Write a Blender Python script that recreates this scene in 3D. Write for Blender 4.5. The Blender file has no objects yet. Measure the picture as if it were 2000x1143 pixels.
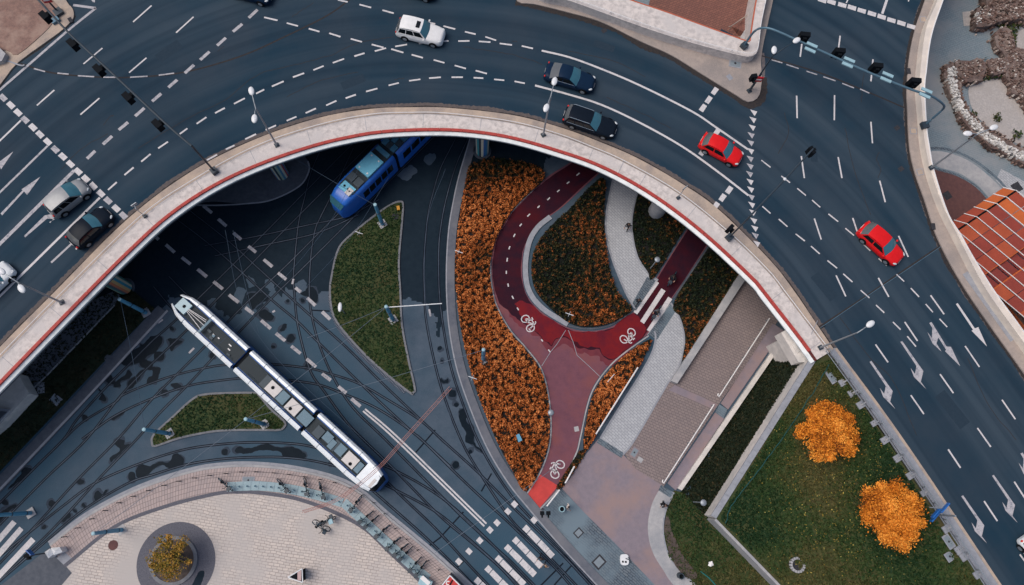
import bpy, bmesh, math, random
import numpy as np
from mathutils import Vector, Matrix
from mathutils import noise as mnoise
from mathutils.geometry import delaunay_2d_cdt

random.seed(7)
rng = np.random.default_rng(11)
sc = bpy.context.scene
COL = sc.collection
# ------------------------------------------------------------------ camera
F, CX, CY, H = 1480.0, 1000.0, 571.5, 70.0      # focal length and centre in photo pixels, flying height in metres
_dn = Vector((-60 / F, -(945 - CY) / F, -1)).normalized()
_up = -_dn
_xw = (Vector((1, 0, 0)) - _up * _up.x).normalized()
_yw = _up.cross(_xw)
ROT = Matrix((_xw, _yw, _up))
cam_d = bpy.data.cameras.new('camera')
cam = bpy.data.objects.new('camera', cam_d)
COL.objects.link(cam)
cam_d.sensor_width = 36
cam_d.lens = 36 * F / 2000
cam_d.clip_start = 1
cam_d.clip_end = 2000
cam.matrix_world = Matrix.Translation((0, 0, H)) @ ROT.to_4x4()
sc.camera = cam
# ------------------------------------------------------------------ world and sun (overcast, soft)
SUN_EL, SUN_AZ = 60.0, 172.0        # azimuth: direction the light comes from, degrees from +x counter-clockwise
w = bpy.data.worlds.new('World')
sc.world = w
w.use_nodes = True
nt = w.node_tree
bg = nt.nodes['Background']
sky = nt.nodes.new('ShaderNodeTexSky')
sky.sky_type = 'NISHITA'
sky.sun_disc = False
sky.sun_elevation = math.radians(SUN_EL)
sky.sun_rotation = math.radians(90 - SUN_AZ)
sky.air_density = 1.0
sky.dust_density = 3.5
sky.ozone_density = 1.0
nt.links.new(sky.outputs[0], bg.inputs[0])
bg.inputs[1].default_value = 0.090
sd = bpy.data.lights.new('sun', 'SUN')
sd.energy = 1.5
sd.angle = math.radians(38)
sd.color = (1.0, 0.93, 0.86)
sun = bpy.data.objects.new('sun', sd)
COL.objects.link(sun)
_sv = Vector((math.cos(math.radians(SUN_AZ)) * math.cos(math.radians(SUN_EL)), math.sin(math.radians(SUN_AZ)) * math.cos(math.radians(SUN_EL)), math.sin(math.radians(SUN_EL))))
sun.rotation_euler = _sv.to_track_quat('Z', 'Y').to_euler()
sun.location = _sv * 120
vs = sc.view_settings
vs.view_transform = 'Standard'
vs.look = 'None'
vs.gamma = 1
vs.exposure = 0.40
vs.use_curve_mapping = False
sc.cycles.max_bounces = 6

# ------------------------------------------------------------------ helpers
ZD = 8.0                                        # level of the upper road
def P(u, v, z=0.0):                             # photo pixel -> world point on the level z
    r = ROT @ Vector(((u - CX) / F, -(v - CY) / F, -1))
    t = (z - H) / r.z
    return Vector((r.x * t, r.y * t, z))
def PX(pts, z=0.0):
    return [P(p[0], p[1], z) for p in pts]
def proj(p):
    c = ROT.transposed() @ (Vector(p) - Vector((0, 0, H)))
    return (CX + F * c.x / -c.z, CY - F * c.y / -c.z)
def spl(pts, n=6, closed=False):                # Catmull-Rom through the points
    pts = [Vector(p) for p in pts]
    m = len(pts)
    out = []
    for i in range(m if closed else m - 1):
        p1, p2 = pts[i], pts[(i + 1) % m]
        p0 = pts[i - 1] if (i > 0 or closed) else p1 * 2 - p2
        p3 = pts[(i + 2) % m] if (i + 2 < m or closed) else p2 * 2 - p1
        for k in range(n):
            t = k / n
            out.append(0.5 * ((2 * p1) + (p2 - p0) * t + (2 * p0 - 5 * p1 + 4 * p2 - p3) * t * t + (3 * p1 - p0 - 3 * p2 + p3) * t ** 3))
    if not closed:
        out.append(pts[-1])
    return out
def resample(pts, step):
    pts = [Vector(p) for p in pts]
    out = [pts[0].copy()]
    acc = 0.0
    for a, b in zip(pts, pts[1:]):
        L = (b - a).length
        d = step - acc
        while d <= L:
            out.append(a + (b - a) * (d / L))
            d += step
        acc = (acc + L) % step if L > 0 else acc
    return out
def normals2(pts):
    out = []
    for i in range(len(pts)):
        a, b = pts[max(i - 1, 0)], pts[min(i + 1, len(pts) - 1)]
        d = (b - a)
        d.z = 0
        d.normalize()
        out.append(Vector((-d.y, d.x, 0)))
    return out
def offset(pts, d):
    return [p + n * d for p, n in zip(pts, normals2(pts))]
def inside(poly, x, y):                         # numpy point in polygon
    x = np.asarray(x); y = np.asarray(y)
    res = np.zeros(x.shape, bool)
    n = len(poly)
    for i in range(n):
        x1, y1 = poly[i][0], poly[i][1]
        x2, y2 = poly[(i + 1) % n][0], poly[(i + 1) % n][1]
        if y1 == y2:
            continue
        c = ((y1 > y) != (y2 > y)) & (x < (x2 - x1) * (y - y1) / (y2 - y1) + x1)
        res ^= c
    return res
def scatter(poly, per_m2):
    xs = [p[0] for p in poly]; ys = [p[1] for p in poly]
    n = int((max(xs) - min(xs)) * (max(ys) - min(ys)) * per_m2)
    x = rng.uniform(min(xs), max(xs), n); y = rng.uniform(min(ys), max(ys), n)
    k = inside(poly, x, y)
    return x[k], y[k]

def tag(o, label=None, cat=None, group=None, kind=None):
    if label: o['label'] = label
    if cat: o['category'] = cat
    if group: o['group'] = group
    if kind: o['kind'] = kind
    return o
def thing(name, label, cat, loc=(0, 0, 0), rz=0.0, group=None, kind=None):
    o = bpy.data.objects.new(name, None)
    o.empty_display_size = 0.3
    COL.objects.link(o)
    o.location = loc
    o.rotation_euler = (0, 0, rz)
    return tag(o, label, cat, group, kind)
def root_loc(o):
    v = Vector((0, 0, 0))
    while o is not None:
        v += o.location
        o = o.parent
    return v
def link(name, me, parent=None):
    o = bpy.data.objects.new(name, me)
    COL.objects.link(o)
    if parent is not None:
        o.parent = parent
    return o
def copy_tree(o, parent=None):
    c = o.copy()
    COL.objects.link(c)
    c.parent = parent
    for ch in list(o.children):
        copy_tree(ch, c)
    return c

class MB:
    """collects shapes of one part; build() links them as one mesh object"""
    def __init__(s):
        s.v = []; s.f = []; s.m = []; s.uv = None; s.mi = 0
    def add(s, vs, fs):
        b = len(s.v)
        s.v += [tuple(p) for p in vs]
        for f in fs:
            s.f.append(tuple(i + b for i in f))
            s.m.append(s.mi)
        return s
    def sheet(s, pts, z=None):
        pts = [Vector((p[0], p[1], p[2] if z is None else z)) for p in pts]
        a = sum(pts[i].x * pts[(i + 1) % len(pts)].y - pts[(i + 1) % len(pts)].x * pts[i].y for i in range(len(pts)))
        if a < 0: pts.reverse()
        if z is not None and len(pts) > 6: return s.fill(pts, z)
        return s.add(pts, [range(len(pts))])
    def fill(s, pts, z, flip=False):            # triangles inside an outline, robust for concave and self-touching outlines
        r = delaunay_2d_cdt([Vector((p[0], p[1])) for p in pts], [], [list(range(len(pts)))], 1, 1e-5)
        fs = [tuple(reversed(f)) if flip else tuple(f) for f in r[2]]
        return s.add([(p.x, p.y, z) for p in r[0]], fs)
    def prism(s, pts, z0, z1):
        pts = [Vector((p[0], p[1], 0)) for p in pts]
        n = len(pts)
        a = sum(pts[i].x * pts[(i + 1) % n].y - pts[(i + 1) % n].x * pts[i].y for i in range(n))
        if a < 0: pts.reverse()
        vs = [(p.x, p.y, z0) for p in pts] + [(p.x, p.y, z1) for p in pts]
        fs = [(i, (i + 1) % n, n + (i + 1) % n, n + i) for i in range(n)]
        if n > 6:
            s.fill(pts, z1); s.fill(pts, z0, True)
        else: fs += [tuple(range(n, 2 * n)), tuple(reversed(range(n)))]
        return s.add(vs, fs)
    def ribbon(s, a, b):                        # surface between two polylines of equal length
        n = len(a)
        return s.add(list(a) + list(b), [(i, i + 1, n + i + 1, n + i) for i in range(n - 1)])
    def strip(s, pts, wd, z=None):              # flat band along a polyline
        pts = [Vector(p) if z is None else Vector((p[0], p[1], z)) for p in pts]
        return s.ribbon(offset(pts, -wd / 2), offset(pts, wd / 2))
    def band(s, a, b, z0, z1):                  # solid between polylines a and b (plan view), from z0 to z1
        n = len(a)
        def up(q, z): return [Vector((p[0], p[1], z)) for p in q]
        s.ribbon(up(a, z1), up(b, z1)); s.ribbon(up(b, z0), up(a, z0))
        s.ribbon(up(a, z0), up(a, z1)); s.ribbon(up(b, z1), up(b, z0))
        for i in (0, n - 1):
            s.add([(a[i][0], a[i][1], z0), (b[i][0], b[i][1], z0), (b[i][0], b[i][1], z1), (a[i][0], a[i][1], z1)], [(0, 1, 2, 3)])
        return s
    def bar(s, pts, wd, z0, z1):
        pts = [Vector((p[0], p[1], 0)) for p in pts]
        return s.band(offset(pts, -wd / 2), offset(pts, wd / 2), z0, z1)
    def box(s, c, d, rz=0.0, tilt=None):
        m = Matrix.Rotation(rz, 3, 'Z')
        if tilt is not None: m = m @ tilt
        c = Vector(c)
        vs = [c + m @ Vector((x * d[0] / 2, y * d[1] / 2, z * d[2] / 2)) for z in (-1, 1) for y in (-1, 1) for x in (-1, 1)]
        return s.add(vs, [(0, 2, 3, 1), (4, 5, 7, 6), (0, 1, 5, 4), (2, 6, 7, 3), (0, 4, 6, 2), (1, 3, 7, 5)])
    def tube(s, pts, r, n=6, cap=True):
        pts = [Vector(p) for p in pts]
        rs = r if isinstance(r, (list, tuple)) else [r] * len(pts)
        rings = []
        for i, p in enumerate(pts):
            d = (pts[min(i + 1, len(pts) - 1)] - pts[max(i - 1, 0)])
            if d.length < 1e-9: d = Vector((0, 0, 1))
            d.normalize()
            e = Vector((0, 0, 1)) if abs(d.z) < 0.95 else Vector((1, 0, 0))
            x = d.cross(e).normalized(); y = d.cross(x).normalized()
            rings.append([p + (x * math.cos(2 * math.pi * k / n) + y * math.sin(2 * math.pi * k / n)) * rs[i] for k in range(n)])
        vs = [q for g in rings for q in g]
        fs = []
        for i in range(len(pts) - 1):
            for k in range(n):
                fs.append((i * n + k, (i + 1) * n + k, (i + 1) * n + (k + 1) % n, i * n + (k + 1) % n))
        if cap:
            fs.append(tuple(range(n))); fs.append(tuple(reversed(range((len(pts) - 1) * n, len(pts) * n))))
        return s.add(vs, fs)
    def cyl(s, c, r, z0, z1, n=20, r1=None):
        c = Vector(c)
        r1 = r if r1 is None else r1
        vs = [(c.x + math.cos(2 * math.pi * k / n) * q, c.y + math.sin(2 * math.pi * k / n) * q, z) for z, q in ((z0, r), (z1, r1)) for k in range(n)]
        fs = [(k, (k + 1) % n, n + (k + 1) % n, n + k) for k in range(n)] + [tuple(range(n, 2 * n)), tuple(reversed(range(n)))]
        return s.add(vs, fs)
    def ring(s, c, r0, r1, z0, z1, n=28):
        a = [(c[0] + math.cos(2 * math.pi * k / n) * r0, c[1] + math.sin(2 * math.pi * k / n) * r0) for k in range(n + 1)]
        b = [(c[0] + math.cos(2 * math.pi * k / n) * r1, c[1] + math.sin(2 * math.pi * k / n) * r1) for k in range(n + 1)]
        return s.band(a, b, z0, z1)
    def ell(s, c, r, nu=12, nv=7, rot=None):
        c = Vector(c)
        vs = []
        for j in range(nv + 1):
            th = math.pi * j / nv
            for i in range(nu):
                q = Vector((r[0] * math.sin(th) * math.cos(2 * math.pi * i / nu), r[1] * math.sin(th) * math.sin(2 * math.pi * i / nu), r[2] * math.cos(th)))
                if rot is not None: q = rot @ q
                vs.append(c + q)
        fs = [(j * nu + i, (j + 1) * nu + i, (j + 1) * nu + (i + 1) % nu, j * nu + (i + 1) % nu) for j in range(nv) for i in range(nu)]
        return s.add(vs, fs)
    def grid(s, rows):                          # list of rows of points
        nr, nc = len(rows), len(rows[0])
        return s.add([p for r in rows for p in r], [(j * nc + i, j * nc + i + 1, (j + 1) * nc + i + 1, (j + 1) * nc + i) for j in range(nr - 1) for i in range(nc - 1)])
    def mesh(s, name, mats, off=Vector((0, 0, 0)), smooth=False):
        me = bpy.data.meshes.new(name)
        me.from_pydata([(p[0] - off.x, p[1] - off.y, p[2] - off.z) for p in s.v], [], s.f)
        for m in (mats if isinstance(mats, (list, tuple)) else [mats]):
            me.materials.append(m)
        if any(s.m): me.polygons.foreach_set('material_index', s.m)
        if smooth: me.polygons.foreach_set('use_smooth', [True] * len(me.polygons))
        if s.uv is not None:
            l = me.uv_layers.new(name='UVMap')
            for lp in me.loops:
                l.data[lp.index].uv = s.uv[lp.vertex_index]
        me.update()
        return me
    def build(s, name, mats, parent=None, world=True, smooth=False):
        off = root_loc(parent) if (world and parent is not None) else Vector((0, 0, 0))
        return link(name, s.mesh(name, mats, off, smooth), parent)
    def top(s, name, mats, label, cat, group=None, kind=None, smooth=False, base=None):   # a thing that is one mesh
        c = Vector(base) if base is not None else Vector((0, 0, 0))
        o = link(name, s.mesh(name, mats, c, smooth))
        o.location = c
        return tag(o, label, cat, group, kind)

def leaf_mesh(name, c, size, mat, rnd=None, up=0.5, parent=None, aspect=1.6):
    """many small leaf quads at the centres c (n x 3); rnd (0..1) drives each leaf's own colour"""
    n = len(c)
    sz = size * rng.uniform(0.6, 1.4, n)
    nrm = rng.normal(size=(n, 3)); nrm[:, 2] = np.abs(nrm[:, 2]) + up
    nrm /= np.linalg.norm(nrm, axis=1)[:, None]
    t = rng.normal(size=(n, 3))
    a = np.cross(nrm, t); a /= np.linalg.norm(a, axis=1)[:, None]
    b = np.cross(nrm, a)
    a *= (sz * aspect / 2)[:, None]; b *= (sz / 2)[:, None]
    v = np.stack([c - a, c + b * 0.9 - a * 0.1, c + a, c - b * 0.9 - a * 0.1], 1).reshape(-1, 3)
    if parent is not None:
        v = v - np.array(root_loc(parent))
    me = bpy.data.meshes.new(name)
    me.vertices.add(4 * n); me.vertices.foreach_set('co', v.astype(np.float32).ravel())
    me.loops.add(4 * n); me.loops.foreach_set('vertex_index', np.arange(4 * n, dtype=np.int32))
    me.polygons.add(n); me.polygons.foreach_set('loop_start', np.arange(0, 4 * n, 4, dtype=np.int32))
    at = me.attributes.new('rnd', 'FLOAT', 'FACE')
    r = rng.uniform(0, 1, n) if rnd is None else np.clip(rnd, 0, 1)
    at.data.foreach_set('value', r.astype(np.float32))
    me.materials.append(mat)
    me.update(); me.validate()
    return link(name, me, parent)

# ------------------------------------------------------------------ materials
def _new(name):
    m = bpy.data.materials.new(name)
    m.use_nodes = True
    return m, m.node_tree, m.node_tree.nodes['Principled BSDF']
def _c(c): return (c[0], c[1], c[2], 1)
def _noise(t, scale, detail=6, rough=0.6, vec=None):
    n = t.nodes.new('ShaderNodeTexNoise')
    n.inputs['Scale'].default_value = scale; n.inputs['Detail'].default_value = detail; n.inputs['Roughness'].default_value = rough
    if vec is not None: t.links.new(vec, n.inputs['Vector'])
    return n.outputs['Fac']
def _ramp(t, fac, lo, hi):
    r = t.nodes.new('ShaderNodeMapRange')
    r.inputs['From Min'].default_value = lo; r.inputs['From Max'].default_value = hi
    t.links.new(fac, r.inputs['Value'])
    return r.outputs['Result']
def _mix(t, fac, a, b):
    n = t.nodes.new('ShaderNodeMix'); n.data_type = 'RGBA'
    if hasattr(fac, 'is_linked'): t.links.new(fac, n.inputs[0])
    else: n.inputs[0].default_value = fac
    for s, q in ((6, a), (7, b)):
        if hasattr(q, 'is_linked'): t.links.new(q, n.inputs[s])
        else: n.inputs[s].default_value = _c(q)
    return n.outputs[2]
def _pos(t):
    return t.nodes.new('ShaderNodeNewGeometry').outputs['Position']
def _bump(t, b, h, strength, dist=0.05):
    n = t.nodes.new('ShaderNodeBump')
    n.inputs['Strength'].default_value = strength; n.inputs['Distance'].default_value = dist
    t.links.new(h, n.inputs['Height']); t.links.new(n.outputs[0], b.inputs['Normal'])
def mat(name, c1, c2=None, scale=6.0, c3=None, scale3=0.35, rough=0.85, spec=0.25, bump=0.0, metal=0.0, lo=0.35, hi=0.65, grain=0.0, lo3=0.45, hi3=0.65):
    m, t, b = _new(name)
    c2 = c2 or tuple(x * 0.75 for x in c1)
    p = _pos(t)
    n1 = _noise(t, scale, 8, 0.65, p)
    col = _mix(t, _ramp(t, n1, lo, hi), c1, c2)
    if c3: col = _mix(t, _ramp(t, _noise(t, scale3, 5, 0.6, p), lo3, hi3), col, c3)
    if grain:
        g = _noise(t, 45, 2, 0.5, p)
        col = _mix(t, _ramp(t, g, 0.5, 0.75), col, tuple(min(1, x * (1 + grain)) for x in c1))
    t.links.new(col, b.inputs['Base Color'])
    b.inputs['Roughness'].default_value = rough; b.inputs['Specular IOR Level'].default_value = spec; b.inputs['Metallic'].default_value = metal
    if bump: _bump(t, b, n1, bump)
    return m
def flat(name, c, rough=0.5, spec=0.4, metal=0.0, coat=0.0):
    m, t, b = _new(name)
    n = _noise(t, 3.0, 4, 0.6, _pos(t))
    t.links.new(_mix(t, _ramp(t, n, 0.3, 0.7), c, tuple(x * 0.88 for x in c)), b.inputs['Base Color'])
    b.inputs['Roughness'].default_value = rough; b.inputs['Specular IOR Level'].default_value = spec; b.inputs['Metallic'].default_value = metal
    b.inputs['Coat Weight'].default_value = coat; b.inputs['Coat Roughness'].default_value = 0.06
    return m
def paving(name, c1, c2, joint, bw, bh, rot=0.0, jw=0.02, uv=False, patch=None, offs=0.5, rough=0.85, dirt=0.5):
    m, t, b = _new(name)
    if uv:
        vec = t.nodes.new('ShaderNodeUVMap').outputs[0]
    else:
        vec = _pos(t)
    mp = t.nodes.new('ShaderNodeMapping')
    mp.inputs['Rotation'].default_value = (0, 0, rot)
    t.links.new(vec, mp.inputs['Vector'])
    # slightly wavy courses
    nz = t.nodes.new('ShaderNodeTexNoise'); nz.inputs['Scale'].default_value = 0.9
    t.links.new(mp.outputs[0], nz.inputs['Vector'])
    va = t.nodes.new('ShaderNodeVectorMath'); va.operation = 'SCALE'; va.inputs['Scale'].default_value = bw * 0.5
    t.links.new(nz.outputs['Color'], va.inputs[0])
    vb = t.nodes.new('ShaderNodeVectorMath'); vb.operation = 'ADD'
    t.links.new(mp.outputs[0], vb.inputs[0]); t.links.new(va.outputs[0], vb.inputs[1])
    br = t.nodes.new('ShaderNodeTexBrick')
    t.links.new(vb.outputs[0], br.inputs['Vector'])
    br.offset = offs
    br.inputs['Scale'].default_value = 1.0
    br.inputs['Brick Width'].default_value = bw; br.inputs['Row Height'].default_value = bh
    br.inputs['Mortar Size'].default_value = jw; br.inputs['Mortar Smooth'].default_value = 0.2; br.inputs['Bias'].default_value = 0.0
    br.inputs['Color1'].default_value = _c(c1); br.inputs['Color2'].default_value = _c(c2); br.inputs['Mortar'].default_value = _c(joint)
    p = _pos(t)
    col = br.outputs['Color']
    dark = tuple(x * 0.62 for x in c1)
    col = _mix(t, _ramp(t, _noise(t, 0.5, 7, 0.7, p), 0.5, 0.5 + 0.5 / max(dirt, 0.05)), col, dark)
    if patch: col = _mix(t, _ramp(t, _noise(t, 0.16, 4, 0.6, p), 0.45, 0.62), col, patch)
    t.links.new(col, b.inputs['Base Color'])
    b.inputs['Roughness'].default_value = rough; b.inputs['Specular IOR Level'].default_value = 0.2
    _bump(t, b, br.outputs['Fac'], -0.25, 0.02)
    return m
def ramp_mat(name, stops, rough=0.7, attr='rnd', trans=0.0):
    m, t, b = _new(name)
    a = t.nodes.new('ShaderNodeAttribute'); a.attribute_name = attr
    r = t.nodes.new('ShaderNodeValToRGB')
    e = r.color_ramp.elements
    e[0].position, e[0].color = stops[0][0], _c(stops[0][1])
    e[1].position, e[1].color = stops[-1][0], _c(stops[-1][1])
    for q, c in stops[1:-1]:
        x = e.new(q); x.color = _c(c)
    t.links.new(a.outputs['Fac'], r.inputs[0]); t.links.new(r.outputs[0], b.inputs['Base Color'])
    b.inputs['Roughness'].default_value = rough; b.inputs['Specular IOR Level'].default_value = 0.15
    return m

def asphalt_upper():
    m, t, b = _new('asphalt_upper')
    uv = t.nodes.new('ShaderNodeUVMap').outputs[0]
    p = _pos(t)
    mp = t.nodes.new('ShaderNodeMapping'); mp.inputs['Scale'].default_value = (0.012, 0.42, 1)
    t.links.new(uv, mp.inputs[0])
    streak = _ramp(t, _noise(t, 1.0, 2, 0.5, mp.outputs[0]), 0.42, 0.78)
    fine = _ramp(t, _noise(t, 30, 4, 0.7, p), 0.3, 0.75)
    big = _ramp(t, _noise(t, 0.12, 5, 0.6, p), 0.38, 0.66)
    col = _mix(t, big, (0.014, 0.038, 0.062), (0.035, 0.051, 0.070))
    col = _mix(t, streak, col, (0.056, 0.080, 0.104))
    mp2 = t.nodes.new('ShaderNodeMapping'); mp2.inputs['Scale'].default_value = (0.02, 1.25, 1); t.links.new(uv, mp2.inputs[0])
    track = _ramp(t, _noise(t, 1.0, 2, 0.5, mp2.outputs[0]), 0.50, 0.72)
    mt = t.nodes.new('ShaderNodeMath'); mt.operation = 'MULTIPLY'; mt.inputs[1].default_value = 0.5; t.links.new(track, mt.inputs[0])
    col = _mix(t, mt.outputs[0], col, (0.013, 0.026, 0.042))
    spot = _ramp(t, _noise(t, 5.0, 6, 0.75, p), 0.60, 0.80)
    col = _mix(t, spot, col, (0.038, 0.060, 0.077))
    mx = t.nodes.new('ShaderNodeMath'); mx.operation = 'MULTIPLY'; mx.inputs[1].default_value = 0.5
    t.links.new(fine, mx.inputs[0])
    col = _mix(t, mx.outputs[0], col, (0.012, 0.028, 0.046))
    t.links.new(col, b.inputs['Base Color'])
    b.inputs['Roughness'].default_value = 0.85; b.inputs['Specular IOR Level'].default_value = 0.08
    _bump(t, b, fine, 0.15, 0.01)
    return m

def stripes(name, cols):                       # vertical painted stripes round a pillar
    m, t, b = _new(name)
    tc = t.nodes.new('ShaderNodeTexCoord')
    sx = t.nodes.new('ShaderNodeSeparateXYZ'); t.links.new(tc.outputs['Object'], sx.inputs[0])
    at = t.nodes.new('ShaderNodeMath'); at.operation = 'ARCTAN2'
    t.links.new(sx.outputs[1], at.inputs[0]); t.links.new(sx.outputs[0], at.inputs[1])
    f = _ramp(t, at.outputs[0], -math.pi, math.pi)
    fr = t.nodes.new('ShaderNodeMath'); fr.operation = 'MULTIPLY'; fr.inputs[1].default_value = 3.0
    t.links.new(f, fr.inputs[0])
    fc = t.nodes.new('ShaderNodeMath'); fc.operation = 'FRACT'; t.links.new(fr.outputs[0], fc.inputs[0])
    r = t.nodes.new('ShaderNodeValToRGB'); r.color_ramp.interpolation = 'CONSTANT'
    e = r.color_ramp.elements
    n = len(cols)
    e[0].position = 0; e[0].color = _c(cols[0]); e[1].position = 1 / n; e[1].color = _c(cols[1])
    for i in range(2, n):
        x = e.new(i / n); x.color = _c(cols[i])
    t.links.new(fc.outputs[0], r.inputs[0]); t.links.new(r.outputs[0], b.inputs['Base Color'])
    b.inputs['Roughness'].default_value = 0.7
    return m

MT = {}
MT['asph_u'] = asphalt_upper()
MT['asph_l'] = mat('asphalt_lower', (0.074, 0.099, 0.130), (0.047, 0.072, 0.100), 0.8, (0.030, 0.072, 0.108), 0.06, rough=0.8, spec=0.08, grain=0.3)
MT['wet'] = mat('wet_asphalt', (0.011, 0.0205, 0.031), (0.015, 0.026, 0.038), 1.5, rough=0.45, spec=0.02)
MT['patch'] = mat('repair_asphalt', (0.020, 0.036, 0.054), (0.026, 0.042, 0.060), 4, rough=0.9, spec=0.08, grain=0.3)
MT['puddle'] = mat('puddle_water', (0.006, 0.0115, 0.0180), (0.008, 0.0145, 0.022), 1.5, rough=0.4, spec=0.03)
MT['damp'] = mat('damp_asphalt', (0.030, 0.042, 0.060), (0.042, 0.056, 0.078), 2.5, rough=0.7, spec=0.05)
MT['paint'] = mat('road_paint', (0.64, 0.61, 0.61), (0.48, 0.46, 0.47), 9, (0.30, 0.31, 0.35), 2.2, lo3=0.55, hi3=0.8, rough=0.7)
MT['paint_worn'] = mat('worn_road_paint', (0.52, 0.49, 0.50), (0.30, 0.30, 0.33), 14, (0.12, 0.13, 0.17), 3.0, lo3=0.5, hi3=0.75, rough=0.75)
MT['tan'] = mat('tan_kerb', (0.46, 0.36, 0.28), (0.36, 0.29, 0.24), 3, (0.26, 0.22, 0.20), 0.5, grain=0.2)
MT['walk'] = mat('mottled_walkway', (0.62, 0.56, 0.525), (0.40, 0.365, 0.35), 2.2, (0.50, 0.465, 0.45), 0.4, grain=0.2, lo=0.42, hi=0.62)
MT['fascia'] = mat('white_fascia', (0.80, 0.83, 0.82), (0.64, 0.68, 0.68), 1.6, (0.50, 0.52, 0.52), 0.7, lo3=0.56, hi3=0.75, rough=0.7)
MT['red_rail'] = mat('red_panel', (0.44, 0.058, 0.046), (0.31, 0.045, 0.038), 2.5, rough=0.6)
MT['conc'] = mat('concrete', (0.40, 0.39, 0.39), (0.30, 0.30, 0.31), 2.5, (0.25, 0.26, 0.28), 0.5, grain=0.15)
MT['conc_d'] = mat('dark_concrete', (0.10, 0.11, 0.13), (0.07, 0.08, 0.10), 2.5)
MT['white_conc'] = mat('pale_concrete', (0.68, 0.63, 0.585), (0.53, 0.495, 0.465), 1.6, (0.48, 0.46, 0.44), 0.4, rough=0.8)
MT['cream'] = mat('cream_wall', (0.76, 0.67, 0.58), (0.63, 0.56, 0.49), 1.5, (0.58, 0.52, 0.47), 0.4)
MT['footdark'] = mat('dark_footway', (0.12, 0.13, 0.155), (0.085, 0.095, 0.12), 2.2, (0.17, 0.17, 0.185), 0.2, grain=0.2)
MT['coping'] = mat('grey_coping', (0.30, 0.31, 0.34), (0.22, 0.23, 0.26), 2.2, grain=0.15)
MT['dirt'] = mat('road_dirt', (0.022, 0.022, 0.026), (0.045, 0.036, 0.032), 5, rough=0.95)
MT['dirt_l'] = mat('brown_silt', (0.13, 0.105, 0.095), (0.08, 0.072, 0.075), 4, rough=0.95)
MT['dust'] = mat('pale_dust', (0.16, 0.135, 0.13), (0.095, 0.088, 0.098), 4, rough=0.95)
MT['bare'] = mat('bare_earth', (0.10, 0.075, 0.065), (0.06, 0.048, 0.042), 3, bump=0.3)
MT['soil'] = mat('brown_soil', (0.25, 0.15, 0.12), (0.14, 0.09, 0.08), 4, (0.30, 0.21, 0.17), 0.7, bump=0.4, grain=0.3)
MT['grass'] = mat('grass_ground', (0.026, 0.045, 0.014), (0.046, 0.058, 0.019), 2.5, (0.066, 0.056, 0.022), 0.22, bump=0.4)
MT['grass_d'] = mat('dark_ivy_ground', (0.012, 0.020, 0.010), (0.020, 0.030, 0.014), 2.0, (0.028, 0.024, 0.012), 0.4, bump=0.5)  # near-black green of the ivy ground itself
MT['earth'] = mat('bed_earth', (0.014, 0.012, 0.011), (0.009, 0.009, 0.010), 5, bump=0.4)
MT['kerbgrey'] = mat('kerb_grey', (0.19, 0.195, 0.21), (0.13, 0.135, 0.15), 2.5, grain=0.15)
MT['bike'] = mat('red_path_surface', (0.160, 0.060, 0.080), (0.125, 0.048, 0.068), 1.2, (0.185, 0.060, 0.062), 0.35, rough=0.75, grain=0.25)
MT['bike_wet_shade'] = mat('wet_shaded_red_path', (0.040, 0.010, 0.018), (0.025, 0.010, 0.019), 0.9, rough=0.4, spec=0.03, c3=(0.062, 0.009, 0.014), scale3=0.22)  # wet red, darkened further by bridge shade put into the colour
MT['bike_wred'] = mat('wet_bright_red_path', (0.19, 0.014, 0.016), (0.11, 0.012, 0.022), 0.5, rough=0.4, spec=0.05)
MT['bike_damp'] = mat('damp_red_path', (0.165, 0.035, 0.045), (0.125, 0.028, 0.040), 1.0, rough=0.6, spec=0.1)
MT['bike_red'] = mat('bright_red_path', (0.56, 0.060, 0.052), (0.46, 0.050, 0.046), 1.5, rough=0.75)
MT['steel'] = mat('rail_steel', (0.050, 0.074, 0.108), (0.022, 0.034, 0.054), 0.8, (0.075, 0.10, 0.135), 0.25, rough=0.5, spec=0.2)
MT['groove'] = mat('rail_groove', (0.007, 0.010, 0.016), (0.012, 0.016, 0.025), 2.0, rough=0.8, spec=0.05)
MT['plaza'] = paving('plaza_slabs', (0.58, 0.51, 0.46), (0.48, 0.43, 0.40), (0.28, 0.245, 0.225), 0.50, 0.24, 0.15, 0.024, patch=(0.44, 0.405, 0.385), offs=0.37)
MT['ringbrick'] = paving('ring_brick', (0.43, 0.345, 0.325), (0.36, 0.30, 0.29), (0.19, 0.16, 0.16), 0.26, 0.42, 0.0, 0.022, uv=True, offs=0.0)
MT['path'] = paving('path_setts', (0.42, 0.43, 0.45), (0.36, 0.37, 0.39), (0.20, 0.21, 0.23), 0.42, 0.22, 0.75, 0.018, offs=0.5, dirt=0.3)
MT['ramp'] = paving('ramp_setts', (0.25, 0.20, 0.19), (0.215, 0.175, 0.17), (0.105, 0.09, 0.095), 0.36, 0.24, 0.42, 0.02, offs=0.5)
MT['square'] = mat('brown_square', (0.230, 0.190, 0.215), (0.185, 0.160, 0.185), 2.2, (0.28, 0.195, 0.180), 0.25, grain=0.25)
MT['slate'] = paving('slate_cobbles', (0.105, 0.135, 0.165), (0.145, 0.17, 0.19), (0.045, 0.06, 0.08), 0.5, 0.2, 0.72, 0.03, patch=(0.15, 0.20, 0.235), offs=0.3)
MT['redbrick'] = paving('red_brick_paving', (0.235, 0.105, 0.080), (0.185, 0.085, 0.068), (0.10, 0.055, 0.05), 0.42, 0.22, -0.45, 0.02)
MT['bluepave'] = paving('blue_grey_paving', (0.175, 0.225, 0.255), (0.205, 0.245, 0.27), (0.115, 0.15, 0.18), 0.45, 0.22, 0.35, 0.018, patch=(0.255, 0.265, 0.275), offs=0.4)
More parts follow.
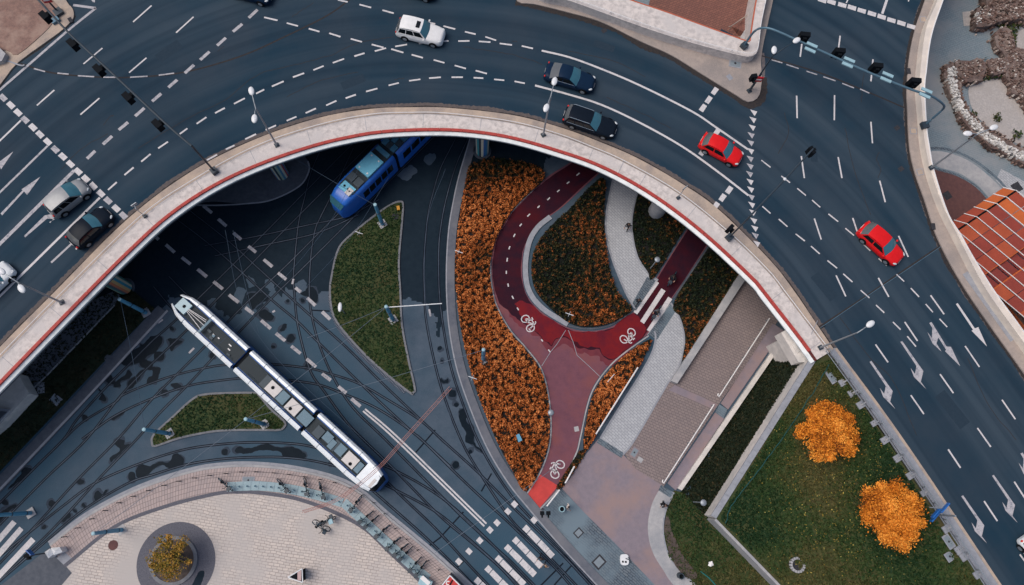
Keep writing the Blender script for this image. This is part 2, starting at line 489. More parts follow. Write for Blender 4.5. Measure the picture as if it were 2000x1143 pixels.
MT['maroon'] = mat('maroon_paving', (0.13, 0.06, 0.055), (0.09, 0.045, 0.045), 2.5, grain=0.2)
MT['gravel'] = mat('pale_gravel', (0.46, 0.42, 0.40), (0.32, 0.30, 0.29), 6, (0.36, 0.33, 0.31), 0.6, bump=0.4)
MT['dgravel'] = mat('dark_gravel', (0.115, 0.115, 0.135), (0.07, 0.072, 0.092), 8, grain=0.8)
MT['rubble'] = ramp_mat('rubble_stone', [(0, (0.05, 0.04, 0.035)), (0.3, (0.14, 0.085, 0.07)), (0.55, (0.23, 0.155, 0.13)), (0.8, (0.34, 0.27, 0.235)), (1, (0.60, 0.55, 0.50))], 0.95)
MT['ruin'] = mat('ruin_top', (0.15, 0.10, 0.088), (0.055, 0.046, 0.042), 3.0, (0.24, 0.19, 0.165), 0.9, bump=0.6, grain=0.6)
MT['footgrey'] = mat('grey_tan_footway', (0.36, 0.30, 0.265), (0.28, 0.24, 0.22), 3, (0.23, 0.205, 0.195), 0.4, grain=0.25)
MT['stone'] = ramp_mat('pale_stone', [(0, (0.07, 0.07, 0.075)), (0.35, (0.30, 0.29, 0.28)), (1, (0.72, 0.69, 0.65))], 0.9)
MT['leaf_o'] = ramp_mat('orange_leaf', [(0, (0.010, 0.018, 0.010)), (0.2, (0.035, 0.036, 0.012)), (0.4, (0.15, 0.052, 0.016)), (0.68, (0.40, 0.105, 0.024)), (1, (0.66, 0.235, 0.070))])
MT['leaf_t'] = ramp_mat('tree_leaf', [(0, (0.16, 0.040, 0.008)), (0.3, (0.50, 0.145, 0.014)), (0.6, (0.76, 0.25, 0.025)), (1, (0.90, 0.38, 0.06))])
MT['leaf_y'] = ramp_mat('olive_leaf', [(0, (0.05, 0.06, 0.012)), (0.4, (0.17, 0.13, 0.022)), (0.75, (0.36, 0.19, 0.035)), (1, (0.46, 0.24, 0.05))])
MT['blade'] = ramp_mat('grass_blade', [(0, (0.010, 0.030, 0.010)), (0.4, (0.028, 0.054, 0.015)), (0.75, (0.062, 0.064, 0.021)), (1, (0.092, 0.078, 0.028))])
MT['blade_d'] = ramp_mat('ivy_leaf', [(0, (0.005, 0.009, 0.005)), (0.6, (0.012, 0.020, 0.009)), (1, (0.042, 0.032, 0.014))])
MT['fallen'] = ramp_mat('fallen_leaf', [(0, (0.20, 0.12, 0.02)), (0.6, (0.34, 0.25, 0.05)), (1, (0.46, 0.38, 0.11))])
MT['bark'] = mat('bark', (0.055, 0.042, 0.034), (0.03, 0.024, 0.02), 8, bump=0.5)
MT['pole'] = flat('galvanised_pole', (0.30, 0.33, 0.36), 0.45, 0.5, 0.4)
MT['pole_d'] = flat('dark_pole', (0.030, 0.045, 0.060), 0.5, 0.4)
MT['pole_b'] = flat('blue_mast', (0.10, 0.32, 0.47), 0.5, 0.4)
MT['gantry_b'] = flat('blue_grey_gantry', (0.09, 0.17, 0.23), 0.5, 0.4, 0.3)
MT['black'] = flat('matt_black', (0.006, 0.008, 0.011), 0.7, 0.08)
MT['lampw'] = flat('lamp_white', (0.74, 0.75, 0.76), 0.4, 0.5)
MT['white'] = flat('white_metal', (0.76, 0.74, 0.73), 0.45, 0.4)
MT['pinkwire'] = flat('pink_wire', (0.42, 0.20, 0.17), 0.6)
MT['wire'] = flat('wire', (0.15, 0.18, 0.22), 0.6)
MT['wire_d'] = flat('dark_wire', (0.05, 0.08, 0.12), 0.6)
MT['red'] = flat('sign_red', (0.55, 0.02, 0.03), 0.4)
MT['bluesign'] = flat('sign_blue', (0.02, 0.13, 0.42), 0.4)
MT['tealpanel'] = flat('teal_panel', (0.30, 0.47, 0.53), 0.45)
MT['dock'] = mat('dock_plate', (0.30, 0.40, 0.43), (0.24, 0.33, 0.37), 3, rough=0.6)
MT['glass'] = flat('sky_tint_glass', (0.045, 0.155, 0.205), 0.10, 0.6)  # teal of the reflected sky painted into the glass colour
MT['glass_d'] = flat('dark_glass', (0.006, 0.008, 0.010), 0.08, 0.4)
MT['tyre'] = flat('tyre', (0.010, 0.010, 0.012), 0.85, 0.2)
MT['rim'] = flat('alloy_rim', (0.42, 0.46, 0.50), 0.35, 0.5, 0.6)
MT['hl'] = flat('headlight', (0.55, 0.58, 0.60), 0.15, 0.6)
MT['tl'] = flat('taillight', (0.62, 0.025, 0.02), 0.25, 0.5)
MT['chrome'] = flat('trim', (0.55, 0.60, 0.63), 0.25, 0.5, 0.7)
MT['teal'] = flat('utility_cover', (0.20, 0.24, 0.27), 0.7)
MT['iron'] = mat('cast_iron', (0.045, 0.045, 0.052), (0.025, 0.026, 0.032), 6)

# ================================================================== UPPER LEVEL
A_px = [(-330, 1030), (-160, 850), (0, 680), (107, 572), (250, 429), (375, 336), (500, 273), (625, 231), (725, 214), (800, 211), (875, 212), (1000, 226), (1100, 252),
        (1190, 286), (1250, 313), (1325, 356), (1400, 408), (1500, 506), (1552, 572), (1627, 682), (1755, 858), (1948, 1143), (2080, 1340), (2300, 1670)]
W_px = [(-300, 1010), (-150, 855), (0, 699), (125, 572), (275, 426), (375, 356), (500, 288), (625, 246), (725, 226), (800, 222.5), (875, 224), (1000, 240), (1090, 264),
        (1155, 289), (1217, 316), (1325, 378), (1425, 458), (1500, 531), (1532, 572), (1620, 688)]
R_px = [(-320, 1075), (-160, 910), (0, 744), (165, 574), (250, 489), (325, 421), (410, 364), (500, 321), (600, 286), (675, 267), (750, 255), (850, 251), (925, 255), (1000, 267),
        (1082, 290), (1175, 323), (1275, 378), (1375, 453), (1475, 546), (1500, 577), (1565, 660), (1596, 703)]
A = spl(PX(A_px, ZD), 8)
Wl = spl(PX(W_px, ZD + .15), 8)
Rl = spl(PX(R_px, ZD + .35), 8)
# right-hand parapet (road edge, wall inner and outer edge)
RA_px = [(1850, -140), (1806, 0), (1787, 55), (1775, 112), (1770, 175), (1771, 212), (1775, 286), (1785, 336), (1805, 393), (1832, 471), (1888, 572), (2000, 732), (2130, 920), (2420, 1330)]
RI_px = [(1872, -140), (1825, 0), (1800, 62), (1790, 125), (1787, 175), (1791, 225), (1796, 286), (1808, 343), (1832, 411), (1863, 473), (1915, 572), (2000, 692), (2130, 880), (2420, 1290)]
RO_px = [(1890, -140), (1841, 0), (1818, 70), (1808, 140), (1805, 175), (1809, 250), (1814, 286), (1823, 333), (1850, 416), (1875, 458), (1900, 503), (1943, 572), (2000, 650), (2130, 832), (2420, 1240)]
RA = spl(PX(RA_px, ZD), 6)
RI = spl(PX(RI_px, ZD + .15), 6)
RO = spl(PX(RO_px, ZD + 1.0), 6)
# sunken brick forecourt at the top: outline of the opening
COURT = PX([(1150, -130), (1205, 0), (1330, 38), (1447, 78), (1466, 86), (1482, 0), (1500, -130)], ZD)

An = resample(A, 0.7)
def ray_hit(p, n, line):
    best = 75.0
    for a, b in zip(line, line[1:]):
        dx, dy = b.x - a.x, b.y - a.y
        den = n.x * dy - n.y * dx
        if abs(den) < 1e-9: continue
        t = ((a.x - p.x) * dy - (a.y - p.y) * dx) / den
        s = ((a.x - p.x) * n.y - (a.y - p.y) * n.x) / den
        if t > 0.5 and 0 <= s <= 1: best = min(best, t)
    return best
ROflat = [Vector((p.x, p.y, ZD)) for p in offset(RI, 0.15)]
def deck(z, name_uv=True, step=1):
    pts = An[::step]
    nn = normals2(pts)
    cols = 100 // step
    mb = MB(); uv = []
    s = 0.0
    V = []
    for i, (p, n) in enumerate(zip(pts, nn)):
        if i: s += (p - pts[i - 1]).length
        dm = ray_hit(p, n, ROflat)
        for j in range(cols + 1):
            d = dm * (j / cols)
            q = p + n * d
            V.append((q.x, q.y, z)); uv.append((s, d))
    Fs = []
    for i in range(len(pts) - 1):
        for j in range(cols):
            a = i * (cols + 1) + j
            Fs.append((a, a + cols + 1, a + cols + 2, a + 1))
    cx = np.array([sum(V[k][0] for k in f) / 4 for f in Fs]); cy = np.array([sum(V[k][1] for k in f) / 4 for f in Fs])
    hole = inside(COURT, cx, cy)
    mb.add(V, [f for f, h in zip(Fs, hole) if not h])
    mb.uv = uv
    return mb
road = deck(ZD).build('upper_road', MT['asph_u'])
tag(road, 'dark blue asphalt of the raised curving ring road', None, None, 'structure')

# ---- the bridge edge
br = thing('overpass_bridge', 'long curved road overpass with white edge beam and red rail strip', 'bridge', P(850, 251, 0))
deck(6.75, step=2).build('deck_slab', MT['conc'], br)
n = len(A)
k_end = max(range(len(A)), key=lambda i: -abs(proj(A[i])[1] - 684) - (0 if proj(A[i])[0] > 1500 else 9999))
Ab = A[:k_end + 1]
def even(pts, m):
    L = [0]
    for a, b in zip(pts, pts[1:]): L.append(L[-1] + (b - a).length)
    out = []
    j = 0
    for k in range(m):
        t = L[-1] * k / (m - 1)
        while j < len(pts) - 2 and L[j + 1] < t: j += 1
        out.append(pts[j] + (pts[j + 1] - pts[j]) * ((t - L[j]) / max(L[j + 1] - L[j], 1e-9)))
    return out
NB = 240
eA, eW, eR = even(Ab, NB), even(Wl, NB), even(Rl, NB)
MB().band(eA, offset(eW, .02), ZD - .3, ZD + .12).build('kerb', MT['tan'], br)
MB().band(offset(eW, -.02), eR, ZD - .3, ZD + .15).build('walkway', MT['walk'], br)
out_b = offset(eR, -.32)
zz = lambda q, z: [Vector((p.x, p.y, z)) for p in q]
fb = MB()
o1, o2 = offset(eR, -.18), offset(eR, -.50)
fb.ribbon(zz(o1, ZD + .15), zz(eR, ZD + .15)); fb.ribbon(zz(o2, ZD + .04), zz(o1, ZD + .15)); fb.ribbon(zz(o2, ZD - .10), zz(o2, ZD + .04)); fb.ribbon(zz(eR, 6.9), zz(o2, ZD - .10))
fb.build('edge_beam', MT['fascia'], br)
MB().band(offset(eR, .5), offset(eR, -.02), 6.74, 6.92).build('drip_edge', MT['conc_d'], br)
# slender railing between kerb and walkway
rl = MB()
for h in (.28,):
    rl.tube([p + Vector((0, 0, h)) for p in eW[::2]], .035, 5)
rl.build('guide_rail', MT['white'], br)
wj = resample(eW, 5.2); wjn = normals2(wj)
for p, nn_ in zip(wj[1:], wjn[1:]):
    MB().strip([p - nn_ * .06, p - nn_ * 1.35], .035, ZD + .154).build('joint_line', MT['coping'], br)
# red rail strip in separate panels
MB().bar(offset(eR, -.07), .22, ZD + .1, ZD + .24).build('rail_base', mat('dark_red', (.12, .025, .022), (.09, .02, .02)), br)
seg = resample(offset(eR, -.07), 1.02)
sn = normals2(seg)
for a, b, na, nb in zip(seg, seg[1:], sn, sn[1:]):
    g = (b - a) * .012
    a2, b2 = a + g, b - g
    m = MB()
    m.band([a2 - na * .13, b2 - nb * .13], [a2 + na * .13, b2 + nb * .13], ZD + .13, ZD + .34)
    m.build('red_panel', MT['red_rail'], br)
# pillars
pl_spec = [(551, 341, .66, [(0.06, .20, .30), (.62, .58, .45), (.45, .07, .08), (.05, .24, .42), (.55, .52, .40), (.03, .05, .07), (.30, .38, .30)], 'pillar painted with teal, cream and red stripes'),
           (942, 296, .64, [(.06, .25, .42), (.60, .56, .42), (.05, .30, .34), (.03, .05, .07), (.62, .58, .45), (.04, .16, .40)], 'pillar painted with blue and cream stripes'),
           (244, 562, .68, [(.50, .16, .08), (.55, .36, .16), (.05, .28, .36), (.60, .55, .40), (.05, .22, .20), (.08, .10, .12)], 'pillar painted with orange, teal and yellow stripes'),
           (1281, 414, .80, None, 'plain pale grey pillar')]
for u, v, r, cols, lab in pl_spec:
    b = P(u, v, 0)
    mm = MB(); mm.cyl((0, 0), r, 0, 6.76, 32, r * 1.15)
    o = mm.build('pillar', stripes('stripe_%d' % u, cols) if cols else MT['conc'], br, world=False, smooth=False)
    o.location = b - root_loc(br)
    o['label'] = lab
    f = MB(); f.cyl((0, 0), r + .25, 0, .1, 24); q = f.build('footing', MT['conc_d'], o, world=False)
# expansion joint covers on the walkway
for (u, v) in ((1214, 328), (1592, 640)):
    p0, p1 = P(u - 8, v + 14, ZD + .155), P(u + 5, v - 14, ZD + .155)
    MB().strip([p0, p1], .05, ZD + .156).build('joint_strip', MT['coping'], br)
# abutment block under the end of the bridge
ab = MB()
ab.prism(PX([(1526, 650), (1541, 641), (1566, 668), (1596, 706), (1560, 708)], 6.9), 5.3, 6.9)
ab.prism(PX([(1552, 650), (1566, 642), (1596, 690), (1580, 700)], 6.9), 0.0, 5.4)
o = ab.build('abutment', MT['white_conc'], br)
MB().prism(PX([(1545, 672), (1551, 668), (1562, 686), (1556, 690)], 6.9), 6.85, 6.98).build('bearing_pad', MT['white_conc'], o)

# ---- right-hand parapet wall and its footway
rp = thing('parapet_wall', 'cream parapet wall curving beside the road above the ruins', 'wall', P(1805, 175, 0))
m2 = 120
eRA, eRI, eRO = even(RA, m2), even(RI, m2), even(RO, m2)
MB().band(eRA, eRI, ZD - .4, ZD + .13).build('footway', MT['footgrey'], rp)
MB().band(eRI, eRO, 0, ZD + 1.0).build('wall', MT['cream'], rp)
MB().band(offset(eRO, -.02), offset(eRO, .07), ZD + .96, ZD + 1.05).build('edge_trim', MT['white'], rp)
for u, v, a in ((1803, 38, 0), (1784, 256, 0), (1797, 336, .2)):
    c = P(u, v, ZD + .134); mb = MB()
    mb.box(c, (.62, .62, .012), a); o = mb.build('inspection_cover', MT['coping'], rp)
    MB().box(c + Vector((0, 0, .012)), (.48, .48, .012), a).build('lid', MT['tan'], o)
for u, v in ((1774, 140), (1822, 443)):
    MB().box(P(u, v, ZD + .05), (.35, .6, .2), 0).build('drain_inlet', MT['iron'], rp)
MB().prism(PX([(1880, 536), (1890, 530), (1985, 660), (1974, 668)], ZD + .14), ZD + .12, ZD + .15).build('dark_footway_slab', MT['coping'], rp)

# ---- forecourt walls and footway island at the top
isl = [(1008, -60), (1008, 0), (1045, 8), (1110, 24), (1175, 43), (1250, 80), (1312, 108), (1375, 147), (1440, 187), (1455, 197), (1466, 199), (1478, 193), (1485, 180), (1488, 150), (1488, 103), (1510, 0), (1530, -100)]
inner = [(1030, -60), (1045, -6), (1120, 14), (1250, 68), (1340, 98), (1435, 118), (1458, 123), (1469, 118), (1474, 100), (1500, -20), (1515, -100)]
fi = spl(PX(isl, ZD + .12), 4); ii = spl(PX([(1010, -130), (1040, -40), (1120, -2), (1250, 44), (1340, 72), (1435, 95), (1458, 99), (1467, 96), (1472, 84), (1490, -20), (1512, -130)], ZD + .12), 4)
fw = MB().band(even(fi, 90), even(ii, 90), ZD - .3, ZD + .12).top('footway_island', MT['footgrey'], 'tan paved footway point between ring road and side road', 'footway', kind='structure')
pw = thing('forecourt_wall', 'pale concrete wall bending round the sunken brick forecourt', 'wall', P(1440, 100, ZD))
wo = [(1020, -80), (1045, -4), (1112, 16), (1250, 66), (1340, 95), (1430, 119), (1455, 123), (1467, 119), (1473, 108), (1479, 60), (1492, 0), (1515, -100)]
wi = [(1150, -110), (1180, -24), (1215, -5), (1300, 24), (1360, 46), (1440, 75), (1461, 82), (1464, 84), (1466, 80), (1470, 50), (1480, -10), (1500, -110)]
ewo, ewi = even(spl(PX(wo, ZD + .12), 4), 80), even(spl(PX(wi, ZD + 1.2), 4), 80)
ewo = [p for p in ewo]
MB().band(ewo, ewi, 4.0, ZD + 1.2).build('wall', MT['walk'], pw)
MB().band(ewi, offset(ewi, .1), ZD + 1.1, ZD + 1.23).build('orange_edging', flat('orange_edge', (.50, .12, .06)), pw)
tb = MB(); tb.tube([p + Vector((0, 0, ZD + 1.55 - p.z)) for p in offset(ewo, .12)], .035, 5)
for p in offset(ewo, .12)[::8]: tb.tube([(p.x, p.y, ZD + 1.1), (p.x, p.y, ZD + 1.55)], .025, 5)
tb.build('handrail', MT['white'], pw)
ZC = 5.6
MB().sheet(PX([(1120, -160), (1170, -30), (1480, 110), (1520, 0), (1560, -160)], ZC), ZC).top('brick_forecourt', MT['redbrick'], 'sunken red brick forecourt', 'paving', kind='structure')
MB().sheet(PX([(1243, -20), (1272, -12), (1266, 14), (1238, 6)], ZC), ZC + .004).build('grey_paving_patch', MT['bluepave'], bpy.data.objects['brick_forecourt'])
st = thing('stairway', 'short brick stairway with pale handrails in the forecourt corner', 'stairs', P(1452, 50, ZC))
for k in range(6):
    u0, v0 = 1428 + k * 3.2, 53 + k * 3.6
    q = PX([(u0, v0), (u0 + 44, v0 - 31), (u0 + 47.2, v0 - 27.4), (u0 + 3.2, v0 + 3.6)], ZC)
    MB().prism(q, ZC, ZC + .16 * (k + 1)).build('step', MT['redbrick'], st)
for (a, b) in (((1427, 52), (1474, 20)), ((1446, 72), (1470, 50))):
    h = MB(); pa, pb = P(*a, ZC + .95), P(*b, ZC + .95)
    h.tube([pa + Vector((-.1, .1, -.15)), pa, pb], .05, 6)
    for t in (.05, .5, .95):
        q = pa.lerp(pb, t); h.tube([(q.x, q.y, ZC), q], .03, 5)
    h.build('handrail', MT['tan'], st)
def cover(u, v, z, w_, l_, rz, parent=None, label=None, mat_=None):
    c = P(u, v, z)
    t = thing('utility_cover', label, 'manhole', c)
    MB().box(c, (l_, w_, .03), rz).build('frame', mat_ or MT['coping'], t)
    MB().box(c + Vector((0, 0, .012)), (l_ * .78, w_ * .74, .03), rz).build('lid', MT['teal'], t)
    MB().cyl(c, min(w_, l_) * .13, z + .02, z + .035, 12).build('lifting_eye', MT['iron'], t)
    return t
cover(1436, 124, ZD + .13, .85, 1.15, -.2, label='square utility cover set in the tan footway below the forecourt wall')
MB().box(P(1425, 151, ZD + .125), (.45, .55, .012), .6).top('repair_patch', MT['coping'], 'small grey repair patch in the tan footway point', 'patch')

# ---- brown corner plot at top left
sp = [(-60, 230), (-60, -60), (130, -60), (118, -30), (131, 4), (141, 16), (144, 30), (138, 42), (112, 66), (35, 122), (0, 165)]
kb = spl(PX(sp, ZD + .12), 3, True)
MB().prism(kb, ZD - .3, ZD + .12).top('corner_footway', MT['tan'], 'tan kerbed corner footway', 'footway', kind='structure')
soil = spl(PX([(-60, 110), (-60, -60), (72, -60), (100, -4), (113, 14), (105, 40), (88, 62), (34, 107), (10, 98)], ZD + .14), 3, True)
MB().prism(soil, ZD - .2, ZD + .17).top('soil_plot', MT['soil'], 'brown bare soil plot in the corner', 'soil', kind='structure')
MB().prism(PX([(-30, 80), (-2, 92), (12, 106), (5, 120), (-30, 130)], ZD + .5), ZD + .1, ZD + .6).top('concrete_block', MT['conc'], 'pale concrete block at the left edge beside the brown soil', 'block')
cc = spl(PX([(-40, 140), (0, 118), (40, 128), (48, 127)], ZD + .12), 5)
MB().strip([p + Vector((0, 0, .03)) for p in cc], .14).build('joint_line', MT['coping'], bpy.data.objects['corner_footway'])
MB().box(P(138, 40, ZD + .07), (.32, .55, .14), .6).build('drain_inlet', MT['iron'], bpy.data.objects['corner_footway'])

# ---- painted markings
def dash(u0, v0, u1, v1, w_=.13, z=ZD + .006, m='paint', name='lane_dash', parent=None):
    a, b = P(u0, v0, z), P(u1, v1, z)
    d = (b - a).normalized(); q = Vector((-d.y, d.x, 0)) * (w_ * .46)
    j = lambda: random.uniform(.9, 1.06)
    o = MB().add([a - q * j(), b - q * j(), b + q * j(), a + q * j()], [(0, 1, 2, 3)]).build(name, MT[m], parent or road)
    return o
def paint_poly(pts, name, z=ZD + .006, m='paint', parent=None):
    return MB().sheet(PX(pts, z), z).build(name, MT[m], parent or road)
def paint_line(pts, w_, name='lane_line', z=ZD + .0075, m='paint', parent=None):
    return MB().strip(spl(PX(pts, z), 5), w_, z).build(name, MT[m], parent or road)
for q in [(260, 43, 296, 11), (344, 64, 378, 33), (163, 125, 200, 94), (252, 142, 286, 113), (72, 206, 106, 176), (157, 224, 194, 192)]:
    dash(*q, .15)
for q in [(486, 35, 503, 19), (455, 62, 473, 47), (424, 89, 441, 74), (391, 117, 409, 101), (361, 143, 379, 127), (329, 171, 346, 156), (297, 198, 315, 183), (264, 227, 282, 211), (232, 254, 250, 239), (201, 282, 219, 266), (170, 310, 186, 295)]:
    dash(*q, .32, m='paint_worn')
for q in [(457, 203, 478, 192), (420, 221, 439, 211), (384, 242, 403, 229), (351, 262, 366, 251), (309, 290, 328, 277), (276, 316, 294, 301), (243, 342, 261, 327), (211, 371, 228, 356),
          (519, 254, 539, 245), (560, 236, 579, 228), (597, 221, 617, 212), (637, 206, 657, 197), (675, 192, 695, 185), (715, 179, 737, 173), (759, 167, 779, 162), (799, 158, 821, 155), (838, 153, 861, 151),
          (882, 151, 904, 151), (925, 152, 944, 153), (965, 155, 985, 157), (1005, 159, 1025, 163), (479, 272, 500, 262), (441, 292, 458, 284), (404, 313, 424, 302),
          (500, 183, 516, 175), (531, 169, 554, 159), (572, 151, 594, 143), (612, 137, 632, 129), (650, 123, 672, 115), (692, 110, 712, 104), (732, 100, 754, 94), (772, 91, 795, 87), (818, 85, 840, 82),
          (862, 81, 876, 80), (895, 80.5, 917, 80), (935, 81, 958, 82.5), (976, 85, 1000, 88), (1019, 90, 1041, 95),
          (516, 34, 542, 40), (560, 45, 582, 51), (603, 56, 624, 62), (643, 65, 665, 72), (685, 76, 707, 82), (726, 87, 749, 93), (764, 96, 788, 103), (804, 107, 826, 113), (847, 117, 868, 123), (888, 128, 910, 134), (929, 138, 951, 144),
          (660, 0, 679, 4), (702, 9, 725, 15), (747, 20, 769, 26), (788, 31, 805, 36), (829, 42, 850, 47), (866, 51, 889, 57), (908, 62, 929, 67), (948, 72, 969, 79)]:
    dash(*q, .17)
for q in [(1563, 111, 1566, 86), (1637, 100, 1641, 70), (1701, 159, 1705, 116), (1557, 231, 1556, 187), (1629.5, 235, 1630, 186), (1704, 280, 1701, 238), (1571, 348, 1565, 305), (1644.5, 348, 1637, 307), (1729, 395, 1718, 353),
          (1604, 468, 1590.5, 427), (1679, 467, 1665.5, 426), (1774, 502, 1755, 461), (1652, 579, 1633, 538), (1736, 580, 1715.5, 543), (1767, 629, 1792, 666), (1817.5, 577, 1844, 614), (1710, 673, 1734.5, 708),
          (1885, 676, 1913, 717), (1836, 731, 1862, 768), (1779, 772, 1804.5, 809), (1957, 781, 1983, 819), (1909, 836, 1935, 873), (1852, 878, 1876, 914), (1922, 979, 1948, 1018), (1981, 941, 2003, 975), (1992, 1083, 2010, 1108)]:
    dash(*q, .15)
for q in [(1487, 313, 1505, 327), (1526, 344, 1543, 357), (1557, 368, 1574, 382), (1586, 391, 1602, 405), (1618, 418, 1637, 433), (1651, 446, 1668, 460), (1684, 475, 1700, 490), (1716, 505, 1732, 519), (1751, 536, 1766, 550), (1779, 563, 1795, 580),
          (1489, 403, 1505, 417), (1521, 428, 1538, 443), (1554, 457, 1572, 471), (1584, 481, 1601, 496), (1616, 509, 1635, 524), (1647, 535, 1665, 551), (1681, 567, 1698, 582), (1711, 596, 1727, 611), (1744, 629, 1759, 644),
          (1772, 657, 1789, 677), (1808, 594, 1822, 610), (1835, 623, 1850, 639)]:
    dash(*q, .13)
paint_line([(1058, 99), (1112, 112), (1175, 135), (1250, 167), (1350, 217), (1400, 250), (1461, 292)], .19)
paint_line([(1045, 167), (1112, 185), (1175, 205), (1250, 240), (1332, 286), (1400, 334), (1462, 382)], .19)
paint_line([(-20, 395), (93, 285)], .18, m='paint_worn')
paint_line([(-20, 496), (145, 333)], .30, m='paint_worn')
paint_line([(-20, 598), (195, 386)], .20)
paint_line([(-20, 294), (41, 235)], .16)
paint_line([(-10, 184), (60, 123), (130, 62), (187, 16)], .22, m='paint_worn')
paint_line([(187, 16), (165, 13), (143, 10)], .24, m='paint_worn')
paint_poly([(176, -4), (186, -4), (185, 5), (181, 4)], 'edge_marking', m='paint_worn')
dash(1723, 27, 1734, -6, .26); dash(1653, 6, 1660, -10, .14); dash(1774, 3, 1778, -8, .12)
for c in [(6, 191), (21, 205.5), (35, 220), (49, 234), (64, 249), (78, 262.5), (93, 277), (108, 292), (122.5, 306), (137.5, 320.5), (152.5, 335), (167.5, 349), (182, 363.5), (197, 378), (211, 392), (227, 407), (241, 421)]:
    dash(c[0] - 5.6, c[1] - 5.2, c[0] + 5.6, c[1] + 5.2, .50, m=random.choice(['paint', 'paint', 'paint_worn']), name='stop_block')
for c in [(1606, .5), (1624, 4), (1645, 10), (1664, 15), (1683, 21), (1703, 27), (1722, 33), (1741, 39.5), (1760.5, 45.5), (1779.5, 52)]:
    dash(c[0] - 8, c[1] - 2.4, c[0] + 8, c[1] + 2.4, .52, name='stop_block')
for c in [(1396, 178), (1384, 195), (1373, 211), (1399, 260), (1372, 297), (1424, 371), (1411, 386), (1398, 402)]:
    dash(c[0] + 4.2, c[1] - 6, c[0] - 4.2, c[1] + 6, .48, m='paint' if c[0] != 1372 else 'paint_worn', name='stop_block')
for c in [(1472, 220), (1470.5, 234), (1469, 249), (1467, 264), (1466, 279), (1466, 295), (1465, 310), (1465, 325), (1464, 340), (1465, 355), (1466, 370), (1467, 385), (1468, 400), (1470, 415), (1472, 431), (1474, 446), (1475, 460), (1478, 476)]:
    paint_poly([(c[0] - 7, c[1] - 6), (c[0] + 7, c[1] - 2), (c[0] + 2, c[1] + 7)], 'yield_triangle', m=random.choice(['paint', 'paint', 'paint_worn']))
def arrow_turn(dx, dy):
    z0 = lambda x, y: (1500 + x / 4 + dx, 572 + y / 4 + dy)
    o = paint_poly([z0(*p) for p in [(1034, 384), (1048, 376), (1178, 562), (1214, 612), (1194, 695), (1236, 753), (1140, 657), (1114, 588), (1148, 634), (1160, 572)]], 'turn_arrow', m='paint_worn')
def arrow_straight(dx, dy, s=1):
    z0 = lambda x, y: (1500 + x / 4 + dx, 572 + y / 4 + dy)
    return [z0(*p) for p in [(1468, 88), (1482, 80), (1616, 278), (1643, 268), (1711, 420), (1590, 296), (1602, 290)]]
arrow_turn(0, 0); arrow_turn(-60, 39); arrow_turn(119, 301.5); arrow_turn(179, 261.5)
paint_poly(arrow_straight(0, 0), 'straight_arrow')
for dx, dy in ((0, 0), (178, 255)):
    z0 = lambda x, y: (1500 + x / 4 + dx, 572 + y / 4 + dy)
    paint_poly([z0(*p) for p in [(1260, 236), (1277, 228), (1395, 420), (1430, 422), (1502, 574), (1382, 456), (1392, 446)]], 'straight_arrow', m='paint_worn')
    paint_poly([z0(*p) for p in [(1284, 275), (1336, 340), (1316, 395), (1357, 462), (1285, 395), (1246, 308), (1280, 352)]], 'turn_arrow', z=ZD + .009, m='paint_worn')
paint_poly([(26, 296), (2, 331), (-4, 318)], 'straight_arrow', m='paint_worn')
paint_poly([(79, 345), (53, 381), (47, 374), (4, 421), (1, 417), (44, 372), (42, 370)], 'straight_arrow', m='paint_worn')
paint_poly([(49, 464), (47, 461), (87, 421), (112, 416), (98, 436), (96, 434), (108, 428), (92, 427)], 'straight_arrow', m='paint_worn')
dash(100, 513, 142, 474, .2, m='paint_worn'); dash(148, 487, 155, 480, .16)
# kerb-side dirt, with ragged edges
def ragged(line, w0, w1, side, seed, step=.13):
    q = resample(line, step); nn = normals2(q)
    out = []
    for i, (p, n_) in enumerate(zip(q, nn)):
        f = .42 + .42 * mnoise.noise((i * .045, seed, 0)) + .16 * mnoise.noise((i * .5, seed, 3)) + random.uniform(-.09, .09)
        out.append(p + n_ * side * (w0 + (w1 - w0) * max(0, f)))
    return q, out
def dirt(line, w0, w1, side, seed, m, z, name='kerb_dirt', parent=None):
    a, b = ragged(line, w0, w1, side, seed)
    mb = MB(); mb.ribbon([Vector((p.x, p.y, z)) for p in a], [Vector((p.x, p.y, z)) for p in b])
    return mb.build(name, MT[m], parent or road)
dirt(Ab, .25, .75, 1, 3, 'dirt_l', ZD + .003)
dirt(Ab, .04, .30, 1, 1, 'dirt', ZD + .0045)
dirt(A[k_end:], .1, .5, 1, 5, 'dirt_l', ZD + .003)
kerb_isl = spl(PX(isl[1:14], ZD), 6)
dirt(kerb_isl, .3, .9, -1, 8, 'dirt', ZD + .0045)
dirt(RA, .08, .55, -1, 12, 'dirt', ZD + .0045)
dirt(RA, .1, .5, -1, 14, 'dirt_l', ZD + .003)
dirt(spl(PX([(144, 30), (138, 42), (112, 66), (35, 122), (0, 165), (-20, 190)], ZD), 6), .1, .35, 1, 17, 'dirt', ZD + .0045)
dirt(spl(PX([(1488, 103), (1488, 150), (1485, 182), (1470, 205), (1450, 202)], ZD), 6), .1, .5, 1, 21, 'dust', ZD + .003)
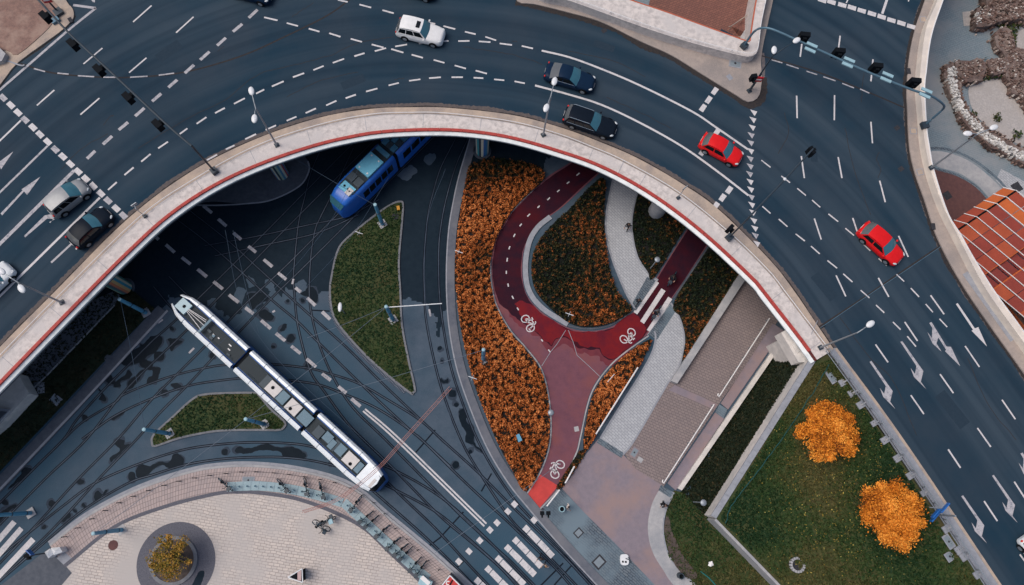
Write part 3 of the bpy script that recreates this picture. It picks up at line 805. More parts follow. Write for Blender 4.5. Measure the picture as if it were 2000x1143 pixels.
# bridge joints and sealed cracks
def joint(pts, w_, name, m='dirt', z=ZD + .005):
    return MB().strip(spl(PX(pts, z), 6), w_, z).build(name, MT[m], road)
def wob(pts, seed, amp=2.0):
    q = spl([Vector((p[0], p[1], 0)) for p in pts], 8)
    return [(p.x + amp * mnoise.noise((i * .4, seed, 0)), p.y + amp * mnoise.noise((i * .4, seed, 7))) for i, p in enumerate(q)]
j1 = [(40, 124), (100, 142), (180, 150), (260, 151), (360, 141), (470, 110), (560, 70), (640, 30), (690, -6)]
joint(j1, .14, 'expansion_joint')
for a, b in (((66, 134), (88, 140)), ((112, 143), (134, 145)), ((152, 148), (184, 150)), ((202, 151), (227, 151)), ((254, 151), (288, 149)), ((310, 147), (340, 143))):
    dash(*a, *b, .14, ZD + .010, 'paint_worn', 'joint_wear')
joint([(1484, 108), (1600, 142), (1700, 182), (1756, 206), (1775, 214)], .13, 'expansion_joint')
for a, b in (((1507, 117), (1528, 123)), ((1536, 126), (1560, 134)), ((1575, 139), (1596, 146)), ((1608, 150), (1632, 158)), ((1645, 163), (1668, 172)), ((1680, 174), (1698, 182))):
    dash(*a, *b, .13, ZD + .010, 'paint_worn', 'joint_wear')
joint([(1598, 640), (1680, 586), (1780, 518), (1855, 468)], .13, 'expansion_joint')
joint([(1602, 641), (1690, 581), (1780, 521), (1840, 480)], .04, 'joint_plate', 'gantry_b', ZD + .011)
joint([(1590, 650), (1612, 636), (1600, 642)], .1, 'expansion_joint')
for k, c in enumerate([[(270, 290), (360, 235), (440, 195), (500, 148), (570, 128), (640, 110), (700, 84), (770, 72)], [(905, 92), (960, 100), (1000, 107), (1060, 125)], [(570, 33), (590, 20), (612, 6)], [(202, 245), (215, 228), (222, 226)],
                       [(1000, 80), (1010, 82)], [(1687, 142), (1684, 175), (1682, 200)], [(1715, 348), (1720, 330), (1712, 312), (1718, 296)], [(1185, 190), (1240, 215), (1310, 250)], [(425, 100), (438, 90)], [(770, 156), (790, 153)], [(1520, 300), (1540, 260), (1532, 220)], [(1640, 620), (1700, 700), (1745, 745), (1790, 850)], [(1650, 250), (1668, 330), (1700, 420)], [(120, 330), (160, 290), (210, 262)], [(560, 190), (620, 160), (700, 140)], [(1110, 100), (1200, 120), (1260, 150)], [(1890, 700), (1930, 790), (1985, 860)]]):
    joint(wob(c, k), .05, 'sealed_crack', 'dirt', ZD + .0036 + k * .00003)
for k, (u, v, w_, l_, a) in enumerate([(1610, 560, .9, 2.6, -.95), (1860, 800, 1.1, 3.2, -.98), (690, 160, .8, 2.2, .45), (330, 100, 1.0, 2.4, .75), (1180, 90, .7, 2.0, -.35), (1590, 300, .6, 1.6, 1.5)]):
    MB().box(P(u, v, ZD + .0005), (l_, w_, .004), a).build('repair_patch', MT['patch'], road)
for u, v in ((1752, 250), (1760, 330), (1690, 760), (1180, 60), (560, 262), (320, 380)):
    MB().box(P(u, v, ZD + .002), (.5, .4, .012), .6).build('road_drain', MT['iron'], road)
# shallow gutter and kerb line of the right-hand road
gut = spl(PX([(1616, 682), (1735, 851), (1927, 1143), (2060, 1345), (2280, 1675)], ZD), 8)
kl = spl(PX([(1630, 682), (1757, 856), (1950, 1143), (2084, 1345), (2304, 1675)], ZD), 8)
eg, ek = even(gut, 60), even(kl, 60)
MB().band(eg, offset(ek, .22), ZD - .5, ZD + .02).top('gutter', MT['coping'], 'grey gutter strip beside the guardrail', 'gutter', kind='structure')
MB().band(offset(ek, .22), offset(ek, 0), ZD - .5, ZD + .05).top('pink_kerb', MT['tan'], 'thin pinkish kerb along the gutter', 'kerb', kind='structure')

# ================================================================== LOWER LEVEL
MB().sheet([(-260, -260, 0), (260, -260, 0), (260, 260, 0), (-260, 260, 0)], 0).top('lower_road', MT['asph_l'], 'grey blue asphalt of the lower tram square', None, kind='structure')
low = bpy.data.objects['lower_road']
def rough_poly(pts, amp, seed, n=10, step=.22):
    q = spl(PX(pts, 0), n, True)
    out = []
    for i, p in enumerate(q):
        d = Vector((mnoise.noise((p.x * .9, p.y * .9, seed)), mnoise.noise((p.x * .9, p.y * .9, seed + 9)), 0)) * amp
        d += Vector((mnoise.noise((p.x * 3, p.y * 3, seed)), mnoise.noise((p.x * 3, p.y * 3, seed + 9)), 0)) * amp * .5
        out.append(p + d)
    return out
def puddle(pts, seed, z=.004, m='wet', amp=.25, name='puddle', n=8):
    return MB().sheet(rough_poly(pts, amp, seed, n), z).build(name, MT[m], low)
# the ground under the bridge is wet, with bridge shade painted in; its ragged edge follows the drip line
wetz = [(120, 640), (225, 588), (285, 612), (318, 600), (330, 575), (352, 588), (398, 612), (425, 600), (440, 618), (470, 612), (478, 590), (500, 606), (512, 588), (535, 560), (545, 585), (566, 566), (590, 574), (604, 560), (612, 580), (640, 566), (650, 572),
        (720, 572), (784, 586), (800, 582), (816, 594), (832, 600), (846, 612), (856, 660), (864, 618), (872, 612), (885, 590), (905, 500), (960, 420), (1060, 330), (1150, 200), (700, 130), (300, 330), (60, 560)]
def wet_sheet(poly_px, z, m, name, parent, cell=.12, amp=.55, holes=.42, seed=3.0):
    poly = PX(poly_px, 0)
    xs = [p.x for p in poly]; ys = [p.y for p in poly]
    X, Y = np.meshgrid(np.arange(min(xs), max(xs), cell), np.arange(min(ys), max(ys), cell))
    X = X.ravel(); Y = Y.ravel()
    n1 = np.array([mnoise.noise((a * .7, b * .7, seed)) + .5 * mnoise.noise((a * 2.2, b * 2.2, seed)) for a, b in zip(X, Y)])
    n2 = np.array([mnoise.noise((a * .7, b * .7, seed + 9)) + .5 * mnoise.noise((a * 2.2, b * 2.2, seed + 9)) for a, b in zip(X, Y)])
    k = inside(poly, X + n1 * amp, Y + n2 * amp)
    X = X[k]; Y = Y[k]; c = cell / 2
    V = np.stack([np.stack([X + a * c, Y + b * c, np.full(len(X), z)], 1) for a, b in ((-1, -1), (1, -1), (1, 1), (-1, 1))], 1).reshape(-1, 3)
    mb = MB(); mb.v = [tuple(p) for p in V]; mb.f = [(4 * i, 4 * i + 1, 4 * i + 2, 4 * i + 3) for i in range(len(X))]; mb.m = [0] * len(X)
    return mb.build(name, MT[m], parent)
wet_sheet(wetz, .0025, 'wet', 'wet_shaded_ground', low)
for k, q in enumerate([[(515, 560), (525, 548), (540, 556), (530, 570)], [(478, 548), (490, 538), (500, 552), (488, 562)], [(455, 575), (470, 562), (482, 572), (466, 588)], [(575, 555), (592, 545), (600, 562), (585, 572)], [(780, 335), (800, 325), (815, 335), (800, 352), (785, 350)], [(830, 305), (848, 298), (850, 312), (836, 322)],
                       [(330, 590), (344, 582), (356, 598), (345, 610)], [(405, 588), (418, 582), (424, 596), (410, 606)]]):
    puddle(q, 20 + k, .0066, 'asph_l', .3, 'dry_patch')
def Z(ox, oy, pts): return [(ox + x / 4, oy + y / 4) for x, y in pts]
def blob(ox, oy, x, y, r, e=1.0): return [(ox + (x + r * math.cos(a) * e) / 4, oy + (y + r * math.sin(a)) / 4) for a in [k * math.pi / 4 for k in range(8)]]
pud = [Z(0, 572, [(1150, 360), (1200, 335), (1260, 350), (1265, 400), (1200, 470), (1100, 540), (1000, 570), (945, 540), (960, 480), (1040, 450), (1095, 430), (1090, 395), (1115, 400)]),
       Z(0, 572, [(1210, 470), (1275, 480), (1270, 530), (1200, 540), (1180, 600), (1100, 575), (1090, 545), (1130, 520), (1200, 530)]),
       Z(0, 572, [(1190, 580), (1250, 590), (1240, 650), (1220, 700), (1150, 715), (1160, 670), (1195, 640)]),
       Z(0, 572, [(810, 650), (850, 635), (900, 690), (910, 715), (860, 715), (810, 685)]),
       Z(0, 572, [(1000, 605), (1030, 630), (1010, 670), (950, 700), (940, 740), (890, 740), (900, 700), (960, 660)]),
       Z(0, 572, [(1060, 650), (1120, 600), (1090, 680), (1010, 750), (1000, 700)]),
       Z(0, 572, [(770, 735), (790, 770), (835, 820), (820, 850), (780, 840), (790, 790), (760, 760)]),
       Z(0, 572, [(1335, 720), (1410, 710), (1425, 745), (1370, 755)]), Z(0, 572, [(870, 970), (950, 925), (965, 945), (890, 990)]),
       Z(0, 572, [(1310, 370), (1370, 365), (1420, 380), (1380, 415), (1340, 450), (1320, 400)]), blob(0, 572, 1345, 280, 16), blob(0, 572, 1280, 780, 28), blob(0, 572, 665, 980, 24), blob(0, 572, 1660, 490, 26),
       Z(0, 857, [(180, 225), (240, 230), (220, 280), (150, 340), (70, 390), (100, 350), (160, 290)]), Z(0, 857, [(905, 10), (970, 0), (980, 35), (1015, 40), (960, 100), (900, 160), (865, 190), (870, 150), (940, 90), (900, 50)]),
       Z(0, 857, [(1080, 215), (1110, 200), (1160, 220), (1240, 180), (1320, 180), (1350, 130), (1400, 120), (1435, 150), (1420, 205), (1330, 230), (1280, 200), (1200, 240), (1150, 280), (1080, 300), (1070, 250)]),
       blob(0, 857, 1030, 303, 36), Z(0, 857, [(740, 420), (780, 400), (800, 425), (840, 390), (845, 410), (770, 465), (735, 480)]), blob(0, 857, 1762, 102, 27),
       [(457, 881), (465, 873), (480, 875), (500, 872), (522, 868), (545, 874), (572, 873), (595, 884), (593, 896), (557, 893), (545, 881), (515, 881), (490, 884), (465, 887)],
       Z(0, 857, [(30, 550), (120, 515), (125, 540), (60, 580), (0, 650), (-20, 620)]), blob(0, 857, 45, 500, 22), blob(0, 857, 400, 505, 28), Z(0, 857, [(500, 620), (550, 585), (555, 610), (500, 655), (482, 650)]), blob(0, 857, 625, 335, 25), blob(0, 857, 585, 560, 15), blob(0, 857, 350, 690, 18), blob(0, 857, 655, 520, 18),
       blob(500, 572, 1437, 440, 16), Z(500, 572, [(1445, 668), (1480, 685), (1500, 668), (1510, 690), (1495, 705), (1450, 702)]), Z(500, 572, [(1512, 755), (1560, 758), (1555, 820), (1508, 818)]), blob(500, 572, 1567, 867, 19),
       Z(500, 572, [(1590, 920), (1640, 920), (1650, 1000), (1700, 1060), (1700, 1150), (1725, 1200), (1780, 1250), (1760, 1250), (1690, 1190), (1640, 1150), (1645, 1080), (1590, 980)]), blob(500, 857, 1672, 100, 16), blob(500, 857, 1560, 205, 27), blob(500, 572, 1455, 530, 9),
       Z(500, 572, [(20, 150), (60, 120), (100, 150), (148, 190), (130, 225), (80, 215), (30, 190)]), Z(500, 572, [(180, 290), (210, 250), (240, 252), (225, 290), (200, 305)]), blob(500, 572, 275, 358, 33), blob(500, 572, 403, 570, 24), blob(500, 572, 140, 425, 14), blob(500, 572, 365, 62, 16), blob(500, 572, 250, 68, 12),
       Z(500, 572, [(340, -20), (460, -40), (480, 60), (440, 90), (420, 40), (370, 20)]), Z(500, 572, [(-60, 10), (60, 0), (90, 60), (20, 90), (-30, 130), (-60, 60)]), blob(500, 857, 600, 190, 18)]
for k, q in enumerate(pud):
    cu, cv = sum(p[0] for p in q) / len(q), sum(p[1] for p in q) / len(q)
    big = []
    for p in q:
        dl = math.hypot(p[0] - cu, p[1] - cv) + 1e-6
        big.append((p[0] + (p[0] - cu) / dl * 2.6, p[1] + (p[1] - cv) / dl * 2.6))
    puddle(big, 140 + k, .0030 + k * .00002, 'damp', .2, 'damp_margin', 8)
    puddle(q, 40 + k, .0045 + k * .00004, 'puddle', .17, 'puddle', 9)

# ---- tram rails
def rail(pts, k):
    q = spl(PX(pts, 0), 6)
    for e_, n_ in ((0, 1), (-1, -2)):
        if proj(q[e_])[1] > 1040 or proj(q[e_])[0] < 60:
            x_ = q[e_] + (q[e_] - q[n_]).normalized() * 16
            q = [x_] + q if e_ == 0 else q + [x_]
    o = MB().strip(q, .24, .0075 + k * .0002).build('tram_rail', MT['groove'], low)
    MB().strip(q, .065, .0115 + k * .0002).build('rail_head', MT['steel'], o)
rails = [[(905, 240), (885, 280), (860, 330), (845, 380), (835, 426), (828, 511), (829, 572), (832, 622), (845, 692), (865, 767), (900, 858), (937, 924), (1000, 1017), (1057, 1072), (1125, 1143), (1190, 1210)],
         [(935, 230), (912, 275), (890, 325), (872, 386), (862, 436), (857, 486), (858, 572), (867, 647), (882, 722), (907, 797), (932, 858), (962, 914), (1000, 970), (1032, 1007), (1100, 1077), (1160, 1143), (1220, 1210)],
         [(760, 210), (650, 320), (540, 432), (450, 522), (347, 622), (300, 664), (250, 714), (200, 764), (150, 820), (125, 857), (75, 907), (0, 982), (-60, 1040)],
         [(790, 215), (680, 325), (570, 435), (480, 527), (370, 640), (250, 757), (170, 857), (97, 927), (32, 992), (-40, 1065)],
         [(850, 230), (740, 340), (650, 428), (560, 518), (483, 590), (441, 633), (405, 672), (350, 727), (295, 782), (231, 857), (150, 939), (65, 1032), (-10, 1110)],
         [(880, 235), (770, 345), (680, 435), (590, 525), (530, 583), (463, 653), (425, 690), (367, 752), (312, 807), (268, 857), (220, 907), (187, 942), (100, 1037), (0, 1132)],
         [(125, 858), (162, 824), (225, 786), (245, 769), (325, 738), (400, 719), (450, 712), (522, 711), (600, 719), (640, 729), (700, 749), (762, 784), (822, 822), (870, 866)],
         [(160, 858), (225, 812), (300, 777), (367, 754), (425, 744), (490, 738), (555, 742), (620, 751), (665, 767), (725, 792), (775, 822), (822, 858), (880, 912)],
         [(20, 1070), (55, 1042), (125, 987), (185, 944), (272, 906), (357, 879), (430, 868), (500, 864), (575, 867), (620, 875), (690, 892), (765, 916), (862, 972), (950, 1052), (1020, 1125)],
         [(40, 1100), (75, 1070), (162, 997), (250, 944), (300, 927), (362, 908), (430, 897), (500, 893), (562, 894), (625, 903), (700, 924), (772, 957), (850, 999), (900, 1039), (962, 1094), (1020, 1150)],
         [(300, 395), (400, 470), (470, 530), (532, 587), (580, 627), (617, 664), (712, 757), (800, 839), (825, 860), (900, 934), (962, 992), (1000, 1027), (1080, 1105), (1120, 1150)],
         [(330, 380), (440, 466), (500, 520), (557, 572), (607, 617), (675, 677), (750, 752), (861, 857), (935, 924), (1000, 989), (1090, 1075), (1160, 1150)],
         [(640, 265), (610, 330), (595, 386), (585, 426), (580, 461), (573, 540), (575, 572), (582, 637), (605, 722), (635, 767), (675, 822), (709, 858), (772, 919), (855, 1004), (920, 1059), (975, 1107), (1015, 1150)],
         [(690, 290), (650, 376), (625, 426), (615, 451), (607, 503), (604, 572), (610, 622), (625, 677), (652, 739), (690, 797), (751, 857), (825, 932), (900, 1007), (967, 1069), (1000, 1099), (1050, 1150)],
         [(300, 560), (346, 612), (450, 705), (560, 806), (650, 888), (732, 962), (825, 1044), (895, 1112), (925, 1143), (980, 1195)],
         [(330, 540), (376, 586), (480, 680), (590, 780), (690, 875), (782, 967), (850, 1032), (910, 1097), (960, 1150)],
         [(400, 480), (500, 462), (600, 440), (680, 422), (740, 390)], [(420, 500), (520, 478), (620, 455), (700, 420)]]
for k, r in enumerate(rails): rail(r, k)
# concrete track slabs joints and seams
for q in [[(905, 1000), (860, 1050), (820, 1080)], [(1100, 1100), (1068, 1132), (1040, 1160)], [(1125, 1095), (1085, 1140), (1070, 1160)], [(905, 1097), (880, 1120)], [(608, 606), (628, 607), (644, 608)], [(960, 925), (940, 960)], [(850, 840), (812, 884)]]:
    MB().strip(PX(q, 0), .13, .0071).build('slab_joint', MT['groove'], low)

# ---- lower markings
LZ = .018
def ld(*q, w_=.34, m='paint_worn', name='lane_dash'): return dash(*q, w_, LZ, m, name, low)
for q in [(397, 402, 414, 416), (426, 428, 442, 442), (456, 455, 471, 468), (485, 481, 500, 493), (515, 507, 532, 521), (543, 533, 559, 546), (577, 562, 588, 571), (600, 582, 616, 597), (629, 609, 645, 624),
          (299, 458, 310, 468), (324, 478, 341, 493), (355, 503, 372, 516), (386, 526, 404, 541), (417, 550, 435, 565), (447, 576, 466, 591), (479, 601, 495, 613), (510, 626, 529, 642), (539, 651, 557, 666), (569, 676, 587, 691),
          (599, 701, 617, 717), (629, 730, 646, 743), (661, 755, 676, 768), (686, 779, 704, 794)]: ld(*q)
for q in [(309, 631, 318, 624), (369, 690, 379, 680), (571, 555, 573, 545), (532, 610, 537, 607), (838, 604, 841, 618)]: ld(*q, w_=.2)
paint_line([(709, 803), (774, 860), (946, 1028)], .15, 'lane_line', LZ, 'paint', low)
paint_line([(713, 799), (780, 857), (950, 1023)], .15, 'lane_line', LZ, 'paint', low)
for q in [(1024, 1029, 1080, 1087), (1004, 1052, 1057, 1107), (988, 1067, 1045, 1123), (970, 1088, 1024, 1142), (950, 1108, 1004, 1162), (929, 1131, 985, 1187)]:
    u0, v0, u1, v1 = q
    for t0, t1 in ((0, .15), (.17, .5), (.52, .81), (.82, 1.0)):
        dash(u0 + (u1 - u0) * t0, v0 + (v1 - v0) * t0, u0 + (u1 - u0) * t1, v0 + (v1 - v0) * t1, .56, LZ, 'paint', 'zebra_block', low)
for c in [(992, 999), (971, 1021), (957, 1035), (937, 1056), (916, 1077), (896, 1097), (1005, 985), (1043, 1016)]:
    dash(c[0] - 4, c[1] - 4, c[0] + 4, c[1] + 4, .5, LZ, 'paint', 'stop_block', low)
for q in [(28, 1019, -14, 1068), (42, 1032, -14, 1096), (65, 1053, -14, 1137)]: dash(*q, .55, LZ, 'paint', 'zebra_bar', low)

# ---- grass, kerbs
def grass_on(poly, parent, per=38, m='blade', size=.13, zf=lambda x, y: .1, tone=None, name='grass_tufts'):
    x, y = scatter(poly, per)
    z = np.array([zf(a, b) for a, b in zip(x, y)]) + rng.uniform(0, .07, len(x))
    r = np.array([.5 + .55 * mnoise.noise((a * .18, b * .18, 4)) + .35 * mnoise.noise((a * .7, b * .7, 2)) for a, b in zip(x, y)]) + rng.normal(0, .16, len(x))
    if tone is not None: r = r + tone
    o = leaf_mesh(name, np.stack([x, y, z], 1), size, MT[m], r, .6, parent, 2.2)
    o['kind'] = 'stuff'
    return o
def island(name, px, label, kerbw=.18, m='grass', per=38, tuft='blade', kerb='kerbgrey'):
    out = spl(PX(px, 0), 6, True)
    c = sum(out, Vector()) / len(out)
    t = tag(thing(name, label, 'lawn', Vector((c.x, c.y, 0))), kind='structure')
    a = sum(out[i].x * out[(i + 1) % len(out)].y - out[(i + 1) % len(out)].x * out[i].y for i in range(len(out)))
    if a < 0: out.reverse()
    cl = out + [out[0], out[1]]
    inn = offset(cl, kerbw)[1:len(out) + 1]
    oo = cl[1:len(out) + 1]
    MB().band(oo + [oo[0]], inn + [inn[0]], 0, .13).build('kerb', MT[kerb], t)
    MB().prism(inn, -.1, .10).build('turf', MT[m], t)
    grass_on(inn, t, per, tuft, tone=-.38)
    return t, inn
islA, pA = island('tram_island', [(781, 393), (789, 399), (787, 436), (781, 511), (784, 572), (787, 634), (800, 704), (812, 757), (809, 768), (797, 767), (725, 707), (675, 654), (650, 617), (643, 572), (647, 536), (660, 486), (687, 456), (737, 416), (765, 398)], 'leaf shaped grass island with stone kerb between the tram tracks', per=60)
islB, pB = island('tram_island', [(499, 766), (450, 766), (400, 769), (375, 779), (335, 815), (300, 848), (296, 866), (305, 873), (355, 857), (425, 844), (500, 842), (545, 842), (558, 834), (557, 822), (530, 797), (508, 771)], 'small triangular grass island beside the white tram', per=60)
# cobbled strip on the outside of the large island
cob = spl(PX([(646, 560), (643, 585), (652, 625), (675, 661), (725, 714), (790, 768)], 0), 6)
MB().bar(offset(cob, .1), .35, 0, .05).build('cobbled_edge', paving('cobble_edge', (.11, .13, .17), (.15, .17, .2), (.03, .04, .06), .16, .16, .8, .03), islA)
# left verge: grass between the bridge and the street
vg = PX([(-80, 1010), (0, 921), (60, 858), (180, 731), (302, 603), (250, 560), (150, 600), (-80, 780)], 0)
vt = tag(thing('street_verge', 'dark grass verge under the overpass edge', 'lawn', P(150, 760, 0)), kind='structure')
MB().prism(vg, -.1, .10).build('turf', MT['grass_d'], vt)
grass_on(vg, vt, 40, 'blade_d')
MB().prism(PX([(-80, 900), (90, 737), (225, 597), (245, 560), (60, 640), (-80, 740)], 0), -.1, .105).build('earth_strip', MT['footdark'], vt)
MB().bar(PX([(-60, 880), (90, 737), (225, 597)], 0), .12, 0, .16).build('edging', MT['conc'], vt)
MB().bar(spl(PX([(-80, 1032), (0, 946), (75, 867), (190, 744), (318, 604)], 0), 4), 1.1, 0, .10).top('street_footway', MT['conc_d'], 'dark footway strip beside the left verge', 'footway', kind='structure')
MB().bar(spl(PX([(-80, 1040), (0, 957), (85, 868), (200, 746), (328, 607)], 0), 4), .2, 0, .115).top('street_kerb', MT['coping'], 'grey kerb of the left footway', 'kerb', kind='structure')
ab2 = thing('stair_block', 'pale concrete stair block at the left frame edge below the overpass', 'block', P(10, 790, 0))
MB().prism(PX([(-60, 790), (2, 742), (35, 730), (57, 769), (0, 830), (-60, 880)], 1.6), 0, 1.6).build('body', MT['white_conc'], ab2)
MB().prism(PX([(-40, 800), (-2, 797), (21, 800), (2, 822), (-40, 855)], 1.6), 1.55, 1.75).build('recess_frame', MT['coping'], ab2)
MB().prism(PX([(-40, 806), (-2, 803), (14, 805), (0, 818), (-40, 845)], 1.75), 1.7, 1.78).build('recess', MT['conc_d'], ab2)
# dark oval traffic island under the bridge at left
oi = spl(PX([(330, 420), (400, 395), (470, 397), (530, 392), (585, 365), (604, 335), (600, 312), (560, 290), (420, 330)], 0), 6, True)
MB().prism(oi, 0, .13).top('bridge_island', MT['conc_d'], 'dark kerbed island under the overpass by the striped pillar', 'island', kind='structure')
MB().strip(spl(PX([(380, 402), (430, 402), (480, 399), (530, 392), (585, 365), (604, 335), (602, 316)], 0), 6), .14, .136).build('kerb_edge', MT['coping'], bpy.data.objects['bridge_island'])

# ---- round plaza at the lower left
ro = [(100, 1067), (175, 1009), (275, 957), (375, 924), (440, 914), (500, 913), (575, 921), (650, 939), (700, 964), (750, 1007), (825, 1069), (870, 1109), (915, 1150), (1040, 1272)]
ri = [(127, 1106), (225, 1029), (325, 989), (425, 964), (470, 961), (500, 962), (575, 973), (650, 999), (712, 1032), (762, 1079), (815, 1129), (840, 1156), (960, 1290)]
eo, ei = even(spl(PX(ro, 0), 6), 150), even(spl(PX(ri, 0), 6), 150)
mb = MB(); uv = []
rows = []
acc = 0
for i in range(150):
    if i: acc += (eo[i] - eo[i - 1]).length
    rows.append([eo[i].lerp(ei[i], t) + Vector((0, 0, .12)) for t in (0, .5, 1)])
    L = (eo[i] - ei[i]).length
    uv += [(acc, 0), (acc, L / 2), (acc, L)]
mb.grid([r[::-1] for r in rows]); mb.uv = [u for k in range(150) for u in uv[k * 3:k * 3 + 3][::-1]]
ringo = mb.top('brick_ring', MT['ringbrick'], 'pinkish brick ring walkway around the plaza', 'paving', kind='structure')
MB().band(offset(eo, .01), offset(eo, .2), 0, .13).build('kerb', MT['conc'], ringo)
MB().band(offset(eo, .2), offset(eo, .5), 0, .03).build('gutter', MT['coping'], ringo)
ct = [p for p in ei] + PX([(960, 1290), (1150, 1700), (-200, 1700), (40, 1230), (100, 1160)], 0)
MB().prism(ct, -.1, .118).top('plaza', MT['plaza'], 'pale slab plaza', 'paving', kind='structure')
plz = bpy.data.objects['plaza']
MB().band(offset(ei, .16), offset(ei, -.16), .05, .13).build('dark_band', MT['dgravel'], plz)
MB().prism(PX([(98, 1070), (142, 1119), (120, 1145), (30, 1250), (-120, 1390), (-200, 1300)], 0), 0, .123).top('asphalt_apron', MT['conc_d'], 'dark asphalt apron by the plaza corner', 'paving', kind='structure')
MB().prism(PX([(112, 1090), (128, 1105), (143, 1092), (128, 1078)], 0), 0, .125).build('cover_slab', MT['coping'], plz)
# planter circle
pc = P(345, 1098, 0)
pt = thing('tree_planter', 'round dark gravel planter ring under the small olive tree', 'planter', pc)
MB().cyl(pc, 3.32, 0, .13, 56).build('gravel_disc', MT['dgravel'], pt)
pc2 = P(340, 1095, 0)
MB().ring(pc2, 1.75, 2.05, .1, .26, 40).build('kerb_ring', MT['kerbgrey'], pt)
MB().cyl(pc2, 1.75, .1, .2, 36).build('earth', MT['bare'], pt)
MB().sheet(rough_poly([(383, 1128), (392, 1114), (400, 1116), (398, 1130), (388, 1150), (372, 1150)], .1, 3), .136).build('wet_patch', MT['wet'], pt)

# ---- bike path
bp = spl(PX([(1180, 262), (1120, 313), (1062, 351), (1000, 413), (967, 471), (960, 524), (965, 572), (975, 605), (1000, 645), (1030, 680), (1060, 722), (1075, 785), (1077, 858), (1060, 917), (1029, 968)], 0), 5)
bp += spl(PX([(1050, 997), (1090, 952), (1122, 889), (1131, 857), (1145, 792), (1160, 752), (1190, 712), (1225, 682), (1265, 654)], 0), 5)
bp += PX([(1314, 581), (1384, 476), (1460, 360), (1420, 330), (1344, 444), (1281, 545)], 0)
bp += spl(PX([(1240, 608), (1195, 638), (1150, 647), (1107, 639), (1057, 609), (1027, 572), (1020, 523), (1027, 478), (1057, 436), (1100, 403), (1160, 348), (1230, 290)], 0), 5)
bike = MB().prism(bp, -.1, .030).top('bike_path', MT['bike'], 'maroon forked bicycle path', 'path', kind='structure')
MB().sheet(PX([(1055, 927), (1090, 949), (1050, 997), (1029, 968)], .036), .036).build('bright_red_end', MT['bike_red'], bike)
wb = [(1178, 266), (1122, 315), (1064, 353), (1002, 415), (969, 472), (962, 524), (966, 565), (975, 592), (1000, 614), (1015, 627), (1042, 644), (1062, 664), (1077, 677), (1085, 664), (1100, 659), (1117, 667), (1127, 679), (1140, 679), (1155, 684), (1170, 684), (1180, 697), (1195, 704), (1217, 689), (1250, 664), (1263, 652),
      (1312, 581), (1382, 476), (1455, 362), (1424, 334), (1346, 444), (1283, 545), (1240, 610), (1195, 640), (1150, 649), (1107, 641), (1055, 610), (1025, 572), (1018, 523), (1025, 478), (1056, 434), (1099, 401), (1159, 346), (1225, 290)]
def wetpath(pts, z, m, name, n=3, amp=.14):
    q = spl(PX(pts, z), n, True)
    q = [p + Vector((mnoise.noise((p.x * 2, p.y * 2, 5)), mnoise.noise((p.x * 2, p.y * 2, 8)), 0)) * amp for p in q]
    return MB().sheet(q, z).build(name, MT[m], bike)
wetpath(wb, .034, 'bike_wet_shade', 'wet_shaded_surface')  # upper sheet: wet surface plus painted bridge shade
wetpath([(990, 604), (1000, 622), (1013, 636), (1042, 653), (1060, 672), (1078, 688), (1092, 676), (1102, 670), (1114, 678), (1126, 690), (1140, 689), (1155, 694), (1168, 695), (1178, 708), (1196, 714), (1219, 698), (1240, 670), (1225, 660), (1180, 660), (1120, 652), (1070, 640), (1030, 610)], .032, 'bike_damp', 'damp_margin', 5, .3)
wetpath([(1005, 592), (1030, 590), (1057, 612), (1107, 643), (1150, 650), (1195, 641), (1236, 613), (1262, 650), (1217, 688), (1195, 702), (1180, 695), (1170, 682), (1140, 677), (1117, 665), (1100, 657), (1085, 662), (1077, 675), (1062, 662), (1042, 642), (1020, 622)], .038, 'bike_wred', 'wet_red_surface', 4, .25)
# kerbs of the path
def kerb(pts, w_, h, m, name, parent, n=6, z0=0):
    return MB().bar(spl(PX(pts, 0), n), w_, z0, h).build(name, MT[m], parent)
kerb([(1062, 351), (1000, 413), (965, 471), (958, 524), (963, 572), (974, 606), (998, 647), (1028, 681), (1058, 723), (1073, 785), (1075, 858), (1058, 917), (1027, 968)], .12, .07, 'conc', 'kerb', bike)
kerb([(1052, 997), (1092, 953), (1124, 889), (1133, 857), (1147, 793), (1162, 754), (1192, 714), (1227, 684), (1267, 656)], .12, .07, 'conc', 'kerb', bike)
kerb([(1075, 424), (1050, 445), (1033, 475), (1026, 523), (1033, 568), (1060, 603), (1109, 634)], .50, .12, 'coping', 'broad_kerb', bike)
kerb([(1109, 637), (1150, 643), (1195, 634), (1240, 604)], .14, .10, 'conc_d', 'kerb', bike)
kerb([(1316, 583), (1386, 478), (1450, 380)], .12, .08, 'conc_d', 'kerb', bike)
def bdash(*q, w_=.13): return dash(*q, w_, .044, 'paint', 'lane_dash', bike)
for q in [(1152, 323, 1147, 327), (1132, 338, 1126, 343), (1112, 355, 1107, 359), (1093, 371, 1088, 375), (1074, 386, 1069, 391), (1054, 402, 1050, 406), (1035, 418, 1030, 423), (1019, 437, 1015, 442), (1006, 457, 1003, 463), (996, 481, 994, 487), (991, 504, 990, 511), (989, 529, 989, 535), (992, 554, 993, 560), (1000, 578, 1003, 584), (1010, 601, 1013, 606), (1033, 642, 1036, 646), (1057, 663, 1060, 667), (1071, 683, 1075, 688)]: bdash(*q)
for q in [(1283, 550, 1241, 612), (1296, 566, 1254, 630), (1309, 582, 1267, 647)]: dash(*q, .50, .044, 'paint', 'zebra_bar', bike)
for q in [[(1105, 645), (1088, 672), (1075, 688), (1058, 715)], [(1110, 645), (1120, 670), (1127, 694), (1150, 715), (1172, 736)]]:
    MB().strip(PX(q, .046), .05, .046).build('surface_seam', MT['coping'], bike)
MB().box(P(1126, 838, .042), (.42, .45, .01), .2).build('inspection_lid', MT['conc'], bike)
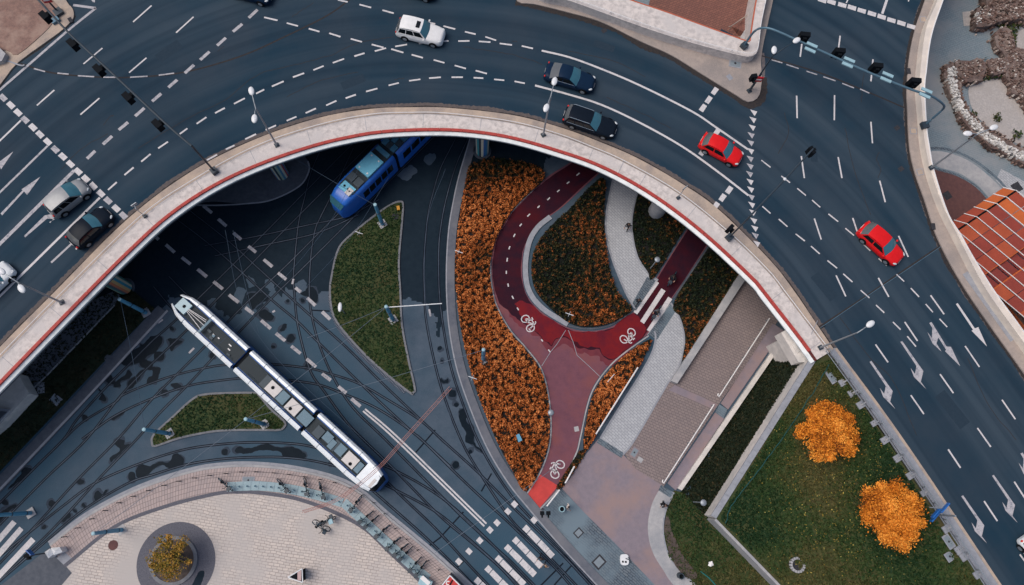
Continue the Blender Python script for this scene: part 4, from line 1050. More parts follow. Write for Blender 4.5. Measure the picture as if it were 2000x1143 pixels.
def bike_symbol(u, v, rot, s):
    c = P(u, v, .045); mb = MB()
    R2 = Matrix.Rotation(rot, 3, 'Z')
    def ln(pts, w_=.10):
        mb.strip([c + R2 @ Vector((x * s, y * s, 0)) for x, y in pts], w_)
    for cx_ in (-.55, .55):
        ln([(cx_ + .36 * math.cos(a), .42 * math.sin(a)) for a in [k * math.pi / 9 for k in range(19)]])
    for q in ([(-.55, 0), (-.15, .0)], [(-.15, .0), (.35, .55)], [(-.55, 0), (-.22, .52)], [(-.22, .52), (.35, .55)], [(-.22, .52), (-.15, 0)], [(.55, 0), (.33, .75)], [(.33, .75), (.15, .8)], [(-.38, .66), (-.1, .66)]):
        ln(q)
    mb.build('bicycle_symbol', MT['paint'], bike)
bike_symbol(1031, 632, math.radians(118) + math.pi, .92)
bike_symbol(1226, 656, math.radians(222), .92)
bike_symbol(1089, 917, math.radians(60), .92)

# ---- pale curved footpaths, ramp, squares
def pave(name, px, m, label, z=.05, n=5, closed=True):
    q = spl(PX(px, 0), n, True) if n else PX(px, 0)
    return MB().prism(q, -.1, z).top(name, MT[m], label, 'paving', kind='structure')
l1 = spl(PX([(1225, 270), (1205, 310), (1197, 351), (1185, 411), (1184, 461), (1197, 511), (1222, 572), (1240, 604)], 0), 6)
r1 = spl(PX([(1285, 548), (1265, 533), (1245, 503), (1235, 461), (1234, 423), (1245, 376), (1262, 335), (1290, 300)], 0), 6)
p1 = MB().prism(l1 + r1, -.1, .06).top('curved_footpath', MT['path'], 'pale sett footpath curving out from under the bridge', 'path', kind='structure')
MB().bar(l1, .16, 0, .1).build('kerb', MT['coping'], p1); MB().bar(r1, .16, 0, .1).build('kerb', MT['coping'], p1)
MB().sheet(PX([(1264, 541), (1281, 548), (1242, 607), (1234, 594)], .066), .066).build('tactile_strip', MT['slate'], p1)
l2 = spl(PX([(1263, 655), (1277, 648), (1280, 664), (1272, 692), (1250, 732), (1210, 795), (1172, 857)], 0), 6)
r2 = spl(PX([(1217, 888), (1240, 858), (1305, 747), (1317, 732), (1332, 697), (1336, 659), (1327, 622), (1310, 592)], 0), 6)
p2 = MB().prism(l2 + r2, -.1, .06).top('straight_footpath', MT['path'], 'pale sett footpath beside the brown ramp', 'path', kind='structure')
MB().bar(l2[6:], .16, 0, .1).build('kerb', MT['coping'], p2); MB().bar(r2, .16, 0, .08).build('kerb', MT['coping'], p2)
MB().sheet(PX([(1311, 592), (1321, 606), (1283, 664), (1266, 653)], .066), .066).build('tactile_strip', MT['slate'], p2)
MB().bar(PX([(1168, 860), (1216, 890)], 0), .5, 0, .07).build('cobble_end', MT['slate'], p2)
rampo = MB().prism(PX([(1480, 520), (1540, 600), (1510, 640), (1400, 795), (1296, 950), (1240, 915), (1219, 887), (1240, 858), (1306, 747), (1322, 742), (1420, 570)], 0), -.1, .045).top('paved_ramp', MT['ramp'], 'brown paved ramp leading under the bridge', 'paving', kind='structure')
sq = MB().prism(PX([(1098, 955), (1132, 903), (1168, 858), (1217, 888), (1240, 912), (1297, 950), (1275, 985), (1266, 1030), (1274, 1075), (1300, 1120), (1350, 1180), (1480, 1330), (1440, 1330), (1300, 1170), (1200, 1060), (1140, 1000)], 0), -.1, .042).top('brown_square', MT['square'], 'brownish paved square at the foot of the ramp', 'paving', kind='structure')
MB().sheet(PX([(1318, 752), (1402, 790), (1395, 800), (1306, 762)], .049), .049).build('dark_paving_strip', MT['square'], rampo)
MB().sheet(PX([(1322, 744), (1405, 780), (1398, 796), (1310, 760)], .048), .048)
cover(1239, 884, .05, .62, .95, 1.0, label='rounded utility cover at the top of the brown square', mat_=MT['square'])
MB().box(P(1250, 898, .05), (.5, .42, .02), -.6).top('pale_slab', MT['conc'], 'small pale slab beside the rounded utility cover', 'slab')
sl = MB().prism(PX([(1052, 1000), (1092, 953), (1100, 958), (1140, 1000), (1200, 1060), (1300, 1165), (1440, 1328), (1345, 1330), (1230, 1190), (1128, 1087)], 0), -.1, .046).top('slate_pavement', MT['slate'], 'blue grey cobbled pavement wedge by the zebra crossing', 'paving', kind='structure')
for (u, v, s_) in ((1130, 1041, .55), (1170, 1098, .75)):
    c = P(u, v, .05)
    MB().box(c, (s_ * 1.4, s_ * 1.2, .015), .75).build('iron_lid', MT['iron'], sl)
    MB().box(c + Vector((0, 0, .008)), (s_, s_ * .85, .015), .75).build('lid_plate', MT['teal'], sl)
lc = spl(PX([(1291, 950), (1273, 985), (1265, 1030), (1273, 1075), (1296, 1115), (1325, 1155), (1460, 1310)], 0), 6)
rc = spl(PX([(1500, 1300), (1370, 1155), (1332, 1120), (1306, 1085), (1295, 1040), (1299, 1000), (1316, 962)], 0), 6)
cw = MB().prism(lc + rc, -.1, .07).top('curved_walk', MT['conc'], 'smooth pale curved walk beside the lower lawn', 'path', kind='structure')
MB().sheet(PX([(1291, 947), (1316, 963), (1309, 972), (1286, 958)], .077), .077).build('cobble_threshold', MT['slate'], cw)
MB().bar(rc, .12, 0, .12).build('kerb', MT['coping'], cw)
rs = spl(PX([(930, 260), (905, 345), (893, 400), (885, 450), (881, 511), (881, 572), (886, 640), (900, 715), (925, 790), (960, 872), (1000, 938), (1040, 988), (1100, 1058), (1185, 1150), (1330, 1310)], 0), 8)
rsw = MB().bar(rs, .72, 0, .10).top('track_footway', MT['footdark'], 'grey footway strip between the tram track and the orange shrubs', 'footway', kind='structure')
MB().bar(offset(rs, -.42), .12, 0, .12).build('kerb', MT['coping'], rsw)
# low walls and rails of the ramp
lw = thing('ramp_wall', 'thick pale low wall on the left side of the brown ramp', 'wall', P(1380, 645, 0))
MB().prism(PX([(1436, 548), (1475, 490), (1490, 500), (1450, 555), (1323, 749), (1311, 744)], .7), 0, .7).build('body', MT['conc'], lw)
rw = thing('ramp_wall', 'slim pale wall on the right side of the brown ramp above the dark bank', 'wall', P(1430, 800, 0))
MB().prism(PX([(1548, 628), (1555, 633), (1332, 958), (1324, 954)], .45), 0, .45).build('body', MT['white_conc'], rw)
for k, q in enumerate([[(1510, 632), (1530, 645), (1422, 800), (1408, 788)], [(1397, 806), (1414, 818), (1320, 958), (1304, 944)]]):
    MB().prism(PX(q, .12), 0, .12).build('side_slab', MT['square'], rw)
MB().prism(PX([(1405, 790), (1421, 800), (1413, 818), (1397, 806)], .11), 0, .11).build('cobble_gap', MT['slate'], rw)
def handrail(name, a, b, label, z0=.05, h=.95, hook=True, r=.055, m='white', n=6):
    pa, pb = P(*a, z0 + h), P(*b, z0 + h)
    t = thing(name, label, 'handrail', Vector((pa.x, pa.y, z0)))
    d = (pb - pa).normalized(); q = Vector((-d.y, d.x, 0))
    mb = MB()
    if hook: mb.tube([pa + q * .22 - d * .02, pa + q * .16 - d * .2, pa - d * .22, pa, pb], r, 8)
    else: mb.tube([pa, pb], r, 8)
    mb.build('rail', MT[m], t)
    for k in range(n + 1):
        p = pa.lerp(pb, (k + .02) / (n + .04)); MB().tube([(p.x, p.y, z0), p], .035, 6).build('post', MT['pole'], t)
    return t
handrail('handrail', (1407, 771), (1503, 622), 'white tubular handrail on the upper half of the ramp', n=8)
handrail('handrail', (1299, 940), (1395, 790), 'white tubular handrail on the lower half of the ramp', n=8)
for k, (a, b, lab) in enumerate([((1246, 718), (1164, 848), 'long white railing slanting through the small orange shrub bed'), ((1200, 731), (1187, 746), 'short white rail bit among the small orange shrub bed'), ((1122, 911), (1104, 944), 'short white railing beside the bicycle symbol near the square'), ((1093, 957), (1068, 989), 'short white railing beside the bright red path end')]):
    handrail('railing', a, b, lab, h=.9, hook=False, r=.07 if k != 1 else .03, n=4 if k == 0 else 2)

# ================================================================== EMBANKMENT, LAWNS, BEDS
def lerp3(pts, t):
    L = [0]
    for a, b in zip(pts, pts[1:]): L.append(L[-1] + (b - a).length)
    d = t * L[-1]
    for i in range(len(pts) - 1):
        if d <= L[i + 1] + 1e-9: return pts[i].lerp(pts[i + 1], (d - L[i]) / max(L[i + 1] - L[i], 1e-9))
    return pts[-1]
cop = [P(1592, 706, 7.85), P(1398, 1013, 2.3)]
lowl = [P(1398, 1013, 2.3), P(1700, 1324, 2.3)]
rdl = [P(1618, 690, 7.95), P(1780, 930, 7.95), P(2060, 1345, 7.95)]
NE = 44
rows = []
for i in range(NE + 1):
    s_ = i / NE
    a = lerp3(cop, s_ * 2) if s_ <= .5 else lerp3(lowl, s_ * 2 - 1)
    b = lerp3(rdl, s_)
    row = []
    for j in range(NE + 1):
        t = j / NE
        p = a.lerp(b, t)
        bell = 4 * t * (1 - t)
        p.z += .22 * bell * mnoise.noise((p.x * .3, p.y * .3, 1)) + .10 * bell * mnoise.noise((p.x, p.y, 2))
        row.append(p)
    rows.append(row)
emb = tag(thing('grass_embankment', 'grass embankment with orange trees below the road', 'lawn', P(1650, 950, 0)), kind='structure')
MB().grid([r[::-1] for r in rows]).build('turf', MT['grass'], emb, smooth=True)
EP = [p for r in rows for p in r]
EUV = np.array([proj(p) for p in EP])
EXY = np.array([(p.x, p.y, p.z) for p in EP])
def on_emb(u, v):
    k = np.argsort((EUV[:, 0] - u) ** 2 + (EUV[:, 1] - v) ** 2)[:4]
    wts = 1 / (np.sqrt((EUV[k, 0] - u) ** 2 + (EUV[k, 1] - v) ** 2) + .5)
    return P(u, v, float((EXY[k, 2] * wts).sum() / wts.sum()))
def emb_scatter(n, lo=(.02, .02), hi=(.98, .98)):
    i = rng.uniform(lo[0], hi[0], n) * NE; j = rng.uniform(lo[1], hi[1], n) * NE
    i0 = i.astype(int); j0 = j.astype(int); fi_ = (i - i0)[:, None]; fj = (j - j0)[:, None]
    G = EXY.reshape(NE + 1, NE + 1, 3)
    return (G[i0, j0] * (1 - fi_) + G[i0 + 1, j0] * fi_) * (1 - fj) + (G[i0, j0 + 1] * (1 - fi_) + G[i0 + 1, j0 + 1] * fi_) * fj
pts = emb_scatter(40000); pts[:, 2] += rng.uniform(.0, .08, len(pts))
rv = np.array([.42 + .95 * mnoise.noise((a * .16, b * .16, 4)) + .3 * mnoise.noise((a * .6, b * .6, 2)) for a, b, c in pts]) + rng.normal(0, .15, len(pts))
o = leaf_mesh('grass_tufts', pts, .16, MT['blade'], rv, .6, emb, 2.2); o['kind'] = 'stuff'
t1, t2 = on_emb(1630, 850), on_emb(1752, 1015)
pts = emb_scatter(2700)
d = np.minimum(np.hypot(pts[:, 0] - t1.x - 1, pts[:, 1] - t1.y + 3), np.hypot(pts[:, 0] - t2.x + 4, pts[:, 1] - t2.y))
keep = rng.uniform(0, 1, len(pts)) < np.clip(1.3 - d / 6, .07, 1)
pts = pts[keep]; pts[:, 2] += .10
o = leaf_mesh('fallen_leaves', pts, .082, MT['fallen'], None, 2.5, None, 1.3)
tag(o, 'yellow fallen leaves scattered over the embankment grass', 'leaves', kind='stuff')
# retaining wall: coping and pale face
rt = thing('retaining_wall', 'long pale retaining wall holding the grass embankment', 'wall', P(1480, 880, 0))
nA = (cop[1] - cop[0]); nA.z = 0; nA.normalize(); side = Vector((nA.y, -nA.x, 0))
if side.x > 0: side = -side
def sloped_wall(a, b, th, drop0, drop1, out, m, name, parent, rise=.0):
    mb = MB()
    A0, B0 = a + Vector((0, 0, rise)), b + Vector((0, 0, rise))
    A1, B1 = A0 + out * th, B0 + out * th
    lo = [Vector((p.x, p.y, p.z - dr)) for p, dr in ((A0, drop0), (B0, drop1), (B1, drop1), (A1, drop0))]
    mb.add([A0, B0, B1, A1] + lo, [(3, 2, 1, 0), (0, 1, 5, 4), (1, 2, 6, 5), (2, 3, 7, 6), (3, 0, 4, 7), (4, 5, 6, 7)])
    return mb.build(name, MT[m], parent)
ncop = 14
for k in range(ncop):
    a, b = cop[0].lerp(cop[1], (k + .006) / ncop), cop[0].lerp(cop[1], (k + .994) / ncop)
    sloped_wall(a, b, .50, .22, .22, side, 'coping', 'coping_stone', rt, .12)
sloped_wall(cop[0] + side * .10, cop[1] + side * .10, .36, 2.2, 2.3, side, 'white_conc', 'face', rt, -.1)
l2w = thing('retaining_wall', 'thin low pale wall along the lower lawn edge of the embankment', 'wall', P(1460, 1080, 0))
dd = (lowl[1] - lowl[0]).normalized(); s2 = Vector((dd.y, -dd.x, 0))
if s2.y > 0: s2 = -s2
sloped_wall(lowl[0], lowl[1], .22, 2.3, 2.3, s2, 'conc', 'body', l2w, .1)
# dark bank between ramp and wall
b_in = [P(1550, 640, 0), P(1330, 960, 0)]
b_out = [cop[0] + side * .44 - Vector((0, 0, 2.0)), cop[1] + side * .44 - Vector((0, 0, 2.2))]
rows2 = []
for i in range(25):
    a, b = b_in[0].lerp(b_in[1], i / 24), b_out[0].lerp(b_out[1], i / 24)
    r_ = []
    for j in range(17):
        p = a.lerp(b, j / 16); tt = j / 16
        p.z = a.z + (b.z - a.z) * tt ** 1.8 + .02 + .12 * mnoise.noise((p.x * .6, p.y * .6, 3)); r_.append(p)
    rows2.append(r_)
bank = tag(thing('ivy_bank', 'dark ivy bank below the retaining wall', 'bank', P(1450, 850, 0)), kind='structure')
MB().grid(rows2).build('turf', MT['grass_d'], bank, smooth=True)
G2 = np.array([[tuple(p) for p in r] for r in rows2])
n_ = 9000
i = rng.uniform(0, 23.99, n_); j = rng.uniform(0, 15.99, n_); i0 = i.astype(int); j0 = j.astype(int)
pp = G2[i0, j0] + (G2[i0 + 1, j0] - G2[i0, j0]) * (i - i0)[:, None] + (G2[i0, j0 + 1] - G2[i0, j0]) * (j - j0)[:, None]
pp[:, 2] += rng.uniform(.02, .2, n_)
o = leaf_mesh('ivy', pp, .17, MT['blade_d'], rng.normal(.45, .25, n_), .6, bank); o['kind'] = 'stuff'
# lower lawn
ll = PX([(1316, 958), (1334, 962), (1392, 1016), (1410, 1035), (1710, 1336), (1530, 1330), (1400, 1185), (1360, 1150), (1330, 1118), (1304, 1083), (1297, 1040), (1301, 1000)], 0)
lawn = tag(thing('lower_lawn', 'green lawn below the low wall', 'lawn', P(1400, 1080, 0)), kind='structure')
MB().prism(ll, -.1, .06).build('turf', MT['grass'], lawn)
grass_on(ll, lawn, 70, 'blade', .14)
MB().sheet(rough_poly([(1297, 1020), (1304, 1008), (1312, 1035), (1322, 1062), (1340, 1095), (1362, 1125), (1340, 1128), (1312, 1092), (1300, 1060)], .12, 6), .155).build('bare_earth', MT['bare'], lawn)

# ---- shrub beds
def bed(px, label, per=150, tone=0.0, h=.75, size=.115, tonef=None, name='shrub_bed', m='leaf_o'):
    poly = spl(PX(px, .3), 5, True)
    c = sum(poly, Vector()) / len(poly)
    t = thing(name, label, 'shrubs', Vector((c.x, c.y, 0)))
    t['kind'] = 'stuff'
    MB().prism(poly, -.1, .12).build('earth', MT['earth'], t)
    x, y = scatter(poly, per * 2.1)
    cl = np.array([mnoise.noise((a * 1.25, b * 1.25, 3)) for a, b in zip(x, y)])
    c2 = np.array([mnoise.noise((a * 2.8, b * 2.8, 8)) for a, b in zip(x, y)])
    big = np.array([mnoise.noise((a * .22, b * .22, 5)) for a, b in zip(x, y)])
    top = h * (.60 + .50 * cl + .55 * c2)
    f = rng.uniform(0, 1, len(x)) ** .6
    z = .1 + np.maximum(top, .15) * f
    r = .50 + .50 * c2 + .20 * cl + .36 * big + .55 * (f - .62) + rng.normal(0, .10, len(x)) + tone  # deeper leaves get darker colour: shade inside the bed painted in
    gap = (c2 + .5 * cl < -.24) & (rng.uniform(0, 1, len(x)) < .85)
    r[gap] -= .35; z[gap] *= .3  # leaves in gaps sunk and darkened, gap shade put into their colour
    if tonef is not None:
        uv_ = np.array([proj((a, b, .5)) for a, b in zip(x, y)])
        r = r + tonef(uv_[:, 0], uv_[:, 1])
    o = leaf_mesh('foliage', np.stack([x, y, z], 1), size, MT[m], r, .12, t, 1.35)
    o['kind'] = 'stuff'
    return t
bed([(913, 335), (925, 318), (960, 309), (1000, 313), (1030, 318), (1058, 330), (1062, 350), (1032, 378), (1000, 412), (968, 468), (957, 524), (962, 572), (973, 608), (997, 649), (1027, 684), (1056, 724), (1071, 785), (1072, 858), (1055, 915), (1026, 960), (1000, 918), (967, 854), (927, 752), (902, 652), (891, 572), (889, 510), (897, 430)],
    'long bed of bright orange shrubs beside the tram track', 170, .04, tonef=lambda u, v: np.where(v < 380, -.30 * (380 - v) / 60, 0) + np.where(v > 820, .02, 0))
bed([(1272, 662), (1262, 690), (1245, 722), (1205, 785), (1170, 840), (1145, 882), (1140, 860), (1150, 800), (1165, 757), (1195, 718), (1228, 688)], 'small wedge of orange shrubs between maroon path and pale footpath', 170, .02,
    tonef=lambda u, v: np.where(u - 1175 + (v - 800) * .62 > 24, -.2, 0))
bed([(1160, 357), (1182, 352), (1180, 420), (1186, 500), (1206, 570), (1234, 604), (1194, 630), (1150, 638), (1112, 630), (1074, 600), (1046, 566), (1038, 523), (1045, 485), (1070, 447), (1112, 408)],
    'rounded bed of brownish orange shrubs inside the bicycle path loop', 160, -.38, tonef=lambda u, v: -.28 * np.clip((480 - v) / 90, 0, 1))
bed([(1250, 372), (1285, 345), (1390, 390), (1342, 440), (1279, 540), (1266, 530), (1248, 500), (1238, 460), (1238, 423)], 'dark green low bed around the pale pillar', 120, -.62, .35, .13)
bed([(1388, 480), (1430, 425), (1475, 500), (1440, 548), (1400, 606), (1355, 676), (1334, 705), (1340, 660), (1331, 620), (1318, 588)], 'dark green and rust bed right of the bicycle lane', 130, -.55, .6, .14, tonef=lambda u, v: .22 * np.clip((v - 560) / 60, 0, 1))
bed([(1102, 948), (1088, 950), (1124, 893), (1134, 880), (1142, 888)], 'tiny green bed beside the short white railing', 120, -.4, .3, .13)

# ---- trees
def tree(u, v, base, R, hgt, label, m, nleaf, seed, lean=.0, size=.17, open_=0.0):
    rg = np.random.default_rng(seed)
    zc = base.z + hgt
    c = P(u, v, zc + R * .25); c.z = zc
    base = Vector((c.x, c.y, base.z))
    t = thing('tree', label, 'tree', base)
    tr = MB(); tr.tube([base, base + Vector((.05, .03, hgt * .45)), c + Vector((0, 0, -R * .25)), c + Vector((0, 0, R * .35))], [.17, .13, .09, .03], 9)
    tr.build('trunk', MT['bark'], t, smooth=True)
    cents = []
    nb = 64
    for k in range(nb):
        a = k * 2.39996 + rg.uniform(-.4, .4); rr = math.sqrt((k + .6) / nb) * R * rg.uniform(.72, 1.06)
        if rg.uniform() < .14: continue
        top = math.sqrt(max(0.02, 1 - (rr / R) ** 2 * .95))
        cents.append((c.x + rr * math.cos(a), c.y + rr * math.sin(a), c.z + R * .62 * top * rg.uniform(.5, 1.05) - .2))
    br_ = MB()
    for q in cents[::2]:
        s0 = Vector((base.x, base.y, base.z + hgt * rg.uniform(.4, .8)))
        e = Vector(q); mid = s0.lerp(e, .55) + Vector((0, 0, -.15))
        br_.tube([s0, mid, e], [.055, .035, .012], 5)
    br_.build('branches', MT['bark'], t)
    L = []; rr_ = []
    per = nleaf // nb
    for q in cents:
        sg = R * rg.uniform(.06, .14)
        p = rg.normal(size=(per, 3)) * sg * np.array([1, 1, .75]) + np.array(q)
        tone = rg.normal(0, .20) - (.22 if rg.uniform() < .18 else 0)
        L.append(p); rr_.append(.52 + tone + .30 * (p[:, 2] - q[2]) / sg * .35 + rg.normal(0, .17, per))  # lower leaves of a clump coloured darker: painted inner crown shade
    # drooping inner and lower leaves
    L = np.concatenate(L); rr_ = np.concatenate(rr_)
    ext = np.hypot(L[:, 0] - c.x, L[:, 1] - c.y)
    ang = np.arctan2(L[:, 1] - c.y, L[:, 0] - c.x)
    lim = R * (1.0 + .05 * np.sin(ang * 3 + seed) + .05 * np.sin(ang * 7 + 2 * seed) + .04 * np.sin(ang * 13 + seed))
    k = ext < lim * 1.22
    if open_: k &= rg.uniform(0, 1, len(k)) > open_
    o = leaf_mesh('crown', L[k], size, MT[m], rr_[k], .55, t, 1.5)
    return t
tree(1622, 842, on_emb(1600, 846), 2.25, 2.3, 'smaller bright orange round tree on the grass near the bridge end', 'leaf_t', 26000, 3, size=.10)
tree(1744, 1005, on_emb(1715, 1005), 2.55, 2.5, 'larger bright orange round tree on the grass by the guardrail', 'leaf_t', 36000, 5, size=.10)
tree(328, 1088, P(336, 1089, .2), 1.75, 2.0, 'small olive and amber tree in the round planter', 'leaf_y', 7000, 9, size=.11, open_=.62)

# ---- guardrail, slabs, covers on the embankment
gl = even(spl(PX([(1613, 684), (1733, 852), (1924, 1143), (2050, 1335), (2270, 1668)], ZD + .02), 6), 90)
gr = thing('guardrail', 'galvanised steel guardrail between the embankment and the road', 'guardrail', gl[20])
for k, off_ in enumerate((.0, .28)):
    q = offset(gl, -off_)
    mb = MB(); hz = .72 if k == 0 else .5
    mb.tube([p + Vector((0, 0, hz)) for p in q], .07 if k == 0 else .04, 6); mb.build('beam', MT['pole'], gr)
for p in gl[::3]: MB().tube([(p.x, p.y, ZD - .6), (p.x, p.y, ZD + .72)], .05, 6).build('post', MT['pole'], gr)
for k, (u, v, w_) in enumerate([(1645, 747, .62), (1663, 768, .62), (1680, 791, .62), (1706, 827, .5), (1727, 860, .6), (1752, 895, .6), (1777, 929, .6), (1803, 963, .5), (1847, 1033, .6), (1872, 1074, .65), (1882, 1087, .65), (1908, 1122, .6)]):
    c = on_emb(u, v)
    t = thing('gutter_slab', 'pale drainage slab under the guardrail, number %s down from the bridge' % ['one', 'two', 'three', 'four', 'five', 'six', 'seven', 'eight', 'nine', 'ten', 'eleven', 'twelve'][k], 'slab', c, group='drainage slabs along the guardrail')
    c.z = max(c.z, ZD - .45)
    MB().box(c + Vector((0, 0, .06)), (w_, w_ * .9, .14), .5).build('slab', MT['coping'], t)
    MB().box(c + Vector((.22, .1, .16)), (w_ * .8, .12, .1), .5).build('spout', MT['conc'], t)
cv = on_emb(1624, 736); cover(1624, 736, cv.z + .1, .62, 1.15, -1.05, label='long framed utility cover on the grass beside the bridge end')
cv = on_emb(1853, 1058); cover(1853, 1058, cv.z + .1, .62, 1.15, -1.05, label='long framed utility cover on the grass near the blue signs')
cv = on_emb(1855, 1087); cover(1855, 1087, cv.z + .1, .72, .72, -1.05, label='square framed utility cover on the grass lowest by the guardrail')
wl = on_emb(1556, 1103)
t = thing('stone_well', 'round stone ringed pit in the lower grass', 'well', wl)
for k in range(16):
    a = k * math.pi / 8
    MB().box(wl + Vector((math.cos(a) * .55, math.sin(a) * .55, .12)), (.2, .17, .3), a).build('stone', MT['conc'], t)
MB().cyl(wl, .46, wl.z, wl.z + .07, 18).build('pit', MT['iron'], t)
hs = [on_emb(u, v) + Vector((0, 0, .12)) for u, v in wob([(1618, 712), (1590, 762), (1555, 815), (1510, 880), (1468, 935), (1430, 985), (1416, 1022)], 4, 3)]
MB().tube(hs, .045, 6).top('green_hose', flat('hose', (.010, .065, .06)), 'teal rope like hose lying along the embankment grass', 'hose', base=hs[0])
hs = [P(u, v, .15) for u, v in [(1368, 1116), (1384, 1128), (1404, 1150)]]
MB().tube(hs, .06, 6).top('green_hose', flat('hose_b', (.015, .14, .13)), 'short teal hose on the lower lawn at the frame bottom', 'hose', base=hs[0])
MB().add([P(1384, 1098, .2), P(1391, 1096, .25), P(1394, 1104, .22), P(1388, 1107, .3), P(1383, 1105, .2)], [(0, 1, 2, 3, 4)]).top('litter', MT['white'], 'crumpled white paper on the lower lawn', 'litter')

# ================================================================== RIGHT SIDE: RUINS AND CANOPY
fl = MB().sheet(PX([(1790, -200), (1795, 260), (1840, 400), (1870, 470), (2060, 700), (2300, 700), (2300, -200)], .0), .016).top('ruin_court', MT['bluepave'], 'blue grey paving around the fort ruins', 'paving', kind='structure')
mr = [(1800, 318), (1828, 330), (1870, 343), (1910, 368), (1938, 402), (1930, 440), (1880, 460), (1840, 430)]
MB().sheet(spl(PX(mr, .02), 5, True), .024).build('maroon_sector', MT['maroon'], fl)
MB().strip(spl(PX([(1800, 318), (1828, 330), (1870, 343), (1908, 366), (1940, 402)], 0), 6), .24, .03).build('dark_edging', MT['slate'], fl)
MB().strip(spl(PX([(1800, 290), (1850, 292), (1900, 312), (1950, 352), (1990, 400)], 0), 6), .28, .03).build('dark_edging', MT['slate'], fl)
MB().sheet(spl(PX([(1815, 298), (1850, 298), (1898, 318), (1946, 358), (1980, 400), (1945, 400), (1912, 364), (1872, 338), (1830, 325)], 0), 4, True), .020).build('smooth_band', MT['conc'], fl)
MB().sheet(PX([(1955, 330), (2010, 360), (2060, 420), (2030, 450), (1985, 395), (1945, 352)], 0), .022).build('pale_setts', MT['path'], fl)
for u, v, r in ((1850, 382, .5), (1986, 366, .6)):
    c = P(u, v, .03)
    MB().box(c, (r * 1.6, r * 1.6, .02), .5).build('iron_lid', MT['iron'], fl)
def stones(poly_px, z0, z1, per, m, smin, smax, tone, parent, seed=0, name='rubble'):
    poly = PX(poly_px, (z0 + z1) / 2)
    x, y = scatter(poly, per)
    V = []; Fc = []; R_ = []
    for a, b in zip(x, y):
        s_ = rng.uniform(smin, smax); zz = rng.uniform(z0, z1)
        ax = rng.uniform(0, 6.28); h = s_ * rng.uniform(.5, .9)
        ring = [(a + s_ * rng.uniform(.7, 1.1) * math.cos(ax + k * 1.2566) * .5, b + s_ * rng.uniform(.6, 1.0) * math.sin(ax + k * 1.2566) * .5) for k in range(5)]
        b0 = len(V)
        V += [(p[0], p[1], zz - .3) for p in ring] + [(a + (p[0] - a) * .75, b + (p[1] - b) * .75, zz + h * .5) for p in ring]
        Fc += [tuple(b0 + 5 + k for k in range(5))] + [(b0 + k, b0 + (k + 1) % 5, b0 + 5 + (k + 1) % 5, b0 + 5 + k) for k in range(5)]
        R_ += [min(1, max(0, rng.normal(tone, .27)))] * 6
    mb = MB(); mb.add(V, Fc)
    o = mb.build(name, MT[m], parent)
    at = o.data.attributes.new('rnd', 'FLOAT', 'FACE'); at.data.foreach_set('value', np.array(R_, np.float32))
    o['kind'] = 'stuff'
    return o
def ruin(label, px, z1, parts, seed, m='ruin'):
    z1 *= .7
    c = P(sum(p[0] for p in px) / len(px), sum(p[1] for p in px) / len(px), 0)
    t = thing('ruined_wall', label, 'ruin', c)
    q = spl(PX(px, z1), 4, True)
    q = [p + Vector((mnoise.noise((p.x, p.y, seed)), mnoise.noise((p.x, p.y, seed + 4)), 0)) * .5 for p in q]
    MB().prism(q, 0, z1).build('core', MT[m], t)
    q2 = resample(q + [q[0]], .28)
    V = []; Fc = []; R_ = []
    for p in q2:
        for zz_ in (rng.uniform(0, z1 * .5), rng.uniform(z1 * .5, z1)):
            s_ = rng.uniform(.12, .34); a, b = p.x + rng.normal(0, .13), p.y + rng.normal(0, .13); ax = rng.uniform(0, 6.28)
            ring = [(a + s_ * math.cos(ax + k * 1.2566) * .5, b + s_ * math.sin(ax + k * 1.2566) * .5) for k in range(5)]
            b0 = len(V); V += [(w_[0], w_[1], zz_ - .2) for w_ in ring] + [(a + (w_[0] - a) * .75, b + (w_[1] - b) * .75, zz_ + s_ * .4) for w_ in ring]
            Fc += [tuple(b0 + 5 + k for k in range(5))] + [(b0 + k, b0 + (k + 1) % 5, b0 + 5 + (k + 1) % 5, b0 + 5 + k) for k in range(5)]; R_ += [min(1, max(0, rng.normal(.5, .28)))] * 6
    mb = MB(); mb.add(V, Fc); o = mb.build('edge_stones', MT['rubble'], t); o['kind'] = 'stuff'
    at = o.data.attributes.new('rnd', 'FLOAT', 'FACE'); at.data.foreach_set('value', np.array(R_, np.float32))
    for pp_, mm, tone, per, s0, s1 in parts: stones(pp_, z1 - .1, z1 + .1, per * 1.3, mm, s0 * .7, s1 * .9, tone, t)
    return t
ruin('curved ruined fort wall faced with pale stones', [(1849, 133), (1876, 122), (1892, 128), (1882, 150), (1880, 180), (1892, 215), (1930, 250), (1975, 278), (2030, 300), (2030, 335), (1985, 314), (1940, 287), (1900, 258), (1866, 212), (1848, 158)], 1.0,
     [([(1850, 135), (1868, 130), (1868, 170), (1885, 214), (1920, 252), (1970, 286), (2030, 312), (2030, 332), (1985, 311), (1940, 284), (1902, 255), (1868, 210), (1850, 157)], 'stone', .72, 60, .22, .5), ([(1868, 132), (1890, 128), (1880, 180), (1895, 216), (1935, 250), (2030, 300), (1960, 272), (1900, 240), (1872, 190)], 'rubble', .5, 22, .15, .35)], 2)
ruin('square ruined brick pier at the end of the curved wall', [(1866, 124), (1920, 114), (1922, 150), (1884, 156), (1872, 142)], 1.25, [([(1868, 126), (1919, 116), (1921, 148), (1884, 154)], 'rubble', .45, 34, .14, .34)], 5)
ruin('second ruined brick pier right of the narrow grass gap', [(1931, 118), (1968, 112), (1968, 138), (1936, 145)], 1.25, [([(1932, 119), (1967, 113), (1967, 137), (1937, 144)], 'rubble', .55, 34, .14, .34)], 7)
